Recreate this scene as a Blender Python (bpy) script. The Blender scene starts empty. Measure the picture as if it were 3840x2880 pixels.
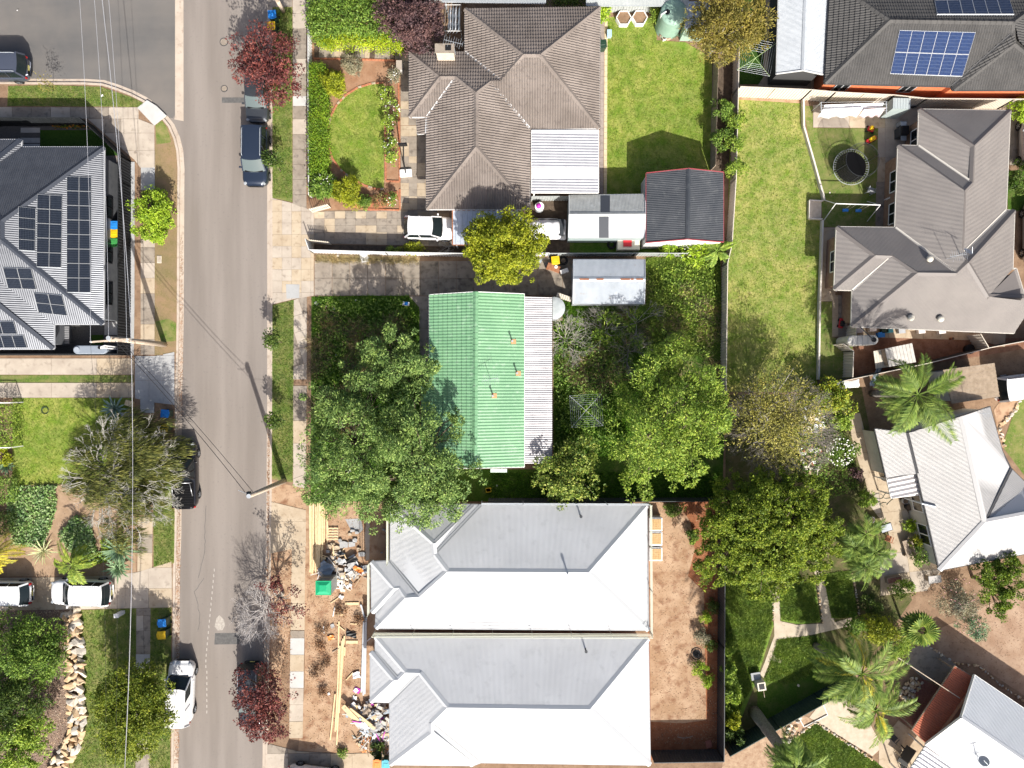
import bpy, bmesh, math, random
import numpy as np
from mathutils import Vector, Matrix
random.seed(7); RNG = np.random.default_rng(11)
SC = bpy.context.scene
# ------------------------------------------------------------------ camera, sky, sun, exposure
S, H = 50.0, 53.0            # survey scale (sheet units per metre on the ground), flying height in metres
cam = bpy.data.cameras.new('camera'); cam.sensor_fit = 'HORIZONTAL'; cam.angle = 2*math.atan(1920/S/H); cam.clip_end = 2000
camo = bpy.data.objects.new('camera', cam); SC.collection.objects.link(camo); camo.location = (0, 0, H); SC.camera = camo
SUN_EL, SUN_AZ = math.radians(38.5), math.atan2(0.31, -0.95)      # azimuth of the sun as seen from the ground (x, y) = (sin, cos)
wd = bpy.data.worlds.new('World'); SC.world = wd; wd.use_nodes = True
wn = wd.node_tree.nodes; sky = wn.new('ShaderNodeTexSky'); sky.sky_type = 'NISHITA'; sky.sun_disc = False
sky.sun_elevation = SUN_EL; sky.sun_rotation = SUN_AZ; sky.air_density = 0.8; sky.dust_density = 4.0; sky.ozone_density = 0.6
bg = wn['Background']; bg.inputs[1].default_value = 0.1; wd.node_tree.links.new(sky.outputs[0], bg.inputs[0])
sun = bpy.data.lights.new('sun', 'SUN'); sun.energy = 4.6; sun.angle = math.radians(0.55); sun.color = (1.0, 0.965, 0.9)
suno = bpy.data.objects.new('sun', sun); SC.collection.objects.link(suno)
sd = Vector((math.cos(SUN_EL)*0.31, -math.cos(SUN_EL)*0.95, math.sin(SUN_EL)))
suno.rotation_euler = sd.to_track_quat('Z', 'Y').to_euler(); suno.location = sd*80
vs = SC.view_settings; vs.view_transform = 'Standard'; vs.look = 'None'; vs.gamma = 1; vs.use_curve_mapping = False; vs.exposure = 0.8

# ------------------------------------------------------------------ survey: sheet coordinates -> metres
X0 = (0, 960, 1920, 2840); Y0 = (0, 700, 1420, 2130); KZ = 1000/2212
def W(px, py, z=0.0):
    k = (H-z)/H/S
    return Vector(((px-1920)*k, (1440-py)*k, z))
def q(s, x, y): return (X0[int(s[0])]+x*KZ, Y0[int(s[1])]+y*KZ)
def Q(s, pts): return [q(s, x, y) for x, y in pts]
def RZ(px, py, e0, e1, ze, pitch):
    z = ze
    a, b = W(*e0, ze), W(*e1, ze); d = (b-a).xy.normalized(); n = Vector((-d.y, d.x))
    for _ in range(12):
        p = W(px, py, z); z = ze+pitch*abs((p-a).xy.dot(n))
    return z
def RV(px, py, e0, e1, ze, pitch): return W(px, py, RZ(px, py, e0, e1, ze, pitch))

# ------------------------------------------------------------------ materials
MATS = {}
def _nt(name):
    m = bpy.data.materials.new(name); m.use_nodes = True; nt = m.node_tree
    return m, nt, nt.nodes['Principled BSDF']
def c4(c): return (c[0], c[1], c[2], 1)
def noise(nt, scale, detail=4, vec=None, rough=0.55):
    n = nt.nodes.new('ShaderNodeTexNoise'); n.inputs['Scale'].default_value = scale; n.inputs['Detail'].default_value = detail; n.inputs['Roughness'].default_value = rough
    if vec is not None: nt.links.new(vec, n.inputs['Vector'])
    return n.outputs['Fac']
def pos(nt, sc=None):
    g = nt.nodes.new('ShaderNodeNewGeometry')
    if sc is None: return g.outputs['Position']
    v = nt.nodes.new('ShaderNodeVectorMath'); v.operation = 'MULTIPLY'; v.inputs[1].default_value = sc; nt.links.new(g.outputs['Position'], v.inputs[0])
    return v.outputs[0]
def ramp(nt, fac, stops):
    r = nt.nodes.new('ShaderNodeValToRGB'); nt.links.new(fac, r.inputs[0]); e = r.color_ramp.elements
    while len(e) < len(stops): e.new(0.5)
    for i, (p, c) in enumerate(stops): e[i].position = p; e[i].color = c4(c) if len(c) == 3 else c
    return r.outputs[0]
def mixc(nt, fac, a, b, mode='MIX'):
    m = nt.nodes.new('ShaderNodeMix'); m.data_type = 'RGBA'; m.blend_type = mode
    for s, v in ((m.inputs[0], fac), (m.inputs[6], a), (m.inputs[7], b)):
        if isinstance(v, (int, float)): s.default_value = v
        elif isinstance(v, tuple): s.default_value = c4(v)
        else: nt.links.new(v, s)
    return m.outputs[2]
def bumpn(nt, bs, h, strength, dist=0.02):
    b = nt.nodes.new('ShaderNodeBump'); b.inputs['Strength'].default_value = strength; b.inputs['Distance'].default_value = dist
    nt.links.new(h, b.inputs['Height']); nt.links.new(b.outputs[0], bs.inputs['Normal'])
BW = lambda a, b: [(a, (0, 0, 0)), (b, (1, 1, 1))]
def mat(name, c1, c2=None, scale=1.5, c3=None, scale3=9, rough=0.8, metal=0.0, spec=0.3, bump=0.0, bscale=30, coat=0.0, stretch=None, lo=0.35, hi=0.65, lo3=0.55, hi3=0.75, emit=None):
    if name in MATS: return MATS[name]
    m, nt, bs = _nt(name); bs.inputs['Roughness'].default_value = rough; bs.inputs['Metallic'].default_value = metal; bs.inputs['Specular IOR Level'].default_value = spec
    bs.inputs['Coat Weight'].default_value = coat; bs.inputs['Coat Roughness'].default_value = 0.06
    col = None
    if c2 is not None:
        col = mixc(nt, ramp(nt, noise(nt, scale, 5, pos(nt, stretch)), BW(lo, hi)), c1, c2)
        if c3 is not None: col = mixc(nt, ramp(nt, noise(nt, scale3, 5, pos(nt)), BW(lo3, hi3)), col, c3)
        nt.links.new(col, bs.inputs['Base Color'])
    else: bs.inputs['Base Color'].default_value = c4(c1)
    if bump: bumpn(nt, bs, noise(nt, bscale, 4, pos(nt)), bump)
    MATS[name] = m; return m
def grassmat(name, g1, g2, dry, soil, dryamt=0.5, soilamt=0.62):
    if name in MATS: return MATS[name]
    m, nt, bs = _nt(name); bs.inputs['Roughness'].default_value = 0.95; bs.inputs['Specular IOR Level'].default_value = 0.1
    p = pos(nt)
    fine = noise(nt, 9, 6, p, 0.75); mid = noise(nt, 1.3, 5, p, 0.65); big = noise(nt, 0.33, 4, p, 0.6)
    c = mixc(nt, ramp(nt, fine, BW(0.36, 0.64)), g1, g2)
    c = mixc(nt, ramp(nt, mid, BW(dryamt-0.08, dryamt+0.2)), c, dry)
    tw = noise(nt, 4.0, 6, p, 0.8)
    c = mixc(nt, ramp(nt, tw, BW(soilamt, soilamt+0.09)), c, soil)
    c = mixc(nt, 1.0, c, ramp(nt, big, [(0.35, (0.7, 0.82, 0.75)), (0.65, (1.0, 1.0, 1.0))]), 'MULTIPLY')
    nt.links.new(c, bs.inputs['Base Color'])
    bumpn(nt, bs, noise(nt, 26, 5, p, 0.8), 0.9, 0.05)
    MATS[name] = m; return m
LEAFK = 1.6
def leafmat(name, a, b, c, tr=0.3, rough=0.55):
    if name in MATS: return MATS[name]
    m, nt, bs = _nt(name); bs.inputs['Roughness'].default_value = rough; bs.inputs['Specular IOR Level'].default_value = 0.25
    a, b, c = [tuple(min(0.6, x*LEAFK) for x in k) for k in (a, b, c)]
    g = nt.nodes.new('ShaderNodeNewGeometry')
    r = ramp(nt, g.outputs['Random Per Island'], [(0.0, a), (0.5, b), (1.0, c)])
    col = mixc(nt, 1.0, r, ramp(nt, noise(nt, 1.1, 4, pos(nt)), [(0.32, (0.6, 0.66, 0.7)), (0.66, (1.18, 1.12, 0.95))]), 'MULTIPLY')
    nt.links.new(col, bs.inputs['Base Color'])
    t = nt.nodes.new('ShaderNodeBsdfTranslucent'); nt.links.new(col, t.inputs[0])
    mx = nt.nodes.new('ShaderNodeMixShader'); mx.inputs[0].default_value = tr
    nt.links.new(bs.outputs[0], mx.inputs[1]); nt.links.new(t.outputs[0], mx.inputs[2]); nt.links.new(mx.outputs[0], nt.nodes['Material Output'].inputs[0])
    MATS[name] = m; return m
def glassmat(name, col=(0.012, 0.016, 0.018), rough=0.05):
    return mat(name, col, rough=rough, spec=0.6)
def paint(name, col, metal=0.0):
    return mat(name, col, rough=0.32, metal=metal, spec=0.5, coat=0.7)
def panelmat(name, cell, line, nx=6, ny=10):
    if name in MATS: return MATS[name]
    m, nt, bs = _nt(name); bs.inputs['Roughness'].default_value = 0.3; bs.inputs['Specular IOR Level'].default_value = 0.18
    uv = nt.nodes.new('ShaderNodeUVMap'); b = nt.nodes.new('ShaderNodeTexBrick'); b.offset = 0; b.squash = 1
    b.inputs['Scale'].default_value = 1; b.inputs['Brick Width'].default_value = 1/nx; b.inputs['Row Height'].default_value = 1/ny
    b.inputs['Mortar Size'].default_value = 0.006; b.inputs['Mortar Smooth'].default_value = 0.1
    b.inputs['Color1'].default_value = c4(cell); b.inputs['Color2'].default_value = c4(tuple(x*1.35 for x in cell)); b.inputs['Mortar'].default_value = c4(line)
    nt.links.new(uv.outputs[0], b.inputs['Vector']); nt.links.new(b.outputs[0], bs.inputs['Base Color'])
    MATS[name] = m; return m

# ------------------------------------------------------------------ objects and mesh building
WL = {}
def link(o, parent=None):
    SC.collection.objects.link(o)
    if parent is not None: o.parent = parent
    return o
def tag(o, label=None, cat=None, group=None, kind=None):
    if label: o['label'] = label
    if cat: o['category'] = cat
    if group: o['group'] = group
    if kind: o['kind'] = kind
    return o
def empty(name, loc, label=None, cat=None, group=None, parent=None, rz=0):
    o = bpy.data.objects.new(name, None); o.empty_display_size = 0.3; link(o, parent)
    loc = Vector(loc); o.location = loc-(WL[parent.name] if parent else Vector()); o.rotation_euler.z = rz; WL[o.name] = loc
    return tag(o, label, cat, group)
def new_obj(name, me, parent=None, loc=None):
    o = bpy.data.objects.new(name, me); link(o, parent)
    if loc is not None: o.location = loc
    WL[o.name] = (WL[parent.name].copy() if parent else Vector())+(Vector(loc) if loc is not None else Vector())
    return o
class MB:
    def __init__(s): s.v = []; s.f = []; s.uv = None
    def poly(s, pts):
        n = len(s.v); s.v += [tuple(p) for p in pts]; s.f.append(tuple(range(n, n+len(pts)))); return s
    def prism(s, pts, dz):
        """closed prism: pts = top ring (3D), dropped by dz"""
        n = len(s.v); k = len(pts); a = sum(pts[i][0]*pts[(i+1) % k][1]-pts[(i+1) % k][0]*pts[i][1] for i in range(k))
        if a < 0: pts = list(reversed(pts))
        s.v += [tuple(p) for p in pts]+[(p[0], p[1], p[2]-dz) for p in pts]
        s.f.append(tuple(range(n, n+k))); s.f.append(tuple(range(n+2*k-1, n+k-1, -1)))
        for i in range(k): j = (i+1) % k; s.f.append((n+i, n+k+i, n+k+j, n+j))
        return s
    def box(s, c, d, rz=0, tz=None):
        """box centred at c in x,y, bottom at c.z; d = (dx,dy,dz); tz: top scale"""
        t = tz or 1; cs, sn = math.cos(rz), math.sin(rz); n = len(s.v)
        for z, k in ((0, 1), (d[2], t)):
            for x, y in ((-1, -1), (1, -1), (1, 1), (-1, 1)):
                X, Y = x*d[0]/2*k, y*d[1]/2*k
                s.v.append((c[0]+X*cs-Y*sn, c[1]+X*sn+Y*cs, c[2]+z))
        s.f += [tuple(n+i for i in f) for f in ((3, 2, 1, 0), (4, 5, 6, 7), (0, 1, 5, 4), (1, 2, 6, 5), (2, 3, 7, 6), (3, 0, 4, 7))]
        return s
    def beam(s, a, b, w, h):
        a, b = Vector(a), Vector(b); d = (b-a).normalized(); up = Vector((0, 0, 1)) if abs(d.z) < 0.95 else Vector((1, 0, 0))
        r = d.cross(up).normalized()*w/2; u = r.cross(d).normalized()*h/2; n = len(s.v)
        for p in (a, b): s.v += [tuple(p-r-u), tuple(p+r-u), tuple(p+r+u), tuple(p-r+u)]
        s.f += [tuple(n+i for i in f) for f in ((0, 1, 2, 3), (7, 6, 5, 4), (0, 4, 5, 1), (1, 5, 6, 2), (2, 6, 7, 3), (3, 7, 4, 0))]
        return s
    def tube(s, pts, rad, n=6, cap=True):
        pts = [Vector(p) for p in pts]; m = len(pts)
        if not hasattr(rad, '__len__'): rad = [rad]*m
        b0 = len(s.v); ref = None
        for i, p in enumerate(pts):
            d = (pts[min(i+1, m-1)]-pts[max(i-1, 0)]).normalized()
            if ref is None: ref = Vector((0, 0, 1)) if abs(d.z) < 0.9 else Vector((1, 0, 0))
            r = d.cross(ref)
            if r.length < 1e-4: r = d.cross(Vector((0.3, 1, 0.2)))
            r.normalize(); u = r.cross(d).normalized(); ref = u
            for k in range(n):
                t = 2*math.pi*k/n; s.v.append(tuple(p+(r*math.cos(t)+u*math.sin(t))*rad[i]))
        for i in range(m-1):
            for k in range(n):
                k2 = (k+1) % n; s.f.append((b0+i*n+k, b0+i*n+k2, b0+(i+1)*n+k2, b0+(i+1)*n+k))
        if cap: s.f.append(tuple(b0+k for k in reversed(range(n)))); s.f.append(tuple(b0+(m-1)*n+k for k in range(n)))
        return s
    def cyl(s, c, r, h, n=16, axis='z', r2=None):
        c = Vector(c); ax = {'x': Vector((1, 0, 0)), 'y': Vector((0, 1, 0)), 'z': Vector((0, 0, 1))}[axis]
        return s.tube([c, c+ax*h], [r, r if r2 is None else r2], n)
    def dome(s, c, r, h, n=16, m=4):
        b0 = len(s.v)
        for i in range(m):
            t = math.pi/2*i/m
            for k in range(n): a = 2*math.pi*k/n; s.v.append((c[0]+r*math.cos(t)*math.cos(a), c[1]+r*math.cos(t)*math.sin(a), c[2]+h*math.sin(t)))
        s.v.append((c[0], c[1], c[2]+h))
        for i in range(m-1):
            for k in range(n): k2 = (k+1) % n; s.f.append((b0+i*n+k, b0+i*n+k2, b0+(i+1)*n+k2, b0+(i+1)*n+k))
        for k in range(n): s.f.append((b0+(m-1)*n+k, b0+(m-1)*n+(k+1) % n, b0+m*n))
        return s
    def mesh(s, name, m, off=Vector(), smooth=False):
        me = bpy.data.meshes.new(name); me.from_pydata([(x-off[0], y-off[1], z-off[2]) for x, y, z in s.v], [], s.f)
        if m is not None: me.materials.append(m)
        if smooth: me.polygons.foreach_set('use_smooth', [True]*len(me.polygons))
        if s.uv is not None:
            l = me.uv_layers.new(name='UVMap'); l.data.foreach_set('uv', [c for uv in s.uv for c in uv])
        return me
    def build(s, name, m, parent=None, smooth=False, bevel=0):
        me = s.mesh(name, m, WL[parent.name] if parent else Vector(), smooth)
        o = new_obj(name, me, parent)
        if bevel:
            b = o.modifiers.new('bevel', 'BEVEL'); b.width = bevel; b.segments = 2; b.limit_method = 'ANGLE'
        return o
def copy_tree(o, parent=None):
    c = o.copy(); link(c, parent); WL[c.name] = WL.get(o.name, Vector()).copy()
    if parent: c.parent = parent
    for ch in list(o.children): copy_tree(ch, c)
    return c
def fastmesh(name, verts, nper, m, parent=None):
    """numpy verts (N*nper,3): N separate polygons with nper corners"""
    n = len(verts)//nper; me = bpy.data.meshes.new(name)
    off = np.array(WL[parent.name]) if parent else np.zeros(3)
    me.vertices.add(len(verts)); me.vertices.foreach_set('co', (verts-off).astype(np.float32).ravel())
    me.loops.add(n*nper); me.loops.foreach_set('vertex_index', np.arange(n*nper, dtype=np.int32))
    me.polygons.add(n); me.polygons.foreach_set('loop_start', np.arange(0, n*nper, nper, dtype=np.int32)); 
    me.update(calc_edges=True); me.materials.append(m)
    return new_obj(name, me, parent)

# polygon clipping (subject may be concave, window is an axis rectangle in u,v)
def clip_rect(poly, u0, u1, v0, v1):
    def cut(p, ax, val, keep):
        out = []
        for i in range(len(p)):
            a, b = p[i-1], p[i]; ia, ib = keep*(a[ax]-val) >= 0, keep*(b[ax]-val) >= 0
            if ia != ib:
                t = (val-a[ax])/(b[ax]-a[ax]); out.append((a[0]+t*(b[0]-a[0]), a[1]+t*(b[1]-a[1])))
            if ib: out.append(b)
        return out
    for ax, val, k in ((0, u0, 1), (0, u1, -1), (1, v0, 1), (1, v1, -1)):
        poly = cut(poly, ax, val, k)
        if len(poly) < 3: return []
    return poly
def parea(p): return 0.5*abs(sum(p[i-1][0]*p[i][1]-p[i][0]*p[i-1][1] for i in range(len(p))))
class Slope:
    """a roof plane: points, first edge = eave"""
    def __init__(s, pts):
        s.p = [Vector(p) for p in pts]; o = s.p[0]; s.o = o
        s.u = (s.p[1]-o).normalized(); s.u.z = 0; s.u.normalize()
        far = max(s.p, key=lambda p: (p-o-(p-o).dot(s.u)*s.u).length)
        w = far-o; w -= w.dot(s.u)*s.u; s.v = w.normalized(); s.n = s.u.cross(s.v)
        if s.n.z < 0: s.n = -s.n
        s.uv = [((p-o).dot(s.u), (p-o).dot(s.v)) for p in s.p]
    def at(s, a, b, h=0.0): return s.o+s.u*a+s.v*b+s.n*h
    def hit(s, px, py, h=0.0):
        c = Vector((0, 0, H)); d = W(px, py, 0)-c; o = s.o+s.n*h
        return c+d*((o-c).dot(s.n)/d.dot(s.n))
    def bounds(s):
        us = [a for a, _ in s.uv]; vs_ = [b for _, b in s.uv]
        return min(us), max(us), min(vs_), max(vs_)
def corrugate(sl, pitch, amp, prof='sine'):
    """a sheet of real corrugations running up the slope, clipped to the slope's outline"""
    mb = MB(); u0, u1, v0, v1 = sl.bounds()
    if prof == 'sine': st = [(0, 0.0), (0.25, 0.75), (0.5, 1.0), (0.75, 0.75), (1, 0.0)]; st = [(0, 0), (0.5, 1), (1, 0)]
    elif prof == 'trap': st = [(0, 0), (0.55, 0), (0.65, 1), (0.9, 1), (1, 0)]
    elif prof == 'rib': st = [(0, 0), (0.8, 0), (0.85, 1), (0.95, 1), (1, 0)]
    n = int((u1-u0)/pitch)+1
    for i in range(n):
        for (a, ha), (b, hb) in zip(st, st[1:]):
            ua, ub = u0+(i+a)*pitch, u0+(i+b)*pitch
            c = clip_rect(sl.uv, ua, ub, v0-1, v1+1)
            if len(c) >= 3 and parea(c) > 1e-5:
                pts = [sl.at(x, y, amp*(ha+(hb-ha)*(x-ua)/(ub-ua))) for x, y in c]
                mb.poly(pts)
    # orient upward
    return mb
def fix_up(me):
    bm = bmesh.new(); bm.from_mesh(me)
    for f in bm.faces:
        if f.normal.z < 0: f.normal_flip()
    bm.to_mesh(me); bm.free()
def inset(pts, d):
    """offset a 2D polygon inwards by d"""
    a = sum(pts[i-1][0]*pts[i][1]-pts[i][0]*pts[i-1][1] for i in range(len(pts)))
    if a < 0: pts = pts[::-1]
    out = []; n = len(pts)
    for i in range(n):
        p0, p1, p2 = Vector(pts[i-1]), Vector(pts[i]), Vector(pts[(i+1) % n])
        d1, d2 = (p1-p0).normalized(), (p2-p1).normalized(); n1, n2 = Vector((-d1.y, d1.x)), Vector((-d2.y, d2.x))
        k = n1+n2; k = k/max(0.35, k.dot(n1)) if k.length > 1e-3 else n1
        out.append(p1+k*d)
    return out
# ------------------------------------------------------------------ flat ground pieces
def sheet(name, pts, z, m, label=None, thick=0.0, kind='structure', parent=None):
    mb = MB(); w = [W(x, y, 0) for x, y in pts]; w = [(p.x, p.y, z) for p in w]
    mb.prism(w, max(thick, 0.003))
    o = mb.build(name, m, parent)
    if parent is None: tag(o, label, None, None, kind)
    return o
def slabs(parent, pts, z, m, du, dv, gap=0.02, name='slab', thick=0.04, jit=0.006, mats=None, ang=None, base=None):
    """concrete slabs: a grid clipped to a polygon (survey points), each slab its own part"""
    w = [W(x, y, 0).xy for x, y in pts]; o = w[0]; u = (w[1]-w[0]).normalized()
    if ang is not None: u = Vector((math.cos(ang), math.sin(ang)))
    v = Vector((-u.y, u.x)); uv = [((p-o).dot(u), (p-o).dot(v)) for p in w]
    a0, a1 = min(p[0] for p in uv), max(p[0] for p in uv); b0, b1 = min(p[1] for p in uv), max(p[1] for p in uv)
    for i in range(int((a1-a0)/du)+1):
        for j in range(int((b1-b0)/dv)+1):
            c = clip_rect(uv, a0+i*du+gap/2, a0+(i+1)*du-gap/2, b0+j*dv+gap/2, b0+(j+1)*dv-gap/2)
            if len(c) < 3 or parea(c) < 0.02: continue
            zz = z+random.uniform(-jit, jit)
            mm = random.choice(mats) if mats else m
            MB().prism([(*(o+u*x+v*y), zz) for x, y in c], thick).build(name, mm, parent)
# ------------------------------------------------------------------ palette
ASPH = mat('aged_asphalt', (0.187, 0.162, 0.142), (0.24, 0.21, 0.186), 0.5, (0.15, 0.134, 0.124), 6, rough=0.93, bump=0.25, bscale=60, stretch=(1.6, 0.12, 1), lo3=0.6, hi3=0.85)
ASPH2 = mat('dark_asphalt', (0.085, 0.085, 0.086), (0.125, 0.12, 0.115), 0.35, (0.165, 0.148, 0.132), 0.16, rough=0.93, bump=0.3, bscale=60, stretch=(0.15, 1.2, 1), lo3=0.42, hi3=0.7)
PATCH = mat('patched_asphalt', (0.09, 0.088, 0.085), (0.125, 0.12, 0.115), 6, rough=0.92, bump=0.4, bscale=50)
SOIL = mat('brown_soil', (0.19, 0.118, 0.072), (0.27, 0.18, 0.115), 1.2, (0.12, 0.08, 0.052), 7, rough=0.97, bump=0.8, bscale=14)
SAND = mat('tan_sand', (0.31, 0.195, 0.115), (0.42, 0.29, 0.19), 0.8, (0.19, 0.09, 0.048), 1.5, rough=0.97, bump=0.9, bscale=9, lo3=0.5, hi3=0.72)
REDSOIL = mat('red_soil', (0.21, 0.075, 0.032), (0.30, 0.125, 0.06), 1.6, (0.12, 0.05, 0.028), 6, rough=0.97, bump=0.8, bscale=12)
DARKSOIL = mat('dark_soil', (0.07, 0.05, 0.036), (0.12, 0.088, 0.062), 3, (0.045, 0.035, 0.026), 11, rough=0.97, bump=0.9, bscale=16)
MULCH = mat('bark_mulch', (0.17, 0.115, 0.085), (0.28, 0.2, 0.155), 16, (0.07, 0.045, 0.034), 24, rough=0.96, bump=1.0, bscale=26, lo3=0.5, hi3=0.66)
CONC = mat('worn_concrete', (0.36, 0.305, 0.25), (0.45, 0.39, 0.32), 0.8, (0.24, 0.2, 0.16), 2.3, rough=0.92, bump=0.15, bscale=40, lo3=0.56, hi3=0.8)
CONC2 = mat('stained_concrete', (0.235, 0.196, 0.157), (0.305, 0.262, 0.214), 1.1, (0.135, 0.113, 0.093), 2.6, rough=0.93, bump=0.2, bscale=40, lo3=0.52, hi3=0.74)
CONC4 = mat('old_stained_concrete', (0.19, 0.16, 0.125), (0.27, 0.23, 0.185), 1.3, (0.1, 0.085, 0.07), 2.2, rough=0.94, bump=0.2, bscale=40, lo3=0.48, hi3=0.7)
CONC3 = mat('sandy_concrete', (0.38, 0.3, 0.21), (0.45, 0.37, 0.27), 0.9, (0.28, 0.21, 0.14), 3, rough=0.92, bump=0.15, bscale=40)
CONCNEW = mat('new_concrete', (0.33, 0.33, 0.325), (0.38, 0.38, 0.375), 0.8, (0.29, 0.285, 0.28), 4, rough=0.9)
CONCW = mat('pale_concrete', (0.43, 0.42, 0.4), (0.5, 0.49, 0.47), 0.9, rough=0.9)
CONCG = mat('grey_concrete', (0.30, 0.30, 0.30), (0.37, 0.37, 0.365), 0.8, (0.24, 0.24, 0.24), 3, rough=0.9)
KERB = mat('kerb_concrete', (0.4, 0.33, 0.265), (0.46, 0.39, 0.32), 1.0, (0.3, 0.23, 0.18), 3, rough=0.92, bump=0.2)
LAWN = grassmat('lawn_grass', (0.11, 0.19, 0.018), (0.22, 0.31, 0.04), (0.34, 0.34, 0.09), (0.3, 0.28, 0.11), 0.44, 0.6)
LAWN2 = grassmat('patchy_lawn', (0.08, 0.145, 0.022), (0.18, 0.23, 0.052), (0.26, 0.24, 0.09), (0.33, 0.24, 0.145), 0.45, 0.56)
LAWN3 = grassmat('lush_lawn', (0.08, 0.165, 0.02), (0.17, 0.27, 0.038), (0.24, 0.3, 0.07), (0.26, 0.22, 0.11), 0.5, 0.62)
VERGE = grassmat('verge_grass', (0.075, 0.135, 0.022), (0.17, 0.22, 0.05), (0.26, 0.23, 0.09), (0.3, 0.22, 0.13), 0.46, 0.57)
DRYVERGE = grassmat('dry_verge_grass', (0.19, 0.15, 0.06), (0.30, 0.215, 0.115), (0.30, 0.2, 0.12), (0.08, 0.12, 0.025), 0.42, 0.6)
WEEDG = grassmat('weedy_ground', (0.045, 0.105, 0.012), (0.1, 0.16, 0.025), (0.15, 0.16, 0.05), (0.13, 0.1, 0.05), 0.55, 0.64)
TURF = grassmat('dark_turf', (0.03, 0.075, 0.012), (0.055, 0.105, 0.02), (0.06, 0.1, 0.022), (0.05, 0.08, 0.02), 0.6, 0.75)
GRAVELM = mat('dark_gravel', (0.05, 0.05, 0.052), (0.11, 0.108, 0.105), 22, (0.2, 0.19, 0.18), 30, rough=0.95, bump=1.0, bscale=30, lo3=0.6, hi3=0.7)
PEBBLE = mat('mixed_pebbles', (0.16, 0.14, 0.125), (0.3, 0.28, 0.26), 15, (0.2, 0.09, 0.07), 19, rough=0.9, bump=1.0, bscale=24, lo3=0.55, hi3=0.62)
BRICKM = mat('red_brick', (0.36, 0.13, 0.065), (0.45, 0.19, 0.105), 4, (0.25, 0.1, 0.06), 11, rough=0.9, bump=0.2)
BRICKO = mat('orange_brick', (0.5, 0.14, 0.055), (0.56, 0.18, 0.08), 5, rough=0.9)
PAVEB = mat('brown_brick_paving', (0.2, 0.085, 0.065), (0.27, 0.13, 0.1), 7, (0.13, 0.07, 0.06), 9, rough=0.93)
WHITE = mat('white_paint', (0.74, 0.73, 0.71), (0.8, 0.79, 0.77), 2, rough=0.6)
CREAM = mat('cream_paint', (0.62, 0.56, 0.46), (0.68, 0.62, 0.52), 2, rough=0.6)
GALV = mat('galvanised_steel', (0.42, 0.45, 0.48), (0.5, 0.53, 0.56), 3, (0.38, 0.38, 0.38), 7, rough=0.45, metal=0.35)
DARKST = mat('dark_steel', (0.03, 0.034, 0.04), (0.045, 0.05, 0.056), 3, rough=0.5)
BLACK = mat('black_plastic', (0.012, 0.012, 0.013), rough=0.5)
RUBBER = mat('tyre_rubber', (0.016, 0.016, 0.016), rough=0.85)
GREYP = mat('grey_plastic', (0.3, 0.31, 0.32), rough=0.5)
PINE = mat('pine_timber', (0.62, 0.46, 0.25), (0.7, 0.55, 0.34), 4, (0.55, 0.38, 0.2), 9, rough=0.75, stretch=(6, 1, 1))
TIMBER = mat('weathered_timber', (0.25, 0.19, 0.14), (0.36, 0.29, 0.22), 5, (0.18, 0.13, 0.1), 9, rough=0.9)
POLEW = mat('pole_timber', (0.42, 0.34, 0.26), (0.52, 0.43, 0.34), 3, (0.3, 0.23, 0.17), 8, rough=0.9)
BARK = mat('tree_bark', (0.12, 0.09, 0.065), (0.2, 0.155, 0.115), 6, (0.08, 0.06, 0.045), 14, rough=0.95, bump=0.8)
PALEBARK = mat('pale_grey_bark', (0.36, 0.33, 0.29), (0.48, 0.45, 0.4), 7, (0.26, 0.23, 0.19), 15, rough=0.92)
PALMB = mat('palm_trunk_bark', (0.14, 0.125, 0.11), (0.24, 0.22, 0.195), 7, (0.09, 0.08, 0.07), 16, rough=0.95, bump=1.0, bscale=18)
STONE = mat('sandstone', (0.46, 0.31, 0.17), (0.58, 0.43, 0.28), 1.2, (0.36, 0.27, 0.19), 5, rough=0.92, bump=0.5, bscale=10)
STONE2 = mat('pale_sandstone', (0.55, 0.47, 0.36), (0.64, 0.56, 0.46), 1.2, (0.42, 0.35, 0.27), 5, rough=0.92, bump=0.5, bscale=10)
STONE3 = mat('grey_stone', (0.34, 0.31, 0.27), (0.46, 0.42, 0.37), 1.5, (0.25, 0.22, 0.19), 5, rough=0.92, bump=0.5, bscale=10)
RUST = mat('rusty_iron', (0.25, 0.095, 0.045), (0.33, 0.15, 0.08), 6, rough=0.9)
def plastic(name, c, rough=0.45): return mat(name, c, tuple(x*0.86 for x in c), 6, rough=rough, spec=0.4)
BLUE = plastic('blue_plastic', (0.02, 0.21, 0.62)); YELLOW = plastic('yellow_plastic', (0.72, 0.46, 0.01)); GREEN = plastic('green_plastic', (0.05, 0.27, 0.07))
RED = plastic('red_plastic', (0.5, 0.02, 0.03)); ORANGE = plastic('orange_plastic', (0.72, 0.25, 0.06)); TEAL = plastic('teal_plastic', (0.1, 0.42, 0.5)); BINBODY = plastic('dark_green_plastic', (0.02, 0.05, 0.03)); MAGENTA = plastic('magenta_plastic', (0.5, 0.03, 0.42)); EMERALD = plastic('emerald_plastic', (0.01, 0.34, 0.15))
SHEETW = mat('white_fabric', (0.72, 0.72, 0.75), (0.8, 0.8, 0.82), 3, rough=0.85, bump=0.4, bscale=5)
SHEETP = mat('pale_pink_fabric', (0.66, 0.55, 0.57), rough=0.85)
SHEETB = mat('grey_blue_plastic_sheet', (0.25, 0.3, 0.35), (0.36, 0.41, 0.46), 4, rough=0.5)
FOIL = mat('white_plastic_film', (0.55, 0.55, 0.56), (0.7, 0.7, 0.7), 5, rough=0.4)
CARD = mat('cardboard', (0.42, 0.3, 0.19), (0.48, 0.36, 0.24), 4, rough=0.9)

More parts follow.
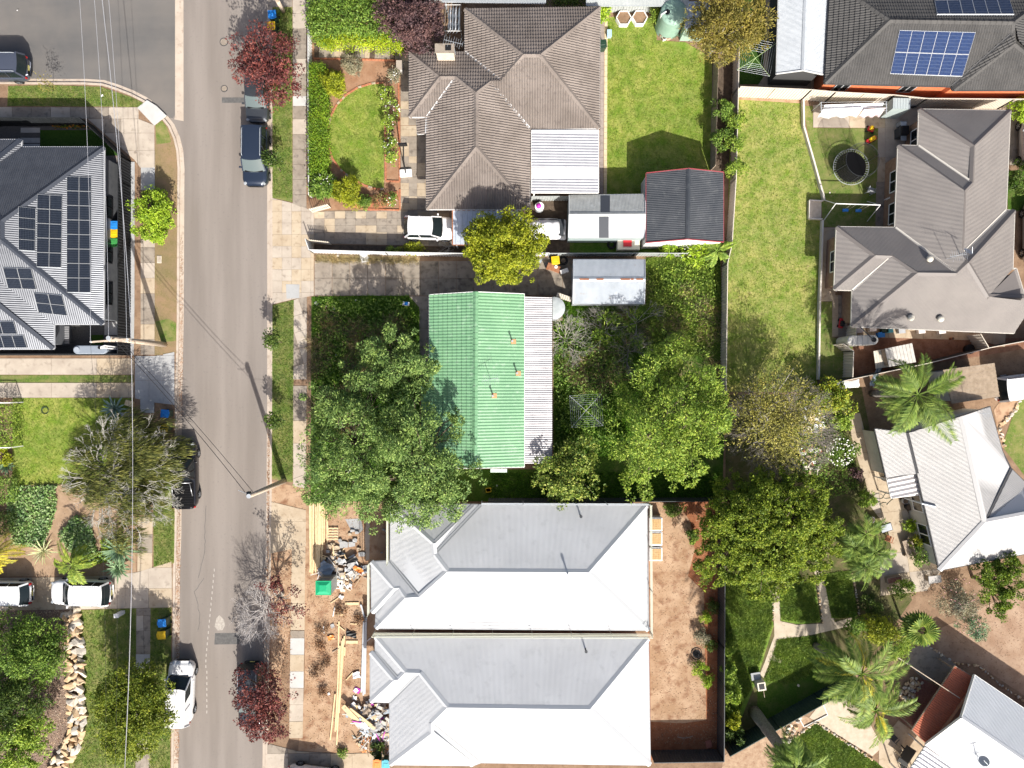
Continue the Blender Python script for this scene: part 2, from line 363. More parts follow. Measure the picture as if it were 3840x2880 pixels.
# ------------------------------------------------------------------ ground, road, kerbs
g = MB().prism([(-220, -220, -0.16), (220, -220, -0.16), (220, 220, -0.16), (-220, 220, -0.16)], 0.2).build('ground', SOIL); tag(g, 'bare brown ground reaching past every block', None, None, 'structure')
sheet('road', [(640, -700), (1035, -700), (1035, 3500), (620, 3500)], -0.12, ASPH, 'pale worn asphalt street running up between the kerbs')
sheet('side_street', [(-900, -700), (653, -700), (653, 428), (646, 440), (632, 440), (600, 470), (-900, 470)], -0.116, ASPH2, 'darker asphalt side street joining at the corner')
SPD = sheet('spoon_drain', Q('00', [(1447, -1200), (1515, -1200), (1517, 1000), (1440, 985), (1447, 960)]), -0.108, KERB, 'pale concrete drain strip across the mouth of the side street')
LB = [(-900, 314), (0, 314), (181, 316), (316, 316), (384, 320), (434, 336), (488, 357), (533, 380), (556, 395), (608, 446), (631, 475), (651, 520), (662, 565), (667, 633), (666, 700), (664, 1200), (657, 1500), (655, 2000), (650, 2130), (643, 2880), (638, 3500), (-900, 3500)]
RB = [(1021, -700), (1021, 1500), (1017, 2000), (1010, 2400), (1003, 2880), (998, 3500), (4800, 3500), (4800, -700)]
sheet('nature_strip', LB, 0.0, SOIL, 'brown earth block west of the street', thick=0.16)
sheet('house_block', RB, 0.0, SOIL, 'brown earth block east of the street', thick=0.16)
def ribbon(pts, off0, off1, z0, z1, zb):
    w = [W(x, y).xy for x, y in pts]; L = []; R = []
    for i, p in enumerate(w):
        d = (w[min(i+1, len(w)-1)]-w[max(i-1, 0)]).normalized(); n = Vector((-d.y, d.x)); L.append(p+n*off0); R.append(p+n*off1)
    mb = MB()
    for i in range(len(w)-1):
        a, b, c, d = L[i], L[i+1], R[i+1], R[i]
        mb.poly([(*a, z0), (*b, z0), (*c, z1), (*d, z1)][::-1]); mb.poly([(*a, zb), (*b, zb), (*b, z0), (*a, z0)]); mb.poly([(*d, z1), (*c, z1), (*c, zb), (*d, zb)])
    return mb
k1 = LB[0:9]; k2 = LB[9:-1]; k3 = [(x, y) for x, y in RB[:6]]
for pts, s_, lab in ((k1, 1, 'pale concrete kerb curving round the side street corner'), (k2, 1, 'pale concrete kerb along the west side of the street'), (k3, -1, 'pale concrete kerb along the east side of the street')):
    if s_ == 1: a = ribbon(pts, -0.02, 0.15, 0.012, 0.006, -0.15); b = ribbon(pts, 0.15, 0.45, -0.095, -0.112, -0.15)
    else: a = ribbon(pts, -0.15, 0.02, 0.006, 0.012, -0.15); b = ribbon(pts, -0.42, -0.15, -0.112, -0.095, -0.15)
    ko = a.build('kerb', KERB); tag(ko, lab, None, None, 'structure'); b.build('gutter', KERB, ko)
def disc(name, px, py, r, z, m, label, cat=None, n=20, rim=None):
    c = W(px, py); o = MB().cyl((c.x, c.y, z-0.02), r, 0.02, n).build(name, m); tag(o, label, cat)
    if rim: 
        pts = [(c.x+r*1.08*math.cos(t), c.y+r*1.08*math.sin(t), z) for t in np.linspace(0, 2*math.pi, n+1)]; MB().tube(pts, 0.025, 5).build('rim', rim, o)
    return o
COVER = mat('cast_iron_cover', (0.2, 0.165, 0.13), (0.29, 0.245, 0.2), 14, rough=0.85, bump=0.6, bscale=40)
disc('manhole_cover', *q('00', 1852, 342), 0.27, -0.112, COVER, 'round rusty manhole cover nearer the top edge', 'manhole cover', rim=DARKST)
disc('manhole_cover', *q('00', 1855, 730), 0.22, -0.112, COVER, 'round rusty manhole cover just above the dark asphalt patch', 'manhole cover', rim=DARKST)
disc('manhole_cover', *q('00', 1123, 1266), 0.1, 0.034, COVER, 'small round pit lid in the corner paving', 'pit lid', n=12)
sheet('road_patch', Q('00', [(1835, 803), (2070, 803), (2070, 848), (1835, 848)]), -0.115, PATCH, 'dark asphalt trench patch by the small hatchback')
sheet('road_patch', Q('03', [(1778, 545), (1985, 543), (1985, 636), (1772, 640)]), -0.115, PATCH, 'dark asphalt patch opposite the yellow bin')
sheet('road_mark', Q('03', [(1790, 420), (1815, 395), (1850, 430), (1862, 480), (1840, 520), (1800, 522), (1775, 490)]), -0.115, mat('pale_road_stain', (0.42, 0.38, 0.33), (0.3, 0.27, 0.24), 8, rough=0.9), 'pale spilt concrete stain on the street')
random.seed(3)
cm = MB()
for pts in ([(1640, 1659), (1700, 1400), (1690, 1280), (1705, 1000)], [(1640, 520), (1650, 380), (1610, 200), (1700, 60)]):
    sh = '02' if pts[0][1] > 1000 else '03'
    w = [W(*q(sh, x+random.uniform(-6, 6), y)) for (x0, y0), (x1, y1) in zip(pts, pts[1:]) for x, y in [(x0+(x1-x0)*t, y0+(y1-y0)*t) for t in (0, .2, .4, .6, .8)]]
    for a, b in zip(w, w[1:]): cm.beam((a.x, a.y, -0.117), (b.x, b.y, -0.117), 0.03, 0.008)
tag(cm.build('road_crack', PATCH), 'thin dark cracks wandering along the street', None, None, 'structure')
dm = MB()
for i in range(26):
    t = i/25; p = W(*q('03', 1772-70*min(1, t*1.6)+(8 if t > .7 else 0), 20+t*1180)); dm.box((p.x, p.y, -0.119), (0.07, 0.22, 0.006), random.uniform(-.1, .1))
tag(dm.build('lane_line', mat('faded_white_paint', (0.36, 0.33, 0.3), rough=0.8)), 'faint worn white dashes along the middle of the street', None, None, 'structure')

# ---- west side
def struct(name, label):
    return tag(empty(name, (0, 0, 0)), label, None, None, 'structure')
sheet('lawn', Q('00', [(62, 880), (68, 715), (400, 706), (840, 722), (960, 762), (1080, 802), (1200, 858), (1165, 888), (820, 884)]), 0.02, VERGE, 'green verge grass beside the side street kerb')
fp = struct('footpath', 'worn concrete footpath wrapping the north west corner')
slabs(fp, Q('00', [(-700, 888), (1150, 892), (1150, 985), (-700, 985)]), 0.03, CONC2, 1.45, 1.2, mats=[CONC2, CONC])
slabs(fp, Q('00', [(730, 988), (1150, 988), (1285, 1042), (1287, 1392), (1165, 1392), (1120, 1330)]), 0.03, CONC, 1.25, 1.3, mats=[CONC, CONC, CONC2])
sheet('kerb_ramp', Q('00', [(1140, 895), (1222, 832), (1300, 880), (1380, 958), (1345, 990), (1280, 1042)]), 0.036, CONCW, 'bright white concrete kerb ramp on the corner', thick=0.1)
sheet('verge', Q('00', [(1290, 1035), (1345, 995), (1395, 1060), (1438, 1150), (1462, 1260), (1468, 1400), (1468, 1549)])+Q('01', [(1466, 1100), (1462, 1380), (1284, 1400), (1284, 0)]), 0.012, DRYVERGE, 'dry sandy verge with tufts of grass below the corner')
sheet('lawn', Q('01', [(1290, 1120), (1400, 1095), (1462, 1130), (1460, 1280), (1340, 1290)]), 0.018, VERGE, 'small green grass patch beside the timber power pole')
sheet('lawn', Q('00', [(1290, 1040), (1345, 1000), (1390, 1065), (1420, 1180), (1300, 1200)]), 0.018, VERGE, 'green grass tip of the verge under the white ramp')
sheet('paving', Q('00', [(1170, 1385), (1285, 1385), (1285, 1549)])+Q('01', [(1285, 30), (1170, 30)]), 0.032, CONCNEW, 'new grey concrete slab above the round shrub')
fp = struct('footpath', 'worn slab footpath beside the dark ribbed fence')
slabs(fp, Q('01', [(1167, 440), (1285, 440), (1283, 1395), (1168, 1395)]), 0.03, CONC3, 1.3, 1.15, mats=[CONC3, CONC, CONC2])
sheet('plinth', Q('00', [(1085, 1345), (1120, 1345), (1120, 1549)])+Q('01', [(1118, 1000), (1112, 1400), (1082, 1400), (1090, 0)]), 0.05, CONCNEW, 'grey concrete strip at the foot of the dark fence')
sheet('yard', Q('00', [(-700, 1040), (760, 1040), (1090, 1345), (1090, 1549)])+Q('01', [(1085, 1400), (-700, 1400)]), 0.006, GRAVELM, 'dark gravel yard round the solar roofed house')
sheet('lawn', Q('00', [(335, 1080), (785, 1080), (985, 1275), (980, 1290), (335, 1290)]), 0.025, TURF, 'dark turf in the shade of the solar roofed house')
pv = struct('paving', 'grey stepping pavers across the shaded front turf')
for y in (1060, 1145, 1195): slabs(pv, Q('00', [(172, y), (333, y), (333, y+42), (172, y+42)]), 0.03, CONCG, 4, 4, name='paver')
sheet('yard', Q('00', [(870, 1295), (985, 1290), (985, 1549)])+Q('01', [(975, 0), (975, 1115), (870, 1115)]), 0.012, PEBBLE, 'mixed pebble strip between house and dark fence')
sheet('paving', Q('01', [(868, 1120), (972, 1120), (972, 1230), (868, 1230)]), 0.02, CONCG, 'small grey slab at the corner of the dark fence')
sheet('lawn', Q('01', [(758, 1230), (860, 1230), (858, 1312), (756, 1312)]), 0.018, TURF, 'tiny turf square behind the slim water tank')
dr = struct('driveway', 'pale concrete wheel strips of the west driveway')
slabs(dr, Q('01', [(-700, 1425), (1110, 1425), (1110, 1560), (-700, 1560)]), 0.03, CONC3, 3.4, 5, mats=[CONC3, CONC])
slabs(dr, Q('01', [(-700, 1628), (1110, 1628), (1110, 1748), (-700, 1752)]), 0.03, CONC3, 3.4, 5, mats=[CONC3, CONC])
sheet('lawn', Q('01', [(-700, 1564), (1108, 1564), (1108, 1624), (-700, 1624)]), 0.016, VERGE, 'narrow grass strip between the driveway wheel strips')
cr = struct('crossover', 'smooth new grey concrete crossover on the west kerb')
slabs(cr, Q('01', [(1120, 1405), (1290, 1405), (1447, 1372), (1449, 1810), (1280, 1790), (1120, 1755)]), 0.032, CONCNEW, 1.06, 1.85, mats=[CONCNEW], gap=0.015)
slabs(cr, Q('02', [(1165, 168), (1280, 198), (1280, 285), (1165, 285)]), 0.031, CONCNEW, 3, 3)
sheet('lawn', Q('02', [(105, 160), (1105, 160), (1105, 640), (740, 890), (470, 870), (105, 890)]), 0.02, LAWN, 'bright sunlit front lawn west of the weeping tree')
sheet('garden_bed', Q('02', [(60, 890), (470, 880), (740, 895), (1110, 640), (1120, 1340), (1130, 1620), (900, 1640), (60, 1640)]), 0.01, mat('sandy_bed_soil', (0.27, 0.18, 0.11), (0.36, 0.25, 0.165), 1.5, (0.17, 0.11, 0.07), 6, rough=0.97, bump=0.8, bscale=14), 'sandy planted garden bed under the weeping tree')
sheet('verge', Q('02', [(1270, 640), (1450, 560), (1450, 1080), (1446, 1530), (1275, 1565)]), 0.02, VERGE, 'grassy verge below the black utility truck')
fp = struct('footpath', 'brown slab footpath below the weeping tree')
slabs(fp, Q('02', [(1150, 1150), (1268, 1150), (1262, 1575), (1140, 1600)]), 0.03, CONC2, 1.3, 1.4, mats=[CONC2, CONC3])
dr = struct('driveway', 'pale concrete driveway under the two white cars')
slabs(dr, Q('03', [(-700, 90), (640, 75), (900, 62), (1140, 35), (1430, -55), (1430, 325), (640, 342), (-700, 362)]), 0.03, CONC, 1.75, 1.55, gap=0.015, mats=[CONC, CONC, CONC3])
sheet('lawn', Q('03', [(640, 350), (1132, 332), (1130, 2300), (-300, 2300), (540, 1659), (600, 1480), (700, 1330), (690, 800)]), 0.018, LAWN2, 'patchy nature strip lawn east of the rock wall')
sheet('verge', Q('03', [(1250, 330), (1425, 327), (1418, 900), (1408, 2300), (1235, 2300)]), 0.018, LAWN2, 'patchy verge under the yellow green street tree')
fp = struct('footpath', 'shaded slab footpath under the yellow green street tree')
slabs(fp, Q('03', [(1133, 335), (1250, 332), (1235, 2300), (1122, 2300)]), 0.03, CONC2, 1.05, 1.15, mats=[CONC2, CONC2, CONC])
sheet('paving', Q('03', [(1130, 714), (1246, 714), (1244, 826), (1130, 826)]), 0.042, CONCNEW, 'clean grey slab in the footpath above the street tree')
sheet('garden_bed', Q('03', [(-700, 365), (560, 345), (600, 700), (610, 1200), (560, 1450), (450, 1650), (300, 2300), (-700, 2300)]), 0.014, MULCH, 'brown bark mulch bed behind the rock wall')
# ---- east side verge, paths
sheet('verge', Q('10', [(137, 60), (302, 60), (303, 1549)])+Q('11', [(303, 130), (137, 92)]), 0.02, VERGE, 'grassy verge beside the red leaved street tree')
fp = struct('footpath', 'straight slab footpath along the white front fence')
slabs(fp, Q('10', [(305, -900), (420, -900), (420, 1549+190), (305, 1549+140)]), 0.03, CONC2, 1.04, 1.13, mats=[CONC2, CONC2, CONC])
sheet('paving', Q('10', [(308, 800), (420, 800), (420, 880), (308, 880)]), 0.04, CONCW, 'single bright replaced slab in the footpath')
sheet('paving', Q('10', [(100, -900), (303, -900), (303, 58), (100, 58)]), 0.025, CONC2, 'brown concrete verge at the top edge')
cr = struct('crossover', 'wide worn concrete crossover shared by two driveways')
slabs(cr, Q('11', [(137, 96), (305, 138), (480, 204), (480, 904), (315, 932), (137, 975)]), 0.03, CONC, 0.72, 0.87, gap=0.014, mats=[CONC, CONC, CONC3], ang=0)
sheet('paving', Q('11', [(250, 810), (362, 812), (360, 925), (255, 930)]), 0.043, CONCNEW, 'grey patch slab in the crossover')
sheet('verge', Q('11', [(137, 982), (315, 938), (312, 1549)])+Q('12', [(305, 860), (215, 850), (132, 830)]), 0.02, VERGE, 'long grassy verge beside the small staked saplings')
fp = struct('footpath', 'slab footpath beside the overgrown front yard')
slabs(fp, Q('11', [(315, 940), (422, 906), (422, 1549+50), (311, 1549+50)]), 0.03, CONC2, 1.1, 1.2, mats=[CONC2, CONC])
slabs(fp, Q('12', [(308, 60), (422, 60), (415, 600), (416, 912), (308, 890)]), 0.03, CONC2, 1.1, 1.7, mats=[CONC3, CONC, CONC2])
sheet('verge', Q('12', [(125, 850), (305, 890), (415, 915), (440, 1659), (410, 2100)])+Q('13', [(405, 500), (285, 500), (90, 1450), (100, 0)]), 0.004, SAND, 'bare sandy verge in front of the building site')
cr = struct('crossover', 'pale concrete crossover in front of the timber stack')
slabs(cr, Q('12', [(130, 1022), (415, 1090), (415, 1388), (120, 1450)]), 0.03, CONC3, 3.2, 2.4, gap=0.014, ang=0, mats=[CONC3, CONC])
fp = struct('footpath', 'patched slab footpath in front of the building site')
slabs(fp, Q('12', [(298, 1412), (412, 1392), (408, 1655), (297, 1655)]), 0.025, CONC3, 1.4, 1.5)
slabs(fp, Q('13', [(295, 0), (407, 0), (404, 515), (288, 515)]), 0.025, CONC3, 1.4, 2.0, mats=[CONC3, SAND])
slabs(fp, Q('13', [(287, 520), (402, 520), (388, 1410), (276, 1410)]), 0.03, CONC, 1.4, 1.25, mats=[CONCW, CONC, CONC3, CONC2])
dr = struct('driveway', 'stained concrete driveway at the bottom edge')
slabs(dr, Q('13', [(95, 1455), (350, 1520), (700, 1540), (985, 1530), (1106, 1542), (1106, 2400), (90, 2400)]), 0.03, CONC, 1.6, 1.3, ang=0, mats=[CONC, CONC2, CONC3])
# ---- building site
sheet('yard', Q('12', [(425, 960), (1130, 960), (1125, 1700), (1125, 2000)])+Q('13', [(1110, 1530), (700, 1535), (350, 1515), (405, 1000), (405, 0)]), 0.008, SAND, 'churned tan sand of the building site front yard')
sheet('yard', [(2432, 1880), (2545, 1888), (2590, 1960), (2605, 2060), (2580, 2160), (2640, 2220), (2648, 2700), (2560, 2712), (2440, 2706)], 0.012, SAND, 'churned tan sand behind the new houses')
sheet('yard', [(2430, 1875), (2705, 1875), (2712, 2850), (2430, 2850)], 0.006, REDSOIL, 'red soil strip along the dark back fence')
# ---- first tiled house
sheet('garden_bed', Q('10', [(445, 20), (1340, 20), (1340, 1549)])+Q('11', [(1200, 195), (470, 190), (445, 100)]), 0.005, mat('bare_bed_soil', (0.25, 0.135, 0.075), (0.32, 0.19, 0.115), 1.6, (0.16, 0.095, 0.06), 7, rough=0.97, bump=0.6, bscale=14), 'bare reddish garden beds in front of the tiled house')
arc = [(1060, 695), (960, 702), (850, 735), (760, 790), (680, 870), (625, 975), (603, 1090), (608, 1200), (640, 1310), (705, 1400), (790, 1470), (900, 1530), (1000, 1562), (1062, 1560)]
sheet('lawn', Q('10', arc), 0.024, LAWN, 'half round front lawn inside a brick edge')
ed = struct('path_edging', 'brick edging round the half round lawn'); w = [W(*q('10', x, y)) for x, y in arc]
for a, b in zip(w, w[1:]):
    n = max(1, int((b-a).length/0.24))
    for i in range(n):
        p, p2 = a+(b-a)*(i+0.04)/n, a+(b-a)*(i+0.96)/n; o = (b-a).normalized(); o = Vector((-o.y, o.x, 0))*(-0.07)
        MB().beam((p.x+o.x, p.y+o.y, 0.03), (p2.x+o.x, p2.y+o.y, 0.03), 0.13, 0.08).build('brick', BRICKM if random.random() < .7 else CONC3, ed)
ed = struct('bed_edging', 'brick edging of the rose bed')
for a, b in (((1183, 690), (1192, 1505)), ((1072, 1000), (1078, 1500)), ((1078, 1503), (1190, 1508)), ((480, 488), (880, 492)), ((880, 495), (1180, 505)), ((1195, 1570), (1195, 1740)), ((1190, 1745), (880, 1735))):
    A, B = W(*q('10', *a)), W(*q('10', *b)); n = max(1, int((B-A).length/0.24))
    for i in range(n):
        p, p2 = A+(B-A)*(i+0.04)/n, A+(B-A)*(i+0.96)/n; MB().beam((p.x, p.y, 0.04), (p2.x, p2.y, 0.04), 0.11, 0.1).build('brick', BRICKM, ed)
sheet('paving', Q('10', [(890, 1630), (1180, 1580), (1185, 1659), (1000, 1759), (800, 1720)]), 0.02, BRICKM, 'orange brick paving at the corner of the front garden')
dr = struct('driveway', 'brown paved driveway of the tiled house')
slabs(dr, Q('11', [(482, 205), (1195, 198), (1640, 190), (1640, 495), (482, 470)]), 0.03, CONC2, 0.78, 0.52, gap=0.012, ang=0, mats=[CONC2, CONC3, CONC2], name='paver')
pa = struct('path', 'brown paved path along the front of the tiled house')
slabs(pa, Q('10', [(1200, 420), (1338, 420), (1338, 1040), (1200, 1040)]), 0.028, CONC2, 0.6, 0.6, gap=0.012, ang=0, name='paver', mats=[CONC2, CONC2, CONC3])
slabs(pa, Q('10', [(1200, 1044), (1418, 1044), (1418, 1740), (1200, 1740)]), 0.028, CONC2, 0.62, 0.5, gap=0.012, ang=0, name='paver', mats=[CONC2, CONC3])
slabs(pa, Q('10', [(485, 362), (1198, 395), (1198, 498), (485, 478)]), 0.028, CONC2, 0.38, 3, gap=0.015, name='paver', mats=[CONC2, CONC3, CONC2, DARKSOIL])
sheet('lawn', Q('20', [(792, 130), (1195, 110), (1200, 335), (1440, 352), (1660, 480), (1655, 1450), (1110, 1640), (785, 1640)]), 0.02, LAWN, 'bright back lawn of the tiled house')
sheet('garden_bed', Q('20', [(800, 95), (1160, 90), (1160, 150), (800, 140)]), 0.024, SOIL, 'strip of bare soil behind the two planters')
pa = struct('path', 'grey and cream paver path beside the back lawn')
slabs(pa, Q('20', [(768, 150), (792, 150), (786, 1612), (760, 1612)]), 0.03, CREAM, 5, 0.42, ang=0, name='paver', mats=[mat('cream_paver', (0.52, 0.42, 0.27), (0.6, 0.5, 0.34), 3, rough=0.9)])
slabs(pa, Q('20', [(735, 150), (765, 150), (756, 1612), (728, 1612)]), 0.028, CONC2, 5, 0.55, ang=0, name='paver', mats=[mat('mauve_paver', (0.27, 0.225, 0.2), (0.33, 0.28, 0.25), 3, rough=0.9)])
sheet('garden_bed', Q('20', [(1662, 480), (1830, 480), (1825, 1400), (1640, 1660)]), 0.01, DARKSOIL, 'dark narrow garden between two fences')
sheet('yard', Q('21', [(90, 80), (490, 80), (490, 545), (90, 545)]), 0.01, DARKSOIL, 'dark earth side yard behind the carport')
sheet('yard', Q('21', [(480, 440), (1110, 440), (1760, 470), (1760, 560), (480, 548)]), 0.012, WEEDG, 'weedy strip behind the garden sheds')
sheet('garden_bed', Q('11', [(485, 480), (1750, 500), (1750, 560), (485, 525)]), 0.02, DARKSOIL, 'dark narrow bed inside the white side fence')
# ---- green roofed house
dr = struct('driveway', 'cracked slab driveway of the green roofed house')
slabs(dr, Q('11', [(485, 618), (2212, 618), (2212, 905), (1355, 905), (485, 905)]), 0.03, CONC2, 1.33, 1.32, gap=0.03, ang=0, mats=[CONC2, CONC4])
slabs(dr, Q('21', [(0, 590), (495, 590), (500, 920), (340, 920), (340, 900), (0, 900)]), 0.03, CONC2, 1.9, 1.4, gap=0.03, ang=0, mats=[CONC4])
slabs(dr, Q('11', [(1275, 910), (1360, 910), (1440, 910), (1440, 1640), (1360, 1640), (1355, 1000)]), 0.028, CONC2, 1.9, 1.4, gap=0.03, ang=0, mats=[CONC2])
sheet('garden_bed', Q('11', [(500, 560), (1360, 580), (1360, 625), (500, 612)]), 0.014, mat('dry_weed_soil', (0.26, 0.19, 0.11), (0.36, 0.28, 0.17), 4, (0.15, 0.12, 0.07), 9, rough=0.97, bump=0.8), 'dry weedy strip along the white side fence')
sheet('yard', [(1168, 1112), (1530, 1106), (1572, 1150), (1575, 1760), (2075, 1760), (2075, 1112), (2160, 1142), (2422, 1140), (2422, 965), (2700, 960), (2722, 1400), (2708, 1880), (1165, 1880)], 0.01, WEEDG, 'overgrown weedy yard round the green roofed house')
# ---- east lawns
sheet('lawn', [(2742, 372), (3002, 388), (3008, 482), (3082, 752), (3076, 850), (3068, 1300), (3062, 1470), (2722, 1470), (2732, 700)], 0.02, grassmat('worn_lawn', (0.1, 0.18, 0.018), (0.21, 0.29, 0.042), (0.36, 0.34, 0.11), (0.36, 0.27, 0.15), 0.4, 0.57), 'long sunlit back lawn between two fences')
sheet('yard', [(2742, 352), (3004, 372), (3004, 392), (2742, 374)], 0.012, SAND, 'strip of bare dirt at the top of the long lawn')
sheet('lawn', Q('30', [(375, 880), (458, 880), (460, 1062), (1000, 1066), (995, 1549)])+Q('31', [(980, 335), (540, 335), (530, 90), (500, -60)]), 0.018, LAWN2, 'patchy lawn under the trampoline')
pa = struct('patio', 'pale concrete slabs round the grey metal roofed house')
slabs(pa, Q('30', [(462, 872), (1100, 872), (1345, 905), (1340, 1215), (1165, 1215), (1162, 1549), (992, 1549), (1002, 1062), (462, 1056)]), 0.03, CONC3, 2.7, 2.2, gap=0.012, ang=0, mats=[CONC3, CONC])
slabs(pa, Q('31', [(985, -40), (1150, -40), (1145, 345), (978, 340)]), 0.03, CONC2, 1.6, 1.6, ang=0)
slabs(pa, Q('31', [(530, 340), (665, 340), (645, 900), (750, 900), (740, 1245), (620, 1245), (622, 950), (515, 950)]), 0.03, CONC2, 1.4, 1.4, gap=0.012, ang=0, mats=[CONC2, CONC3])
slabs(pa, Q('31', [(800, 1165), (2060, 1210), (2050, 1330), (1830, 1275), (800, 1245)]), 0.03, CONC3, 1.3, 1.2, ang=0)
sheet('lawn', Q('31', [(512, 955), (620, 952), (622, 1248), (790, 1300), (785, 1590), (495, 1600)]), 0.018, LAWN2, 'shaded grass corner beside the cream paling panel')
sheet('yard', Q('31', [(740, 1240), (1830, 1275), (2212, 1250), (2500, 1180), (2500, 1300), (1320, 1490), (790, 1600)]), 0.014, mat('red_brown_dirt', (0.18, 0.085, 0.05), (0.26, 0.14, 0.09), 2, (0.1, 0.06, 0.045), 7, rough=0.97, bump=0.6), 'red brown dirt below the grey metal roofed house')
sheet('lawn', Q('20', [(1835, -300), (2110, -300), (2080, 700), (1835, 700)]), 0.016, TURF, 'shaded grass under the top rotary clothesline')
pa = struct('path', 'brown concrete path round the white carport')
slabs(pa, Q('30', [(85, -300), (185, -300), (165, 640), (560, 640), (1610, 720), (1600, 800), (560, 745), (0, 712), (50, 640)]), 0.03, CONC2, 2.0, 2.0, ang=0, gap=0.012, mats=[CONC2, CONC3])
sheet('driveway', [(3775, 380), (4300, 380), (4300, 620), (3775, 620)], 0.02, CONC2, 'concrete driveway behind the grey metal roofed house')
sheet('lawn', [(3778, 640), (4300, 640), (4300, 790), (3778, 790)], 0.02, WEEDG, 'dark plants behind the grey metal roofed house')
# ---- south east gardens
sheet('yard', [(2722, 1480), (3060, 1480), (3230, 1450), (3300, 1800), (3420, 2250), (3300, 2420), (3160, 2590), (2716, 2810)], 0.004, grassmat('garden_soil', (0.06, 0.085, 0.02), (0.12, 0.12, 0.04), (0.17, 0.13, 0.07), (0.2, 0.15, 0.09), 0.45, 0.55), 'brown garden soil under the south east trees')
sheet('lawn', Q('23', [(1760, 60), (2212, 60), (2170, 200), (2150, 400), (2170, 480), (2100, 700), (2040, 900), (1900, 1250), (1760, 1450)]), 0.018, LAWN3, 'lush rough lawn beside the dark back fence')
sheet('path', Q('33', [(130, 200), (182, 190), (190, 440), (320, 470), (545, 460), (470, 20), (535, 10), (640, 450), (780, 410), (770, 480), (420, 560), (170, 590), (130, 720), (215, 770), (190, 790), (110, 760), (50, 910), (20, 880), (60, 780), (140, 560)]), 0.026, mat('sandy_path', (0.42, 0.35, 0.26), (0.5, 0.43, 0.33), 1.5, (0.32, 0.26, 0.18), 6, rough=0.95), 'sandy path winding between the garden lawns')
sheet('lawn', Q('33', [(185, 185), (470, 80), (522, 448), (340, 466), (192, 436)]), 0.03, LAWN3, 'square lawn crossed by tree trunk shadows')
sheet('lawn', Q('33', [(545, 50), (770, 20), (828, 400), (615, 415)]), 0.03, LAWN3, 'narrow shaded lawn beside the square lawn')
sheet('lawn', Q('33', [(160, 590), (470, 560), (640, 640), (620, 830), (230, 960), (60, 930), (130, 770)]), 0.016, LAWN3, 'rough green garden below the winding path')
sheet('yard', Q('33', [(60, 930), (330, 900), (740, 860), (740, 1000), (120, 1280), (0, 1340), (0, 960)]), 0.012, WEEDG, 'shaded weedy ground above the dark green fence')
pa = struct('patio', 'tan slab terrace beside the white metal roofed house')
slabs(pa, Q('32', [(755, 285), (850, 285), (900, 480), (1060, 800), (1180, 1000), (1330, 1240), (1520, 1600), (1400, 1760), (1020, 1800), (1020, 1560), (1110, 1400), (1080, 1250), (940, 1060), (900, 870), (840, 700), (780, 480)]), 0.026, CONC3, 1.55, 1.55, gap=0.015, ang=0.12, mats=[CONC3, CONC3, CONC])
sheet('lawn', Q('33', [(250, 1450), (480, 1282), (760, 1450), (950, 1580), (1100, 1700), (1500, 2300), (-100, 2300), (120, 1659)]), 0.022, LAWN3, 'bright green lawn inside a row of stones')
sheet('path', Q('33', [(560, 1075), (700, 1018), (880, 1200), (1040, 1480), (955, 1560), (490, 1275), (430, 1240)]), 0.018, mat('crushed_rock', (0.45, 0.36, 0.27), (0.52, 0.44, 0.34), 3, rough=0.96, bump=0.6), 'pale crushed rock path below the palms')
sheet('yard', Q('33', [(0, 1345), (140, 1300), (340, 1200), (480, 1270), (250, 1450), (130, 1659), (0, 1900), (-300, 1700), (-280, 1560)]), 0.014, mat('rocky_soil', (0.3, 0.19, 0.12), (0.42, 0.3, 0.2), 3, (0.2, 0.12, 0.08), 8, rough=0.97, bump=1.0), 'rocky brown soil beside the thick palm trunk')
sheet('yard', Q('33', [(1400, 640), (1480, 520), (2212, 160), (2900, -200), (2900, 1500), (2212, 1060), (1830, 800), (1640, 790)]), 0.012, mat('brown_dirt', (0.27, 0.17, 0.11), (0.37, 0.26, 0.18), 0.8, (0.18, 0.11, 0.07), 4, rough=0.97, bump=0.7, bscale=12), 'bare brown dirt yard in the south east')
sheet('path', Q('33', [(1235, 685), (1395, 622), (1650, 800), (1530, 955), (1380, 925), (1240, 790)]), 0.02, CONC2, 'grey crushed rock path beside the dirt yard')
pb = struct('patio', 'purple brown brick paving beside the red verandah roof')
slabs(pb, Q('33', [(1140, 1225), (1350, 905), (1515, 1005), (1270, 1325)]), 0.022, PAVEB, 0.42, 0.42, gap=0.012, name='paver', mats=[PAVEB])
sheet('patio', Q('33', [(1075, 1380), (1170, 1262), (1400, 1440), (1420, 1900), (1000, 1900), (1010, 1450)]), 0.02, CONC3, 'pale concrete terrace with the dark chairs')
sheet('lawn', Q('32', [(2030, 560), (2120, 300), (2180, 160), (2500, 100), (2500, 900), (2212, 800)]), 0.02, LAWN2, 'patchy lawn east of the white metal roofed house')
sheet('path', Q('32', [(1960, 260), (2060, 120), (2170, 100), (2160, 230), (2090, 320), (2000, 380), (2050, 580), (2010, 560)]), 0.026, SAND, 'tan dirt path edged with stones in the east')
